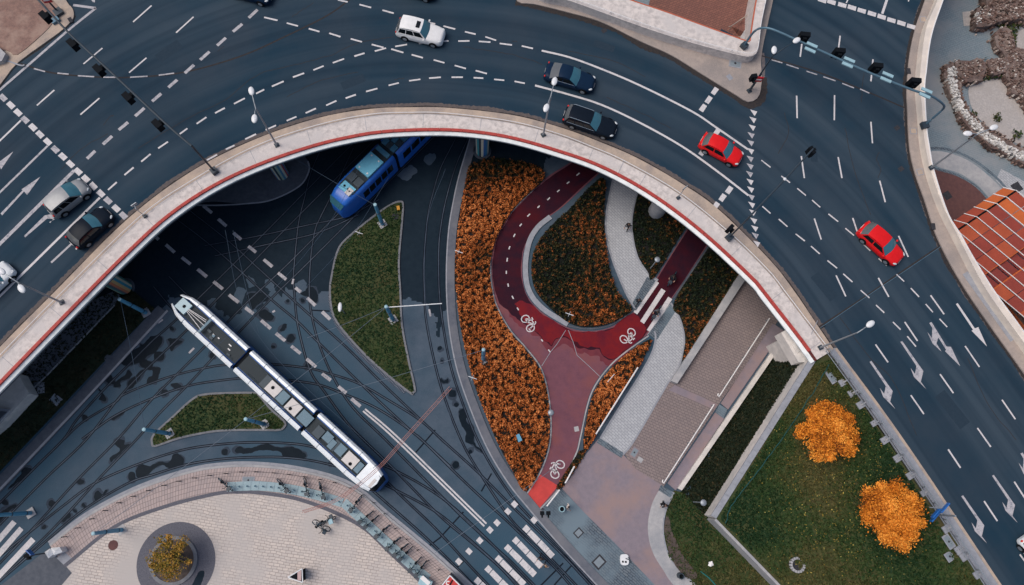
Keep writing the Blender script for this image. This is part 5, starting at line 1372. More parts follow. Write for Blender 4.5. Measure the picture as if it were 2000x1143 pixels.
ruin('long ruined brick wall running down the right frame edge', [(1945, 60), (1975, 58), (1985, 92), (2040, 110), (2040, 230), (2000, 200), (1975, 170), (1966, 140), (1968, 112), (1948, 90)], 1.1, [([(1947, 62), (1974, 60), (1984, 94), (2035, 112), (2035, 225), (2000, 198), (1977, 168), (1968, 140), (1970, 110), (1950, 88)], 'rubble', .38, 30, .14, .36)], 11)
ruin('broad ruined brick mass at the top right corner', [(1906, 22), (1925, 14), (1935, -30), (2040, -60), (2040, 34), (1990, 38), (1950, 46), (1912, 50)], 1.5, [([(1908, 24), (1926, 16), (1936, -28), (2035, -50), (2035, 32), (1990, 36), (1950, 44), (1914, 48)], 'rubble', .42, 30, .15, .4), ([(1906, 22), (1920, 16), (1916, 24), (1916, 48), (1908, 49)], 'stone', .8, 50, .15, .3)], 13)
gv = MB().sheet(spl(PX([(1892, 170), (1920, 158), (1958, 155), (1976, 178), (2010, 215), (2050, 240), (2050, 300), (1980, 278), (1932, 250), (1900, 216)], .02), 4, True), .05).build('gravel_court', MT['gravel'], fl)
MB().sheet(spl(PX([(1985, 64), (2040, 50), (2040, 104), (2000, 100), (1984, 88)], .02), 4, True), .05).build('gravel_court', MT['gravel'], fl)
MB().sheet(PX([(1879, 24), (1903, 22), (1912, 48), (1882, 52)], 0), .06).build('old_floor', MT['gravel'], fl)
for poly_, tn in (([(1924, 112), (1930, 112), (1936, 146), (1970, 140), (1972, 150), (1930, 156), (1884, 160), (1884, 154), (1926, 150)], 0), ([(1945, 50), (1984, 42), (1996, 50), (1984, 66), (1986, 92), (1976, 88), (1972, 62)], .1), ([(1898, 212), (1908, 222), (1912, 246), (1900, 240)], 0), ([(1938, 222), (1952, 220), (1955, 236), (1944, 238)], .1), ([(1976, 255), (1995, 256), (1995, 270), (1980, 272)], 0), ([(1990, 135), (2004, 135), (2004, 150), (1992, 148)], 0)):
    x, y = scatter(PX(poly_, .3), 60)
    o = leaf_mesh('weeds', np.stack([x, y, rng.uniform(.1, .55, len(x))], 1), .2, MT['blade'], rng.normal(.5 + tn, .2, len(x)), .5, None, 1.6)
    tag(o, 'green weeds growing between the ruin walls', 'weeds', kind='stuff')
# orange canopy
ZK = 5.0
kO = P(1870, 452, ZK)
ex = (P(1870 + 19.6, 452 - 13.2, ZK) - kO); ey = (P(1870 + 64, 452 + 53, ZK) - kO)
ey_l = ey.length; eyu = ey.normalized()
cn = thing('canopy_roof', 'orange panelled canopy roof with white ribs behind the parapet', 'roof', Vector((kO.x, kO.y, 0)))
pm = [mat('canopy_panel_%d' % k, c, tuple(q * .8 for q in c), .8, rough=.45, spec=.35) for k, c in enumerate([(.36, .066, .034), (.29, .054, .036), (.43, .088, .036), (.24, .046, .036), (.56, .13, .035)])]
lenp = 1.55
def kp(i, y, dz=0): p = kO + ex * i + eyu * y; return Vector((p.x, p.y, ZK + dz))
for i in range(-2, 6):
    for k in range(9):
        y0, y1 = k * lenp + .03, (k + 1) * lenp - .03
        gap = (k == 3)
        m_ = pm[4] if (i == 4 and k < 3) else (pm[3] if gap else random.choice(pm[:3]))
        z_ = -.35 if gap else random.uniform(-.015, .015)
        q = [kp(i + .05, y0, z_), kp(i + .95, y0, z_), kp(i + .95, y1, z_), kp(i + .05, y1, z_)]
        MB().prism(q, ZK + z_ - .06, ZK + z_).build('roof_panel', m_, cn)
    if i >= 0 or i == -1:
        z_ = -.75
        q = [kp(i + .05, -.15, -.02), kp(i + .95, -.15, -.02), kp(i + .95, -.95, z_), kp(i + .05, -.95, z_)]
        MB().add(q + [p - Vector((0, 0, .05)) for p in q], [(0, 1, 2, 3), (7, 6, 5, 4), (0, 4, 5, 1), (2, 6, 7, 3), (1, 5, 6, 2), (3, 7, 4, 0)]).build('eave_panel', pm[0] if i < 3 else pm[4], cn)
for i in range(-2, 7):
    mb = MB(); mb.tube([kp(i, -1.0, -.72), kp(i, -.1, .06), kp(i, 13.9, .06)], .042, 6); mb.build('rib', MT['white'], cn)
for k in (0, 3, 4, 6, 8):
    MB().tube([kp(-2, k * lenp, -.09), kp(6, k * lenp, -.09)], .08, 6).build('purlin', pm[4], cn)
MB().tube([kp(-.0, -.08, -.02), kp(6, -.08, -.02)], .09, 6).build('ridge_gap', MT['black'], cn)
for i in (-2, 2, 6):
    for y in (.3, 6, 12): p = kp(i, y); MB().tube([(p.x, p.y, 0), (p.x, p.y, ZK - .1)], .11, 8).build('column', MT['pole_d'], cn)
kerb_r = PX([(1925, 560), (1950, 575), (2010, 650), (2060, 720)], 3.2)
t = thing('orange_stair_rail', 'orange stair railing below the canopy edge', 'railing', P(1980, 600, 0))
for k in range(3):
    MB().tube([p + Vector((0, 0, -.25 * k)) for p in kerb_r], .06, 6).build('rail', pm[4], t)
for p in kerb_r: MB().tube([(p.x, p.y, 0), p], .05, 6).build('post', MT['pole_d'], t)
MB().prism(PX([(1960, 600), (1990, 585), (2080, 700), (2060, 740)], 2.2), 0, 2.2).top('timber_stair', MT['soil'], 'brown timber stair deck under the canopy edge', 'stairs')

# ================================================================== VEHICLES
def heading(a, b): d = b - a; return math.atan2(d.y, d.x)
def car(rear, front, kind, paint, label, L=None, W=1.8, rails=False, sunroof=False, z=ZD + .012, glass='glass'):
    a, b = P(*rear, z + .55), P(*front, z + .55)
    c = (a + b) / 2; rz = heading(a, b)
    L = L or (b - a).length
    K = {'suv': dict(H=1.68, xw=.20, xrf=.06, xrr=-.40, xrb=-.485, hood=1.02, zb=1.05, tail=.95), 'estate': dict(H=1.48, xw=.19, xrf=.03, xrr=-.40, xrb=-.475, hood=.92, zb=.95, tail=.92),
         'sedan': dict(H=1.45, xw=.20, xrf=.03, xrr=-.22, xrb=-.40, hood=.92, zb=.95, tail=.98), 'hatch': dict(H=1.47, xw=.24, xrf=.06, xrr=-.34, xrb=-.46, hood=.92, zb=.95, tail=.92),
         'mpv': dict(H=1.62, xw=.33, xrf=.10, xrr=-.42, xrb=-.485, hood=.98, zb=1.0, tail=.95)}[kind]
    t = thing('car', label, 'car', Vector((c.x, c.y, z)), rz)
    bd = MB()
    ts = [-.5, -.495, -.475, -.44, -.36, -.2, 0, .16, .26, .34, .40, .44, .47, .49, .5]
    wf = [.66, .76, .86, .93, .98, 1, 1, 1, .985, .96, .92, .87, .80, .70, .58]
    rows = []
    for tq, f in zip(ts, wf):
        x = tq * L; w_ = W / 2 * f
        if tq > K['xw']:
            u = (tq - K['xw']) / (.5 - K['xw']); zt = K['hood'] - .20 * u ** 1.6 - (.14 if tq > .485 else 0) - (.12 if tq > .495 else 0)
        elif tq < K['xrb'] + .04:
            u = (K['xrb'] + .04 - tq) / (.54 + K['xrb']); zt = K['tail'] - .10 * u ** 2 - (.18 if tq < -.492 else 0)
        else: zt = K['zb']
        half = [(0, zt + .03), (.5, zt + .02), (.82, zt - .03), (.95, zt - .12), (1.0, .62), (1.0, .45), (.96, .26)]
        row = [(x, -w_ * y, zz) for y, zz in reversed(half)] + [(x, w_ * y, zz) for y, zz in half[1:]]
        rows.append([(p[0], p[1], min(p[2], zt + .05)) for p in row])
    bd.grid(rows)
    nr = len(rows[0])
    bd.add(rows[0], [tuple(reversed(range(nr)))]); bd.add(rows[-1], [tuple(range(nr))])
    body = bd.build('body', paint, t, world=False, smooth=True)
    wb, wr = W / 2 * .93, W / 2 * .74
    xw, xrf, xrr, xrb = [K[q] * L for q in ('xw', 'xrf', 'xrr', 'xrb')]
    zb, zr = K['zb'] - .05, K['H']
    def roofp(a_, y): x = xrr + (xrf - xrr) * a_; return Vector((x - .05 * (y * y) * (1 if a_ > .5 else -1), y * wr, zr + .045 * (1 - y * y) - .09 * (abs(a_ - .55) * 1.9) ** 2.2))
    rf = MB(); rf.grid([[roofp(a_ / 8, y / 4) for y in range(-4, 5)] for a_ in range(9)]); rf.build('roof', paint, t, world=False, smooth=True)
    def belt(front_, y): return Vector(((xw - .16 * y * y) if front_ else (xrb + .14 * y * y), y * wb, zb + .04 * (1 - y * y)))
    for front_, nm in ((True, 'windscreen'), (False, 'rear_window')):
        g = MB(); rr = []
        for s_ in range(5):
            rr.append([belt(front_, y / 4).lerp(roofp(1 if front_ else 0, y / 4), s_ / 4) + Vector((0, 0, .03 * math.sin(math.pi * s_ / 4))) for y in range(-4, 5)])
        g.grid([r[::-1] for r in rr] if front_ else rr); g.build(nm, MT[glass] if front_ else MT['glass_rear'], t, world=False, smooth=True)
    for sg in (-1, 1):
        def sp_(a_, h, out=0.0):
            p = belt(False, sg).lerp(belt(True, sg), a_).lerp(roofp(0, sg).lerp(roofp(1, sg), a_), h); p.y += sg * out; return p
        s1 = MB(); q = [[sp_(a_ / 8, h / 2) for a_ in range(9)] for h in range(3)]
        s1.grid(q if sg < 0 else [r[::-1] for r in q]); s1.build('side_frame', paint, t, world=False)
        panes = [(.06, .46), (.50, .93)] if kind in ('sedan', 'hatch') else [(.05, .30), (.33, .61), (.64, .94)]
        for a0, a1 in panes:
            q = [[sp_(a0 + (a1 - a0) * k / 3, h, .012) for k in range(4)] for h in (.10, .86)]
            MB().grid(q if sg < 0 else [r[::-1] for r in q]).build('side_window', MT['glass_d'], t, world=False)
        mr_ = MB(); mr_.ell((xw - .28, sg * (W / 2 + .09), zb + .10), (.09, .12, .08), 8, 5); mr_.build('wing_mirror', paint, t, world=False, smooth=True)
        hl_ = MB(); hl_.ell((.452 * L, sg * W * .350, K['hood'] - .215), (.19, .11, .065), 10, 5, Matrix.Rotation(-sg * .5, 3, 'Z')); hl_.build('headlight', MT['hl'], t, world=False, smooth=True)
        tl_ = MB(); tl_.ell((-.472 * L, sg * W * .385, K['tail'] - .12), (.085, .11, .11), 10, 5); tl_.build('taillight', MT['tl'], t, world=False, smooth=True)
        if rails: MB().tube([(xrr + .1, sg * wr * .95, zr - .02), (xrr + .25, sg * wr * .98, zr + .06), (xrf - .25, sg * wr * .98, zr + .06), (xrf - .1, sg * wr * .95, zr)], .022, 5).build('roof_rail', MT['chrome'], t, world=False)
        MB().tube([belt(False, sg) + Vector((.2, sg * .015, .02)), belt(True, sg) + Vector((-.1, sg * .015, .02))], .016, 4).build('window_trim', MT['chrome'] if kind in ('estate', 'sedan') else paint, t, world=False)
        for xx in (.315 * L, -.285 * L):
            yy = sg * (W / 2 - .085)
            wh = MB(); wh.tube([(xx, yy - sg * .11, .31), (xx, yy + sg * .11, .31)], .31, 18)
            wo_ = wh.build('wheel', MT['tyre'], t, world=False)
            MB().tube([(xx, yy + sg * .10, .31), (xx, yy + sg * .122, .31)], .20, 14).build('rim', MT['rim'], wo_, world=False)
            MB().tube([(xx, sg * (W / 2 - .03), .36), (xx, sg * (W / 2 + .006), .36)], .37, 18).build('wheel_arch', MT['black'], t, world=False)
    if sunroof:
        MB().grid([[roofp(a_, y) + Vector((0, 0, .012)) for y in (-.5, 0, .5)] for a_ in (.72, .80, .90)]).build('sunroof', MT['glass_d'], t, world=False)
    MB().box((-.5 * L - .005, 0, .62), (.02, .5, .11)).build('number_plate', MT['white'], t, world=False)
    MB().box((.5 * L + .0, 0, .42), (.03, .5, .11)).build('number_plate', MT['white'], t, world=False)
    MB().box((.475 * L, 0, .60), (.06, .7, .10)).build('grille', MT['black'], t, world=False)
    return t
MT['glass_rear'] = flat('rear_glass', (.10, .105, .11), .10, .8)
def paintm(name, c, metal=.0, rough=.28): return flat(name, c, rough, .06 if max(c) < .1 else .2, metal, .0 if max(c) < .1 else .15)
red = paintm('red_paint', (.70, .012, .014)); blk = paintm('black_paint', (.008, .013, .022)); nav = paintm('navy_paint', (.008, .022, .050)); slv = paintm('silver_paint', (.27, .28, .29), .2, .4)
wht = paintm('white_paint', (.78, .77, .76)); wht2 = paintm('white_paint_b', (.74, .76, .77))
car((776, 52), (867, 74), 'suv', wht, 'white off road car with a dark sunroof turning on the ring road', W=1.86, sunroof=True)
car((1065, 138), (1161, 166), 'sedan', nav, 'dark navy saloon car with a long red tail lamp above the black estate', W=1.82)
car((1102, 222), (1203, 256), 'estate', blk, 'black estate car with silver roof rails near the inner kerb', W=1.84, rails=True)
car((1370, 272), (1447, 313), 'hatch', red, 'small red hatchback approaching the row of painted triangles', W=1.70)
car((1683, 443), (1758, 510), 'hatch', red, 'larger red hatchback alone on the right hand road', W=1.78)
car((97, 415), (168, 360), 'mpv', slv, 'silver grey people carrier waiting at the painted stop blocks', W=1.76)
car((141, 477), (212, 413), 'hatch', blk, 'black hatchback with bright red tail lamps beside the silver car', W=1.78)
car((-48, 582), (20, 520), 'hatch', wht2, 'white car cut off by the left frame edge', W=1.76)
car((441, -30), (530, -6), 'sedan', nav, 'dark blue car cut off by the top frame edge at left', W=1.8)
car((764, -36), (852, -14), 'sedan', blk, 'dark car cut off by the top frame edge above the white car', W=1.8)
car((2003, 1046), (2051, 1116), 'hatch', wht2, 'pale car just touching the right frame edge', W=1.76)

# ---- trams
def tram(nose, tail, label, side_m, roof_m, z_roof, L=None, W=2.4, sections=3, style='white'):
    a, b = P(*tail, z_roof), P(*nose, z_roof)
    rz = heading(a, b); L = L or (b - a).length
    c = b - (b - a).normalized() * (L / 2)
    t = thing('tram', label, 'tram', Vector((c.x, c.y, 0)), rz)
    st = []
    sec = L / sections
    for k in range(sections):
        x0, x1 = -L / 2 + k * sec, -L / 2 + (k + 1) * sec
        x0 += .18 if k else 0; x1 -= .18 if k < sections - 1 else 0
        xs = []
        if k == 0: xs += [(x0, .50, 1.6), (x0 + .12, .62, 2.3), (x0 + .45, .78, 3.0), (x0 + 1.2, .91, 3.3), (x0 + 2.4, 1, 3.35)]
        else: xs += [(x0, .96, 3.3), (x0 + .1, 1, 3.35)]
        xs += [((x0 + x1) / 2, 1, 3.35)]
        if k == sections - 1: xs += [(x1 - 2.4, 1, 3.35), (x1 - 1.2, .91, 3.3), (x1 - .45, .78, 3.0), (x1 - .12, .62, 2.3), (x1, .50, 1.6)]
        else: xs += [(x1 - .1, 1, 3.35), (x1, .96, 3.3)]
        rows = []
        for x, f, zt in xs:
            half = [(0, zt), (.55, zt), (.80, zt - .04), (.93, zt - .22), (1.0, zt - .55), (1.0, .9), (1.0, .35)]
            rows.append([(x, -W / 2 * f * y, zz) for y, zz in reversed(half)] + [(x, W / 2 * f * y, zz) for y, zz in half[1:]])
        m = MB(); m.grid(rows); nr = len(rows[0]); m.add(rows[0], [tuple(reversed(range(nr)))]); m.add(rows[-1], [tuple(range(nr))])
        m.build('car_body', side_m, t, world=False, smooth=True)
        # windows
        nwin = 5
        lo = x0 + (2.6 if k == 0 else .5); hi = x1 - (2.6 if k == sections - 1 else .5)
        for q in range(nwin):
            xa, xb = lo + (hi - lo) * (q + .07) / nwin, lo + (hi - lo) * (q + .93) / nwin
            for sg in (-1, 1):
                p = [(xa, sg * (W / 2 + .012), 1.45), (xb, sg * (W / 2 + .012), 1.45), (xb, sg * (W / 2 + .012), 2.72), (xa, sg * (W / 2 + .012), 2.72)]
                MB().add(p if sg < 0 else p[::-1], [(0, 1, 2, 3)]).build('side_window', MT['glass_d'], t, world=False)
        if k < sections - 1:
            MB().box((x1 + .18, 0, 1.8), (.40, W * .86, 2.7)).build('gangway_bellows', MT['black'], t, world=False)
    for sg, xe in ((-1, -L / 2), (1, L / 2)):
        p = []
        for f, xo, zt in ((.60, .10, 2.28), (.80, .52, 3.06)):
            p.append([(xe - sg * xo + sg * .05, W / 2 * f * .92 * y, zt) for y in (-1, -.5, 0, .5, 1)])
        MB().grid(p if sg < 0 else [r[::-1] for r in p]).build('windscreen', MT['glass_d'] if style == 'white' else MT['glass'], t, world=False)
    return t, L, W
def roofbox(t, x, y, lx, ly, h, m, z0=3.36, fan=None, name='roof_unit'):
    o = MB().box((x, y, z0 + h / 2), (lx, ly, h)).build(name, m, t, world=False)
    if fan: 
        for fx, fy, fr in fan: MB().cyl((x + fx, y + fy), fr, z0 + h - .02, z0 + h + .03, 14).build('fan', MT['black'], o, world=False)
    return o
tw = flat('tram_white', (.80, .84, .86), .35, .5); tb_ = flat('tram_blue', (.018, .13, .52), .35, .5); tnavy = flat('tram_navy', (.02, .10, .32), .35, .5)
eqw = flat('roof_unit_white', (.62, .58, .55), .6); eqt = flat('roof_unit_teal', (.13, .21, .26), .6); eqd = flat('roof_unit_dark', (.045, .065, .08), .6); eqb = flat('roof_unit_blue', (.16, .50, .66), .5); eqb2 = flat('roof_unit_blue_dark', (.07, .21, .31), .5)
rdk = flat('tram_roof_dark', (.018, .028, .034), .7)
t, L, W = tram((741, 950), (344, 584), 'white and blue articulated tram seen from above on the lower square', tnavy, rdk, 3.4, sections=3)
sec = L / 3
for k in range(3):
    x0, x1 = -L / 2 + k * sec + (.2 if k else 1.15), -L / 2 + (k + 1) * sec - (.2 if k < 2 else 1.5)
    MB().box(((x0 + x1) / 2, 0, 3.365), (x1 - x0, 1.36, .03)).build('roof_deck', rdk, t, world=False)
    for sg in (-1, 1):
        m = MB(); xs = [x0, x1]
        rows = []
        pts_ = []
        if k == 0: pts_ += [(x0 - 1.0, .52, .10), (x0 - .1, .84, .22), (x0 + 1.3, .95, .30)]
        else: pts_ += [(x0, .95, .30)]
        if k == 2: pts_ += [(x1 - 1.2, .95, .30), (x1 + .4, .86, .26), (x1 + 1.1, .70, .16)]
        else: pts_ += [(x1, .95, .30)]
        for x, y, wd in pts_:
            rows.append([(x, sg * (y - wd / 2), 3.3), (x, sg * (y - wd / 2), 3.62), (x, sg * (y + wd * .3), 3.66), (x, sg * (y + wd / 2 + .10), 3.46), (x, sg * (y + wd / 2 + .12), 3.1)])
        m.grid(rows if sg > 0 else [r[::-1] for r in rows]); m.build('roof_fairing', tw, t, world=False)
MB().prism([(L / 2 - 2.0, -.82), (L / 2 - 1.0, -.78), (L / 2 - .42, -.55), (L / 2 - .3, 0), (L / 2 - .42, .55), (L / 2 - 1.0, .78), (L / 2 - 2.0, .82)], 3.2, 3.52).build('cab_roof', tw, t, world=False)
MB().box((L / 2 - .62, -.2, 3.53), (.25, .8, .03)).build('destination_panel', eqw, t, world=False)
roofbox(t, -L / 2 + 1.05, 0, 1.15, 1.05, .30, flat('unit_pale_teal', (.42, .56, .60), .5), fan=[(.1, .02, .15)])
for k, (x, ly) in enumerate([(-L / 2 + 12.2, 1.0), (-L / 2 + 14.6, 1.05), (L / 2 - 3.3, 1.0)]): roofbox(t, x, 0, 1.25, ly, .32, eqw, fan=[(-.1 if k != 2 else .2, .05 if k == 0 else -.25, .15)])
for k, (x, y, lx, ly, m) in enumerate([(-L / 2 + 13.3, 0, .9, 1.0, eqt), (-L / 2 + 16.0, 0, 1.2, 1.0, eqt), (-L / 2 + 17.7, -.1, .8, .9, eqd), (-L / 2 + 18.6, .1, .8, .75, eqt), (-L / 2 + 19.5, 0, .45, 1.0, eqd), (-L / 2 + 20.1, -.1, .5, .6, eqw), (L / 2 - 4.6, .05, .9, .9, eqt), (L / 2 - 5.4, -.1, .5, .8, eqt), (L / 2 - 2.35, 0, .5, .9, eqt), (-L / 2 + 11.2, 0, .6, 1.1, eqd)]):
    roofbox(t, x, y, lx, ly, random.uniform(.14, .3), m)
pg = MB(); x0 = -L / 2 + 1.6
for y0, y1, xe in ((-.15, -.45, 2.3), (-.05, .0, 2.2), (.05, .30, 2.1), (.12, .45, 2.0)): pg.tube([(x0, y0, 3.62), (x0 + xe, y1, 3.9)], .028, 5)
po = pg.build('pantograph', MT['white'], t, world=False)
MB().box((x0 + 2.25, 0, 3.85), (.22, 1.5, .1)).build('collector_bar', eqt, po, world=False)
for x in (-4.5, -4.0, -2.8, -2.6): MB().box((x - L * .12, random.uniform(-.3, .3), 3.40), (random.uniform(.15, .4), .09, .04)).build('insulator', MT['white'], t, world=False)
for k in range(3):
    x0, x1 = -L / 2 + k * sec + 1.2, -L / 2 + (k + 1) * sec - .6
    for y in (-.58, -.50, .54): MB().tube([(x0, y, 3.42), (x1, y + random.uniform(-.03, .03), 3.42)], .025, 5).build('roof_cable', eqd, t, world=False)
    for q_ in range(4):
        xx = x0 + (x1 - x0) * (q_ + .5) / 4
        for sg in (-1, 1): MB().box((xx, sg * .95, 3.56), (.02, .40, .24)).build('fairing_seam', MT['teal'], t, world=False)
    for q_ in range(5): MB().box((random.uniform(x0, x1), random.uniform(-.5, .5), 3.43), (random.uniform(.1, .5), random.uniform(.05, .3), .1), random.choice((0, 0, .2))).build('roof_fitting', random.choice([eqd, eqt, eqd]), t, world=False)
# blue tram half under the bridge
t, L, W = tram((650, 396), (752, 294), 'bright blue tram with roof equipment coming out from under the overpass', tb_, rdk, 3.35, L=22.0, sections=3, style='blue')
xe = L / 2
MB().box((xe - 8.0, 0, 3.365), (12.5, 1.7, .03)).build('roof_deck', rdk, t, world=False)
roofbox(t, xe - 1.9, .05, .9, 1.4, .14, eqb, fan=[(0, -.35, .12), (0, .1, .09)])
roofbox(t, xe - 1.75, .45, .7, .55, .2, eqw, fan=[(0, 0, .06)])
for y in (-.42, .42): roofbox(t, xe - 3.0, y, .85, .75, .16, eqd)
roofbox(t, xe - 4.95, 0, 2.1, 1.62, .3, eqb)
for dx in (-.8, .8):
    for y in (-.5, .5): MB().cyl((xe - 4.95 + dx, y * (1 if dx > 0 else .9)), .09, 3.65, 3.69, 12).build('roof_vent', MT['white'], t, world=False)
roofbox(t, xe - 6.75, 0, .45, 1.5, .22, eqb2)
for ix in range(4):
    for iy in (-.5, .02, .54): roofbox(t, xe - 7.7 - ix * .72, iy, .66, .48, .24, eqb2 if (ix + int(iy * 2)) % 2 else eqd, fan=[(0, 0, .17)] if (ix == 3 and abs(iy) > .3) else None)

# ================================================================== POLES, GANTRIES, LAMPS
def lamp(base, z0, top, zt, heads, label, m='pole', armz=0.0):
    b = P(*base, z0)
    t = thing('street_lamp', label, 'street lamp', b, group=None)
    tp = P(*top, zt)
    vt_ = Vector((b.x, b.y, zt))
    tp = vt_.lerp(tp, .6)
    MB().box(b + Vector((0, 0, .06)), (.38, .38, .12), .5).build('base_plate', MT['pole_d'], t)
    MB().tube([b, b + Vector((0, 0, 1.2)), Vector((tp.x, tp.y, zt))], [.10, .085, .055], 8).build('pole', MT[m], t)
    for h in heads:
        hp = P(h[0], h[1], zt + .25)
        MB().tube([Vector((tp.x, tp.y, zt)), Vector((tp.x, tp.y, zt)).lerp(hp, .35) + Vector((0, 0, .12)), hp], [.05, .042, .035], 6).build('arm', MT[m], t)
        d = hp - tp; ang = math.atan2(d.y, d.x)
        MB().ell(hp, (.40, .24, .13), 14, 7, Matrix.Rotation(ang, 3, 'Z')).build('lamp_head', MT['lampw'], t, smooth=True)
    return t
lamp((541, 284), ZD + .15, (498, 208), ZD + 6.2, [(491, 178), (497, 232)], 'twin headed street lamp on the bridge edge near the left striped pillar')
lamp((1061, 264), ZD + .15, (1077, 185), ZD + 6.5, [(1083, 159), (1067, 211)], 'twin headed street lamp on the bridge edge beside the black estate car')
lamp((121, 591), ZD + .15, (34, 550), ZD + 6.0, [(2, 530), (42, 564)], 'twin headed street lamp on the bridge edge at the left frame side')
lamp((1602, 679), ZD + .15, (1677, 649), ZD + 6.3, [(1700, 633)], 'single headed street lamp at the end of the bridge')
lamp((1463, 178), ZD + .12, (1511, 106), ZD + 5.5, [(1512, 98), (1556, 79)], 'twin headed street lamp on the tan footway point', 'pole_d')
lamp((1818, 328), ZD + 1.0, (1912, 259), ZD + 7.0, [(1890, 261), (1941, 249)], 'twin headed street lamp leaning out over the ruins')
def park_lamp(head, h, label, base=None, z0=.05, oval=False):
    hp = P(*head, z0 + h)
    b = Vector((hp.x, hp.y, z0))
    t = thing('park_lamp', label, 'lamp', b)
    MB().tube([b, Vector((hp.x, hp.y, z0 + h))], .05, 8).build('pole', MT['pole'], t)
    MB().ell((hp.x, hp.y, z0 + h), (.19, .46, .10) if oval else (.28, .28, .10), 16, 6).build('lamp_head', MT['lampw'] if oval else MT['pole'], t, smooth=True)
    return t
park_lamp((1284, 507), 3.2, 'round headed park lamp in the dark bed beside the pale footpath')
park_lamp((1076, 806), 3.0, 'round headed park lamp at the edge of the maroon path')
park_lamp((1374, 982), 3.4, 'round headed park lamp on the lower lawn')
park_lamp((1548, 711), 3.4, 'round headed park lamp in the dark bank near the bridge end')
park_lamp((664, 600), 2.6, 'white headed lamp on the large tram island', oval=True)
def signal(parent, c, rz, w_=.72, h=1.0, dp=.30, brd=True):
    o = MB().box(c, (w_, dp, h), rz).build('signal_head', MT['black'], parent)
    for k in range(3): MB().box(c + Vector((0, 0, h * (.32 - .32 * k))) + Matrix.Rotation(rz, 3, 'Z') @ Vector((0, -dp / 2 - .10, 0)), (w_ * .36, .22, .03), rz).build('visor', MT['black'], o)
    return o
def gantry(name, label, path, r, heads, base_sz=.55, m='gantry_b'):
    b = P(*path[0])
    t = thing(name, label, 'gantry', b)
    q = [P(*p) for p in path]
    MB().box(b + Vector((0, 0, .2)), (base_sz, base_sz, .45), .7).build('base', MT['pole_d'], t)
    MB().tube(spl(q, 4) if len(q) > 4 else q, r, 8).build('beam', MT[m], t)
    return t, q
g1, q = gantry('signal_gantry', 'long diagonal signal gantry spanning the left road', [(420, 336, ZD + .15), (378, 289, ZD + 5.0), (372, 283, ZD + 5.4), (330, 247, ZD + 5.6), (250, 172, ZD + 5.7), (190, 116, ZD + 5.7), (135, 65, ZD + 5.7), (75, 0, ZD + 5.7), (30, -50, ZD + 5.7)], .085, [], m='pole_d')
d1 = heading(P(250, 188, ZD + 6), P(145, 87, ZD + 6))
for u, v in [(90, 32), (144, 86), (195, 136), (252, 190), (310, 243)]: signal(g1, P(u - 1, v + 2, ZD + 5.1), d1, .80, .75, .5)
g2, q = gantry('signal_gantry', 'arched signal gantry with teal lamps over the right hand road', [(1452, 92, ZD + 1.2), (1462, 76, ZD + 2.4), (1473, 62, ZD + 3.6), (1487, 55, ZD + 4.6), (1510, 58, ZD + 5.1), (1560, 80, ZD + 5.2), (1620, 107, ZD + 5.2), (1700, 143, ZD + 5.2), (1780, 175, ZD + 5.2), (1815, 186, ZD + 5.1), (1834, 197, ZD + 4.6), (1844, 207, ZD + 3.8), (1840, 215, ZD + 3.0), (1822, 231, ZD + 2.0), (1806, 245, ZD + 1.0)], .10, [])
d2 = heading(P(1560, 80, ZD + 5.2), P(1780, 175, ZD + 5.2))
MB().box(P(1806, 245, ZD + 1.1), (.6, .6, .4), .2).build('base', MT['pole_d'], g2)
for u, v in [(1569, 73), (1637, 104), (1710, 133), (1784, 162)]: signal(g2, P(u, v, ZD + 5.2), d2 + .35, .85, 1.05, .4)
for u, v in [(1584, 93), (1657, 122), (1732, 151), (1808, 182)]:
    for k in (-1, 1): MB().box(P(u + k * -2, v + k * 5, ZD + 5.4), (.95, .26, .10), d2).build('lamp_panel', MT['tealpanel'], g2)
g3, q = gantry('signal_gantry', 'cantilever signal arm rising from the bridge edge near the triangles', [(1423, 465, ZD + .15), (1466, 422, ZD + 5.2), (1470, 417, ZD + 5.4), (1530, 354, ZD + 5.4), (1588, 291, ZD + 5.4)], .075, [], m='pole_d')
d3 = heading(P(1470, 417, ZD + 5.4), P(1588, 291, ZD + 5.4))
signal(g3, P(1583, 297, ZD + 5.0), d3 + 1.2, .65, .9, .32); signal(g3, P(1425, 447, ZD + 2.6), d3, .55, .9, .32)
MB().ell(P(1533, 350, ZD + 5.5), (.14, .14, .12), 10, 6).build('camera_dome', MT['lampw'], g3)
sg_ = thing('signal_post', 'signal post with red no entry sign on the tan footway point', 'signal', P(1466, 176, ZD + .12))
MB().tube([P(1467, 174, ZD + .1), Vector((*P(1467, 174, ZD).xy, ZD + 2.6))], .07, 8).build('post', MT['pole_d'], sg_)
p_ = P(1471, 152, ZD + 2.4); signal(sg_, p_, .2, .5, .8, .35)
p_ = P(1481, 155, ZD + 2.3); o = MB().box(p_, (.75, .08, .75), -.05).build('sign_plate', MT['red'], sg_); MB().box(p_ + Vector((0, -.05, 0)), (.6, .03, .16), -.05).build('white_bar', MT['white'], o)
sg2 = thing('signal_post', 'signal post with red no entry sign at the top left corner', 'signal', P(112, 24, ZD + .12))
MB().box(P(114, 24, ZD + .25), (.7, .7, .35), .7).build('base', MT['pole_d'], sg2); MB().box(P(108, 40, ZD + .25), (.7, .5, .3), .7).build('control_box', MT['gantry_b'], sg2)
MB().tube([P(112, 22, ZD + .2), Vector((*P(112, 22, ZD + .2).xy, ZD + 2.8))], .08, 8).build('post', MT['pole_d'], sg2)
p_ = P(91, 0, ZD + 2.6); o = MB().box(p_, (.7, .08, .7), .2).build('sign_plate', MT['red'], sg2); MB().box(p_ + Vector((0, -.05, 0)), (.5, .03, .14), .2).build('white_bar', MT['white'], o)
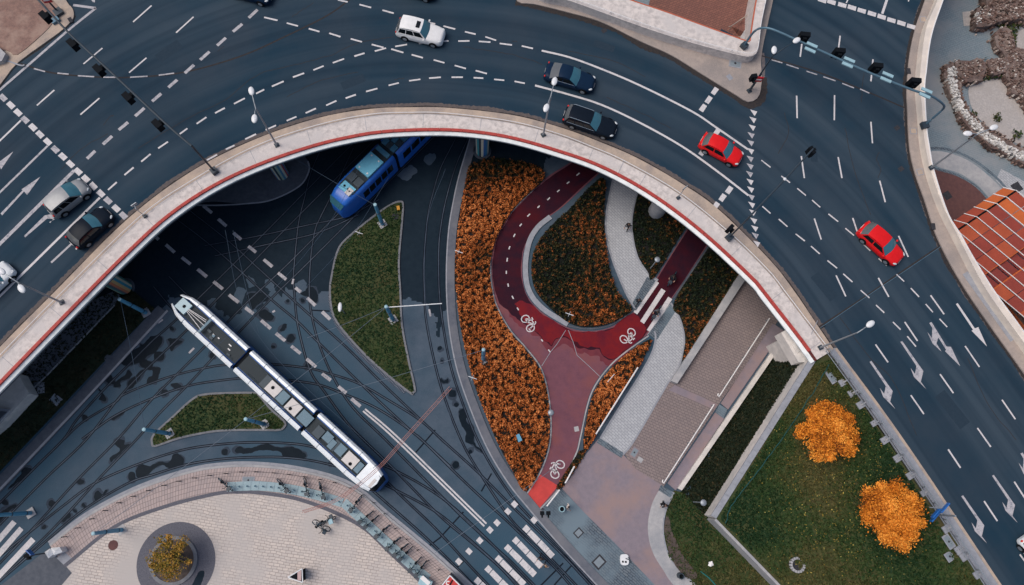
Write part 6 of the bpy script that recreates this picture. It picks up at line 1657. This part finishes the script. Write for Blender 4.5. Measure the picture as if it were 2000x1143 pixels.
for (b, e, lab) in (((284, 423), (262, 400), 'thin marker post on the bridge walkway above the dark street'), ((1324, 387), (1338, 367), 'thin marker post on the bridge walkway above the pale pillar')):
    t = thing('marker_post', lab, 'post', P(*b, ZD + .15)); bb = P(*b, ZD + .15); ee = P(*e, ZD + 2.1)
    MB().box(bb + Vector((0, 0, .1)), (.3, .25, .2), .6).build('foot', MT['pole_d'], t)
    MB().tube([bb, Vector((bb.x, bb.y, ZD + 2.0)), ee], .035, 6).build('post', MT['pole'], t)
    MB().box(ee, (.5, .06, .3), .7).build('plate', MT['pole'], t)
# blue contact wire masts
mast_top = []
for k, (b, h, lab) in enumerate([((747, 438), 5.3, 'blue tram mast at the tip of the large tram island'), ((768, 625), 5.5, 'blue tram mast in the middle of the large tram island'), ((944, 703), 5.5, 'blue tram mast inside the long orange shrub bed'), ((517, 829), 5.7, 'blue tram mast on the small island nearest the white tram'), ((331, 847), 5.3, 'blue tram mast on the left corner of the small island'), ((238, 1035), 5.0, 'blue tram mast at the edge of the pale plaza'), ((60, 1002), 4.7, 'blue tram mast by the left zebra crossing'), ((285, 611), 5.3, 'blue tram mast on the dark verge near the bridge')]):
    bb = P(*b, .05)
    t = thing('tram_mast', lab, 'mast', bb)
    MB().box(bb + Vector((0, 0, .05)), (.75, .75, .1), .6).build('footing', MT['conc'], t)
    MB().tube([bb, bb + Vector((0, 0, h))], [.19, .15], 12).build('pole', MT['pole_b'], t)
    MB().ell(bb + Vector((0, 0, h)), (.17, .17, .08), 10, 5).build('cap', MT['tealpanel'], t)
    for zz in (.8, h * .62): MB().cyl(bb, .21, zz, zz + .07, 12).build('clamp', MT['pole_d'], t)
    mast_top.append(bb + Vector((0, 0, h - .15)))
def wire(a, b, label, r=.018, m='wire', sag=.25, name='overhead_wire'):
    q = [a.lerp(b, t / 8) - Vector((0, 0, sag * math.sin(math.pi * t / 8))) for t in range(9)]
    return MB().tube(q, r, 4).top(name, MT[m], label, 'wire', base=a)
arm = thing('bracket_arm', 'pale bracket arm reaching over the right tram track', 'arm', Vector((mast_top[1].x, mast_top[1].y, 0)))
MB().tube([mast_top[1] + Vector((.1, 0, -.1)), P(863, 593, 5.4)], .045, 6).build('tube', MT['lampw'], arm)
wire(mast_top[1], P(600, 660, 5.6) , 'thin span wire from the island mast towards the square', m='wire')
wire(mast_top[1], mast_top[3], 'thin span wire between the two island masts')
wire(mast_top[2], mast_top[3], 'thin span wire from the shrub bed mast over the white tram')
wire(mast_top[0], P(560, 300, 5.4), 'thin span wire from the island tip under the bridge', m='wire_d')
wire(mast_top[4], mast_top[7], 'thin span wire from the small island to the dark verge', m='wire_d')
wire(mast_top[5], mast_top[3], 'thin span wire from the plaza mast to the small island')
wire(P(1095, 905, 5.5), P(850, 1080, 5.5), 'thin span wire over the tracks near the zebra crossing')
for k, q in enumerate([[(860, 1000), (700, 850), (540, 700), (470, 590), (440, 450)], [(455, 450), (480, 560), (505, 650)], [(700, 330), (640, 440), (540, 560), (400, 700)], [(760, 345), (680, 470), (560, 600)], [(870, 330), (835, 430), (830, 560), (845, 690), (890, 850)]]):
    MB().tube(spl(PX(q, 5.3), 6), .014, 4).top('contact_wire', MT['wire_d'], ['contact wire following the white tram track', 'contact wire rising to the bridge', 'contact wire of the blue tram track', 'contact wire beside the large island tip', 'contact wire over the right tram track'][k], 'wire')
pk = thing('festoon_cable', 'pair of pinkish cables strung across the square over the white tram', 'cable', P(880, 760, 0))
for s_ in (-1, 1):
    q = spl(PX([(592 + s_ * 2, 1000 + s_ * 2), (660 + s_ * 2, 975 + s_ * 2), (735 + s_ * 2, 918 + s_ * 2), (800 + s_ * 2, 846 + s_ * 2), (880 + s_ * 2, 757 + s_ * 2)], 5.9), 8)
    MB().tube(q, .022, 4).build('cable', MT['pinkwire'], pk)
q = spl(PX([(592, 1000), (660, 975), (735, 918), (800, 846), (880, 757)], 5.9), 16)
for k in range(0, len(q) - 1, 1): MB().tube([q[k] + Vector((.09, .09, 0)), q[k] - Vector((.09, .09, 0))], .016, 4).build('spacer', MT['pinkwire'], pk)

# ================================================================== SMALL THINGS ON THE PLAZA
def bicycle_parts(t, frame_m, basket=True):
    for sx in (-.53, .53):
        w_ = MB(); w_.tube([(sx + .33 * math.cos(a), 0, .34 + .33 * math.sin(a)) for a in [k * math.pi / 9 for k in range(19)]], .032, 5, False)
        wo_ = w_.build('wheel', MT['tyre'], t, world=False)
        sp2 = MB()
        for k in range(6):
            a = k * math.pi / 6; sp2.tube([(sx + .32 * math.cos(a), 0, .34 + .32 * math.sin(a)), (sx - .32 * math.cos(a), 0, .34 - .32 * math.sin(a))], .006, 3)
        sp2.build('spokes', MT['chrome'], wo_, world=False)
        MB().tube([(sx + .37 * math.cos(a), 0, .34 + .37 * math.sin(a)) for a in [.4 + k * .3 for k in range(8)]], .04, 4).build('mudguard', frame_m, t, world=False)
    f = MB()
    for a, b in (((-.53, 0, .34), (-.08, 0, .30)), ((-.08, 0, .30), (.38, 0, .78)), ((-.53, 0, .34), (-.20, 0, .78)), ((-.20, 0, .78), (-.08, 0, .30)), ((-.2, 0, .7), (.36, 0, .72)), ((.38, 0, .80), (.53, 0, .34)), ((.38, 0, .8), (.33, 0, 1.02))): f.tube([a, b], .03, 6)
    f.build('frame', frame_m, t, world=False)
    MB().tube([(.20, -.30, 1.04), (.32, -.16, 1.05), (.34, 0, 1.03), (.32, .16, 1.05), (.20, .30, 1.04)], .025, 6).build('handlebar', MT['black'], t, world=False)
    MB().ell((-.26, 0, .90), (.15, .10, .05), 10, 5).build('saddle', MT['black'], t, world=False)
    if basket: MB().box((.58, 0, .86), (.30, .36, .24)).build('basket', MT['pole_d'], t, world=False)
    MB().tube([(-.08, -.12, .30), (-.08, .12, .30)], .05, 6).build('pedals', MT['black'], t, world=False)
proto_b = thing('bicycle', 'x', 'bicycle', (0, 0, 0), group='share bikes in the docking strip')
bicycle_parts(proto_b, flat('share_bike_blue', (.018, .05, .075), .5))
def bicycle(u0, v0, u1, v1, label, z=.12, first=[True], lean=.0):
    a, b = P(u0, v0, z + .5), P(u1, v1, z + .5)
    if first[0]: o = proto_b; first[0] = False
    else: o = copy_tree(proto_b)
    c = (a + b) / 2
    o.location = (c.x, c.y, z); o.rotation_euler = (lean, 0, heading(a, b)); o['label'] = label
    return o
for k, (q, lab) in enumerate([((430, 938, 449, 955), 'leftmost docked share bike at the left end of the curved dock strip'), ((546, 940, 562, 957), 'docked share bike left of the neighbouring pair on the curved strip'), ((596, 941, 601, 963), 'left bike of the close pair on the curved dock strip'), ((625, 948, 632, 970), 'right bike of the close pair on the curved dock strip'),
         ((703, 974, 687, 998), 'uppermost docked share bike of the straight dock strip'), ((723, 1003, 705, 1018), 'second docked share bike down the straight dock strip'), ((733, 1012, 716, 1027), 'third docked share bike down the straight dock strip'), ((755, 1032, 739, 1047), 'fourth docked share bike down the straight dock strip'),
         ((776, 1056, 760, 1071), 'fifth docked share bike down the straight dock strip'), ((791, 1068, 774, 1083), 'sixth docked share bike down the straight dock strip'), ((799, 1074, 783, 1090), 'seventh docked share bike down the straight dock strip'), ((817, 1095, 803, 1112), 'eighth docked share bike down the straight dock strip'), ((828, 1103, 815, 1122), 'lowest docked share bike of the straight dock strip')]):
    bicycle(*q, lab, lean=random.uniform(-.05, .12))
o = bicycle(618, 1017, 640, 1030, 'leaning bicycle of the parked pair on the open plaza', lean=.5); o['group'] = 'bikes on the plaza'
o = bicycle(624, 1028, 652, 1014, 'crossing bicycle of the parked pair on the open plaza', lean=-.3); o['group'] = 'bikes on the plaza'
MB().box(P(646, 1019, .95), (.36, .42, .32), .4).top('delivery_box', MT['tealpanel'], 'pale box on the parked bikes on the open plaza', 'box')
dk = even(spl(PX([(444, 951), (470, 950), (500, 949), (540, 952), (575, 957), (610, 965), (640, 973), (669, 982)], .12), 6), 16)
dk2 = even(spl(PX([(671, 981), (700, 1008), (740, 1045), (780, 1082), (820, 1118), (836, 1131)], .12), 6), 13)
for s_, line in enumerate((dk, dk2)):
    nn = normals2(line)
    for k in range(len(line) - 1):
        a, b = line[k], line[k + 1]; g = (b - a) * .012; hw = .40
        n1, n2 = nn[k] * hw, nn[k + 1] * hw
        t = thing('bike_dock', '%s dock plate counted from the %s of the %s dock strip' % (['first', 'second', 'third', 'fourth', 'fifth', 'sixth', 'seventh', 'eighth', 'ninth', 'tenth', 'eleventh', 'twelfth', 'thirteenth', 'fourteenth', 'fifteenth'][k], 'left end' if s_ == 0 else 'top', 'curved' if s_ == 0 else 'straight'), 'bike dock', (a + b) / 2, group='share bike dock plates')
        MB().prism([a + g - n1, b - g - n2, b - g + n2, a + g + n1], .115, .17).build('plate', MT['dock'], t)
        c = (a + b) / 2
        MB().tube([c + Vector((0, 0, .05)), c + Vector((.06, -.08, .55))], [.07, .04], 6).build('lock_post', MT['tealpanel'], t)
t = thing('dock_terminal', 'white terminal slab at the lower end of the straight dock strip', 'terminal', P(830, 1132, .12))
MB().prism(PX([(822, 1124), (845, 1137), (838, 1152), (816, 1140)], .9), .12, .9).build('body', MT['tealpanel'], t); MB().box(P(831, 1134, .95), (.9, .35, .1), -.7).build('screen', MT['white'], t)
bl = Z(0, 857, [(520, 765), (625, 695), (735, 625), (840, 560), (945, 500), (1055, 450), (1175, 405), (1295, 365), (1410, 333), (1530, 307), (1650, 287), (1775, 272), (1895, 262), (2010, 260)]) + Z(500, 857, [(145, 268), (265, 280), (385, 297), (505, 318), (620, 343), (740, 385), (835, 440), (925, 500), (1010, 585), (1093, 700), (1180, 783), (1265, 868), (1345, 950), (1430, 1020)])
prev = None
for k, (u, v) in enumerate(bl):
    p = P(u, v, .12)
    ordn = ['first', 'second', 'third', 'fourth', 'fifth', 'sixth', 'seventh', 'eighth', 'ninth', 'tenth', 'eleventh', 'twelfth', 'thirteenth', 'fourteenth'][k % 14]
    t = thing('bollard', '%s dark chain bollard along the %s half of the plaza edge' % (ordn, 'left' if k < 14 else 'right'), 'bollard', p, group='chain bollards along the plaza edge')
    MB().tube([p, p + Vector((0, 0, .8))], [.045, .035], 8).build('post', MT['pole_d'], t); MB().ell(p + Vector((0, 0, .82)), (.05, .05, .05), 8, 5).build('knob', MT['black'], t)
    if prev is not None:
        MB().tube([prev + Vector((0, 0, .7)), (prev + p) / 2 + Vector((0, 0, .5)), p + Vector((0, 0, .7))], .010, 4).build('chain', MT['black'], t)
    prev = p
cover(485, 938, .13, .62, 1.1, 0, label='framed utility cover in the brick ring beside the curved dock strip')
MB().cyl(P(221, 1065, .12), .42, .1, .13, 20).top('round_manhole', MT['maroon'], 'round rusty manhole cover on the pale plaza', 'manhole')
MB().box(P(80, 758, .11), (.62, .95, .03), .15).top('street_cover', MT['coping'], 'right hand of two grey covers in the dark verge', 'manhole')
MB().box(P(66, 752, .11), (.5, .9, .03), .15).top('street_cover', MT['conc_d'], 'left hand of two grey covers in the dark verge', 'manhole')
cover(109, 781, .11, .75, .95, -.6, label='tilted framed cover in the dark verge')
MB().cyl(P(212, 700, .11), .36, .09, .12, 18).top('round_manhole', MT['conc_d'], 'round dark manhole on the left street footway', 'manhole')
tr = thing('triangle_totem', 'black triangular advertising totem with white frame on the plaza', 'totem', P(578, 1127, .12))
q = PX([(562, 1128), (590, 1111), (591, 1138)], 1.6)
cq = sum(q, Vector()) / 3
MB().prism([cq + (p - cq) * .84 for p in q], .12, 1.55).build('body', MT['black'], tr)
for a, b in zip(q, q[1:] + q[:1]): MB().tube([Vector((a.x, a.y, 1.58)), Vector((b.x, b.y, 1.58))], .05, 6).build('frame', MT['lampw'], tr)
MB().prism(PX([(581, 1118), (588, 1114), (588, 1134), (581, 1134)], 1.62), 1.5, 1.62).build('poster_strip', flat('poster', (.48, .33, .32)), tr)
cab = thing('utility_cabinet', 'pale twin gabled utility cabinet at the plaza corner', 'cabinet', P(116, 1078, .12))
for q in ([(100, 1077), (110, 1070), (118, 1079), (107, 1088)], [(112, 1069), (128, 1067), (133, 1076), (118, 1082)]):
    pq = PX(q, .12); MB().prism(pq, .1, 1.1).build('cabinet_body', MT['white'], cab)
    cc = sum(pq, Vector()) / 4
    MB().add([Vector((p.x, p.y, 1.1)) + (p - cc) * .06 for p in pq] + [(cc.x, cc.y, 1.32)], [(0, 1, 4), (1, 2, 4), (2, 3, 4), (3, 0, 4)]).build('lid', MT['lampw'], cab)
ps = thing('signal_post', 'small pedestrian signal with blue sign beside the utility cabinet', 'signal', P(92, 1080, .12))
pb = P(92, 1080, .12); MB().tube([pb, pb + Vector((0, 0, 2.6))], .06, 8).build('post', MT['pole_d'], ps)
signal(ps, pb + Vector((-.25, .0, 2.3)), .3, .4, .7, .3); MB().box(pb + Vector((-.05, .25, 2.5)), (.6, .06, .6), -.7).build('blue_sign', MT['bluesign'], ps)
ps = thing('signal_post', 'twin pedestrian signal at the corner of the bright red path end', 'signal', P(1060, 998, .05))
pb = P(1058, 994, .05); MB().tube([pb, pb + Vector((0, 0, 2.4))], .06, 8).build('post', MT['pole_d'], ps)
for dx in (-.12, .42): signal(ps, pb + Vector((dx, -.30, 2.0)), 0, .32, .75, .32)
bn = thing('litter_bin', 'round grey litter bin on the slate pavement', 'bin', P(1096, 993, .05)); pb = P(1096, 994, .05)
MB().ring(pb, .20, .27, .05, .85, 20).build('drum', MT['tealpanel'], bn); MB().cyl(pb, .2, .05, .6, 16).build('liner', MT['black'], bn)
bn = thing('litter_bin', 'round black litter bin on the curved walk at the frame bottom', 'bin', P(1327, 1122, .07)); pb = P(1327, 1124, .07)
MB().ring(pb, .19, .26, .07, .8, 20).build('drum', MT['pole_d'], bn); MB().cyl(pb, .19, .07, .55, 16).build('liner', MT['black'], bn)
ssb = thing('sign_base', 'portable sign on a rounded white concrete foot on the slate pavement', 'sign', P(1219, 1093, .05)); c = P(1219, 1093, .05)
MB().prism([c + Vector((.38 * math.copysign(abs(math.cos(a)) ** .6, math.cos(a)), .46 * math.copysign(abs(math.sin(a)) ** .6, math.sin(a)), 0)) for a in [k * math.pi / 12 for k in range(24)]], .05, .28).build('foot', MT['lampw'], ssb)
for dx, dy in ((-.16, -.16), (.1, -.18)): MB().cyl(c + Vector((dx, dy, 0)), .09, .27, .30, 10).build('socket', MT['black'], ssb)
MB().tube([c + Vector((.1, .1, .2)), c + Vector((.1, .15, 2.4))], .04, 6).build('post', MT['pole_d'], ssb); MB().box(c + Vector((.1, .15, 2.2)), (.06, .5, .5), .4).build('plate', MT['pole_d'], ssb)
kiosk = thing('red_kiosk', 'red roofed kiosk at the frame bottom beside the tram track', 'kiosk', P(885, 1150, 0))
kq = PX([(879, 1124), (905, 1150), (880, 1185), (852, 1158)], 2.4)
MB().prism(kq, 0, 2.3).build('walls', MT['pole_d'], kiosk); cq = sum(kq, Vector()) / 4
MB().prism([cq + (p - cq) * 1.04 for p in kq], 2.3, 2.45).build('roof', MT['bike_red'], kiosk)
for a, b in zip(kq, kq[1:] + kq[:1]): MB().tube([Vector((a.x, a.y, 2.46)), Vector((b.x, b.y, 2.46))], .06, 6).build('roof_edge', MT['lampw'], kiosk)
MB().strip(spl(PX([(878, 1136), (873, 1136), (872, 1141), (877, 1143)], 2.47), 5), .09, 2.47).build('white_mark', MT['white'], kiosk)
MB().strip(PX([(884, 1133), (875, 1150)], 2.475), .12, 2.475).build('dark_mark', MT['black'], kiosk)
bs = thing('road_sign', 'cluster of blue road signs by the guardrail and the larger orange tree', 'sign', P(1826, 1000, ZD))
pb = Vector((*P(1822, 1005, ZD).xy, ZD - .4)); MB().tube([pb, pb + Vector((0, 0, 3.4))], .07, 8).build('post', MT['pole'], bs)
for u, v, zz in ((1845, 992, ZD + 2.7), (1828, 1002, ZD + 2.2), (1826, 1010, ZD + 1.5)):
    p_ = P(u, v, zz); o = MB().box(p_, (1.0, .10, .34), .75).build('sign_plate', MT['bluesign'], bs); MB().box(p_ + Vector((.03, -.05, .03)), (.5, .03, .12), .75).build('white_arrow', MT['white'], o)
MB().tube([P(1815, 991, ZD + 2.4), P(1838, 993, ZD + 2.4)], .035, 6).build('bracket', MT['pole'], bs)
MB().prism(PX([(1008, 850), (1014, 847), (1020, 860), (1013, 864)], .9), .1, .95).top('blue_cabinet', MT['pole_b'], 'small blue cabinet among the lower orange shrubs', 'cabinet')
MB().box(P(778, 407, .25), (.28, .42, .3), .2).top('orange_box', flat('orange_plastic', (.62, .28, .02)), 'small orange box on the tip of the tram island', 'box')
MB().cyl(P(772, 423, .11), .33, .1, .12, 18).top('round_manhole', MT['iron'], 'round dark manhole on the tip of the tram island', 'manhole')
for k, (u, v, lab) in enumerate([(701, 455, 'thin crossed stakes at the left edge of the large tram island'), (896, 492, 'thin crossed stakes at the left edge of the orange shrubs'), (1112, 614, 'thin crossed stakes in the brownish loop bed'), (923, 738, 'thin pale stake at the lower left of the orange shrubs')]):
    c = P(u, v, .9); t = thing('stake_marker', lab, 'stakes', Vector((c.x, c.y, .1)))
    MB().tube([(c.x, c.y, .1), (c.x, c.y, 1.0)], .03, 5).build('post', MT['pole'], t)
    MB().tube([c + Vector((-.38, .12, .1)), c + Vector((.38, -.14, .1))], .035, 5).build('crossbar', MT['lampw'], t)
    MB().tube([c + Vector((-.12, -.25, .05)), c + Vector((.1, .25, .05))], .025, 5).build('brace', MT['pole'], t)

# ================================================================== PEOPLE
def person_mesh(pose):
    J = {}; E = []
    def j(n_, p, r, par=None, reg='jacket'):
        J[n_] = (Vector(p), r, reg)
        if par: E.append((par, n_))
    if pose == 'walk':
        j('pelvis', (0, 0, .93), .13, None, 'trousers'); j('waist', (.01, 0, 1.10), .125, 'pelvis'); j('chest', (.02, 0, 1.32), .15, 'waist'); j('neck', (.035, 0, 1.49), .06, 'chest', 'skin'); j('jaw', (.055, 0, 1.57), .078, 'neck', 'skin'); j('crown', (.05, 0, 1.68), .085, 'jaw', 'skin'); j('nose', (.15, 0, 1.60), .016, 'jaw', 'skin')
        arms = {1: [(.02, .20, 1.42), (-.10, .25, 1.16), (-.02, .25, .93), (.03, .25, .85)], -1: [(.02, -.20, 1.42), (.08, -.25, 1.16), (.25, -.24, .99), (.31, -.23, .92)]}
        legs = {1: [(.0, .09, .88), (.20, .10, .50), (.14, .10, .09), (.28, .11, .035)], -1: [(.0, -.09, .88), (-.04, -.10, .50), (-.32, -.10, .15), (-.25, -.10, .03)]}
    else:
        j('pelvis', (-.22, 0, 1.0), .13, None, 'trousers'); j('waist', (-.12, 0, 1.15), .125, 'pelvis'); j('chest', (.06, 0, 1.36), .15, 'waist'); j('neck', (.16, 0, 1.50), .06, 'chest', 'skin'); j('jaw', (.22, 0, 1.57), .078, 'neck', 'skin'); j('crown', (.23, 0, 1.68), .085, 'jaw', 'skin'); j('nose', (.32, 0, 1.58), .016, 'jaw', 'skin')
        arms = {s_: [(.08, s_ * .20, 1.42), (.14, s_ * .29, 1.20), (.27, s_ * .30, 1.10), (.33, s_ * .28, 1.07)] for s_ in (1, -1)}
        legs = {1: [(-.20, .10, .97), (.18, .12, .72), (.02, .12, .32), (.15, .12, .27)], -1: [(-.20, -.10, .97), (.10, -.12, .58), (-.12, -.12, .20), (.02, -.12, .14)]}
    for s_ in (1, -1):
        a = arms[s_]; j('sh%d' % s_, a[0], .068, 'chest'); j('el%d' % s_, a[1], .052, 'sh%d' % s_); j('wr%d' % s_, a[2], .034, 'el%d' % s_); j('pm%d' % s_, a[3], .036, 'wr%d' % s_, 'skin')
        d = (Vector(a[3]) - Vector(a[2])).normalized(); sd_ = d.cross(Vector((1, 0, 0))).normalized() if abs(d.x) < .8 else d.cross(Vector((0, 0, 1))).normalized()
        for k, ln in enumerate((.085, .10, .095, .075)):
            o_ = sd_ * (.027 - .018 * k); p1 = Vector(a[3]) + d * .05 + o_; j('f%d_%d' % (k, s_), p1 + d * ln * .4, .010, 'pm%d' % s_, 'skin'); j('g%d_%d' % (k, s_), p1 + d * ln * .75 + Vector((.02, -s_ * .01, 0)), .008, 'f%d_%d' % (k, s_), 'skin')
        p1 = Vector(a[3]) + sd_ * .05; j('th%d' % s_, p1 + d * .03 + Vector((.015, 0, 0)), .011, 'pm%d' % s_, 'skin')
        l = legs[s_]; j('hp%d' % s_, l[0], .098, 'pelvis', 'trousers'); j('kn%d' % s_, l[1], .066, 'hp%d' % s_, 'trousers'); j('an%d' % s_, l[2], .046, 'kn%d' % s_, 'trousers'); j('to%d' % s_, l[3], .042, 'an%d' % s_, 'shoe')
    names = list(J); me = bpy.data.meshes.new('skeleton')
    me.from_pydata([tuple(J[n_][0]) for n_ in names], [(names.index(a), names.index(b)) for a, b in E], [])
    o = bpy.data.objects.new('skeleton', me); COL.objects.link(o)
    md = o.modifiers.new('skin', 'SKIN'); md.use_smooth_shade = True
    sl_ = me.skin_vertices[0].data
    for k, n_ in enumerate(names): r = J[n_][1]; sl_[k].radius = (r, r); sl_[k].use_root = (n_ == 'pelvis')
    sb = o.modifiers.new('sub', 'SUBSURF'); sb.levels = 1; sb.render_levels = 1
    dg = bpy.context.evaluated_depsgraph_get()
    out = bpy.data.meshes.new_from_object(o.evaluated_get(dg))
    bpy.data.objects.remove(o); bpy.data.meshes.remove(me)
    out.materials.clear()
    K = np.array([tuple(J[n_][0]) for n_ in names]); rad = np.array([J[n_][1] for n_ in names]); regs = [J[n_][2] for n_ in names]
    ix = {'jacket': 0, 'trousers': 1, 'skin': 2, 'shoe': 3}
    for p in out.polygons:
        d = np.linalg.norm(K - np.array(p.center), axis=1) - rad
        p.material_index = ix[regs[int(np.argmin(d))]]
    return out, J['crown'][0], J['jaw'][0]
PM = {k: person_mesh(k) for k in ('walk', 'ride')}
skin_m = flat('skin', (.48, .27, .19), .55); shoe_m = flat('shoe', (.03, .03, .035), .6); hair_m = flat('hair', (.025, .016, .012), .6); hair2 = flat('hair_fair', (.26, .15, .07), .6)
def person(u, v, du, dv, pose, jc, tc, label, z=.06, hair=None, scale=1.0):
    me0, crown, jaw = PM[pose]
    me = me0.copy()
    for m in (flat('jacket', jc, .8), flat('trousers', tc, .8), skin_m, shoe_m): me.materials.append(m)
    a = P(u, v, z + .9); b = P(u + du, v + dv, z + .9)
    t = thing('person', label, 'person', Vector((a.x, a.y, z)), heading(a, b))
    t.scale = (scale,) * 3
    link('body', me, t)
    h = MB(); h.ell(crown + Vector((-.018, 0, .012)), (.105, .095, .105), 12, 8); h.build('hair', hair or hair_m, t, world=False, smooth=True)
    for s_ in (1, -1): MB().ell(jaw + Vector((.083, s_ * .032, .05)), (.012, .012, .01), 6, 4).build('eye', MT['black'], t, world=False); MB().ell(jaw + Vector((0, s_ * .082, .03)), (.02, .012, .03), 6, 4).build('ear', skin_m, t, world=False)
    return t
person(1227, 442, -4, 8, 'walk', (.012, .012, .016), (.015, .016, .02), 'person in black walking down the pale curved footpath')
person(1246, 589, 6, -8, 'walk', (.02, .022, .03), (.02, .02, .025), 'person in dark clothes waiting at the top of the path crossing')
person(1057, 1090, -3, 6, 'walk', (.05, .04, .045), (.02, .02, .03), 'upper person of the pair on the zebra crossing in dark clothes', z=.02)
person(1066, 1104, -4, 6, 'walk', (.46, .36, .32), (.03, .03, .04), 'lower person of the pair on the zebra crossing in a pale jacket', z=.02, hair=hair2)
person(1298, 986, -4, 8, 'walk', (.010, .010, .012), (.012, .012, .014), 'person in black carrying a bag on the curved walk')
person(1108, 990, 8, 3, 'walk', (.62, .55, .50), (.10, .16, .20), 'person in a white jacket beside the round grey bin', z=.05)
bg_ = P(1294, 984, .7); MB().box(bg_, (.34, .16, .40), .4).top('shoulder_bag', MT['black'], 'black bag held by the person on the curved walk', 'bag')
for (q, lab, jc, lab2) in (((1318, 536, 1308, 552), 'bicycle ridden down the dark bicycle lane towards the crossing', (.02, .018, .02), 'cyclist in dark clothes with bare arms on the dark bicycle lane'), ((1288, 602, 1276, 620), 'bicycle ridden across the striped path crossing', (.10, .11, .13), 'cyclist in a grey jacket on the striped path crossing')):
    o = bicycle(*q, lab, z=.04); o['group'] = 'ridden bikes on the path'
    c = o.location
    pr = person((q[0] + q[2]) / 2, (q[1] + q[3]) / 2, q[2] - q[0], q[3] - q[1], 'ride', jc, (.02, .022, .03), lab2, z=.0)
    pr.location = (c.x, c.y, .02); pr.rotation_euler = o.rotation_euler
print('objects', len(bpy.data.objects))
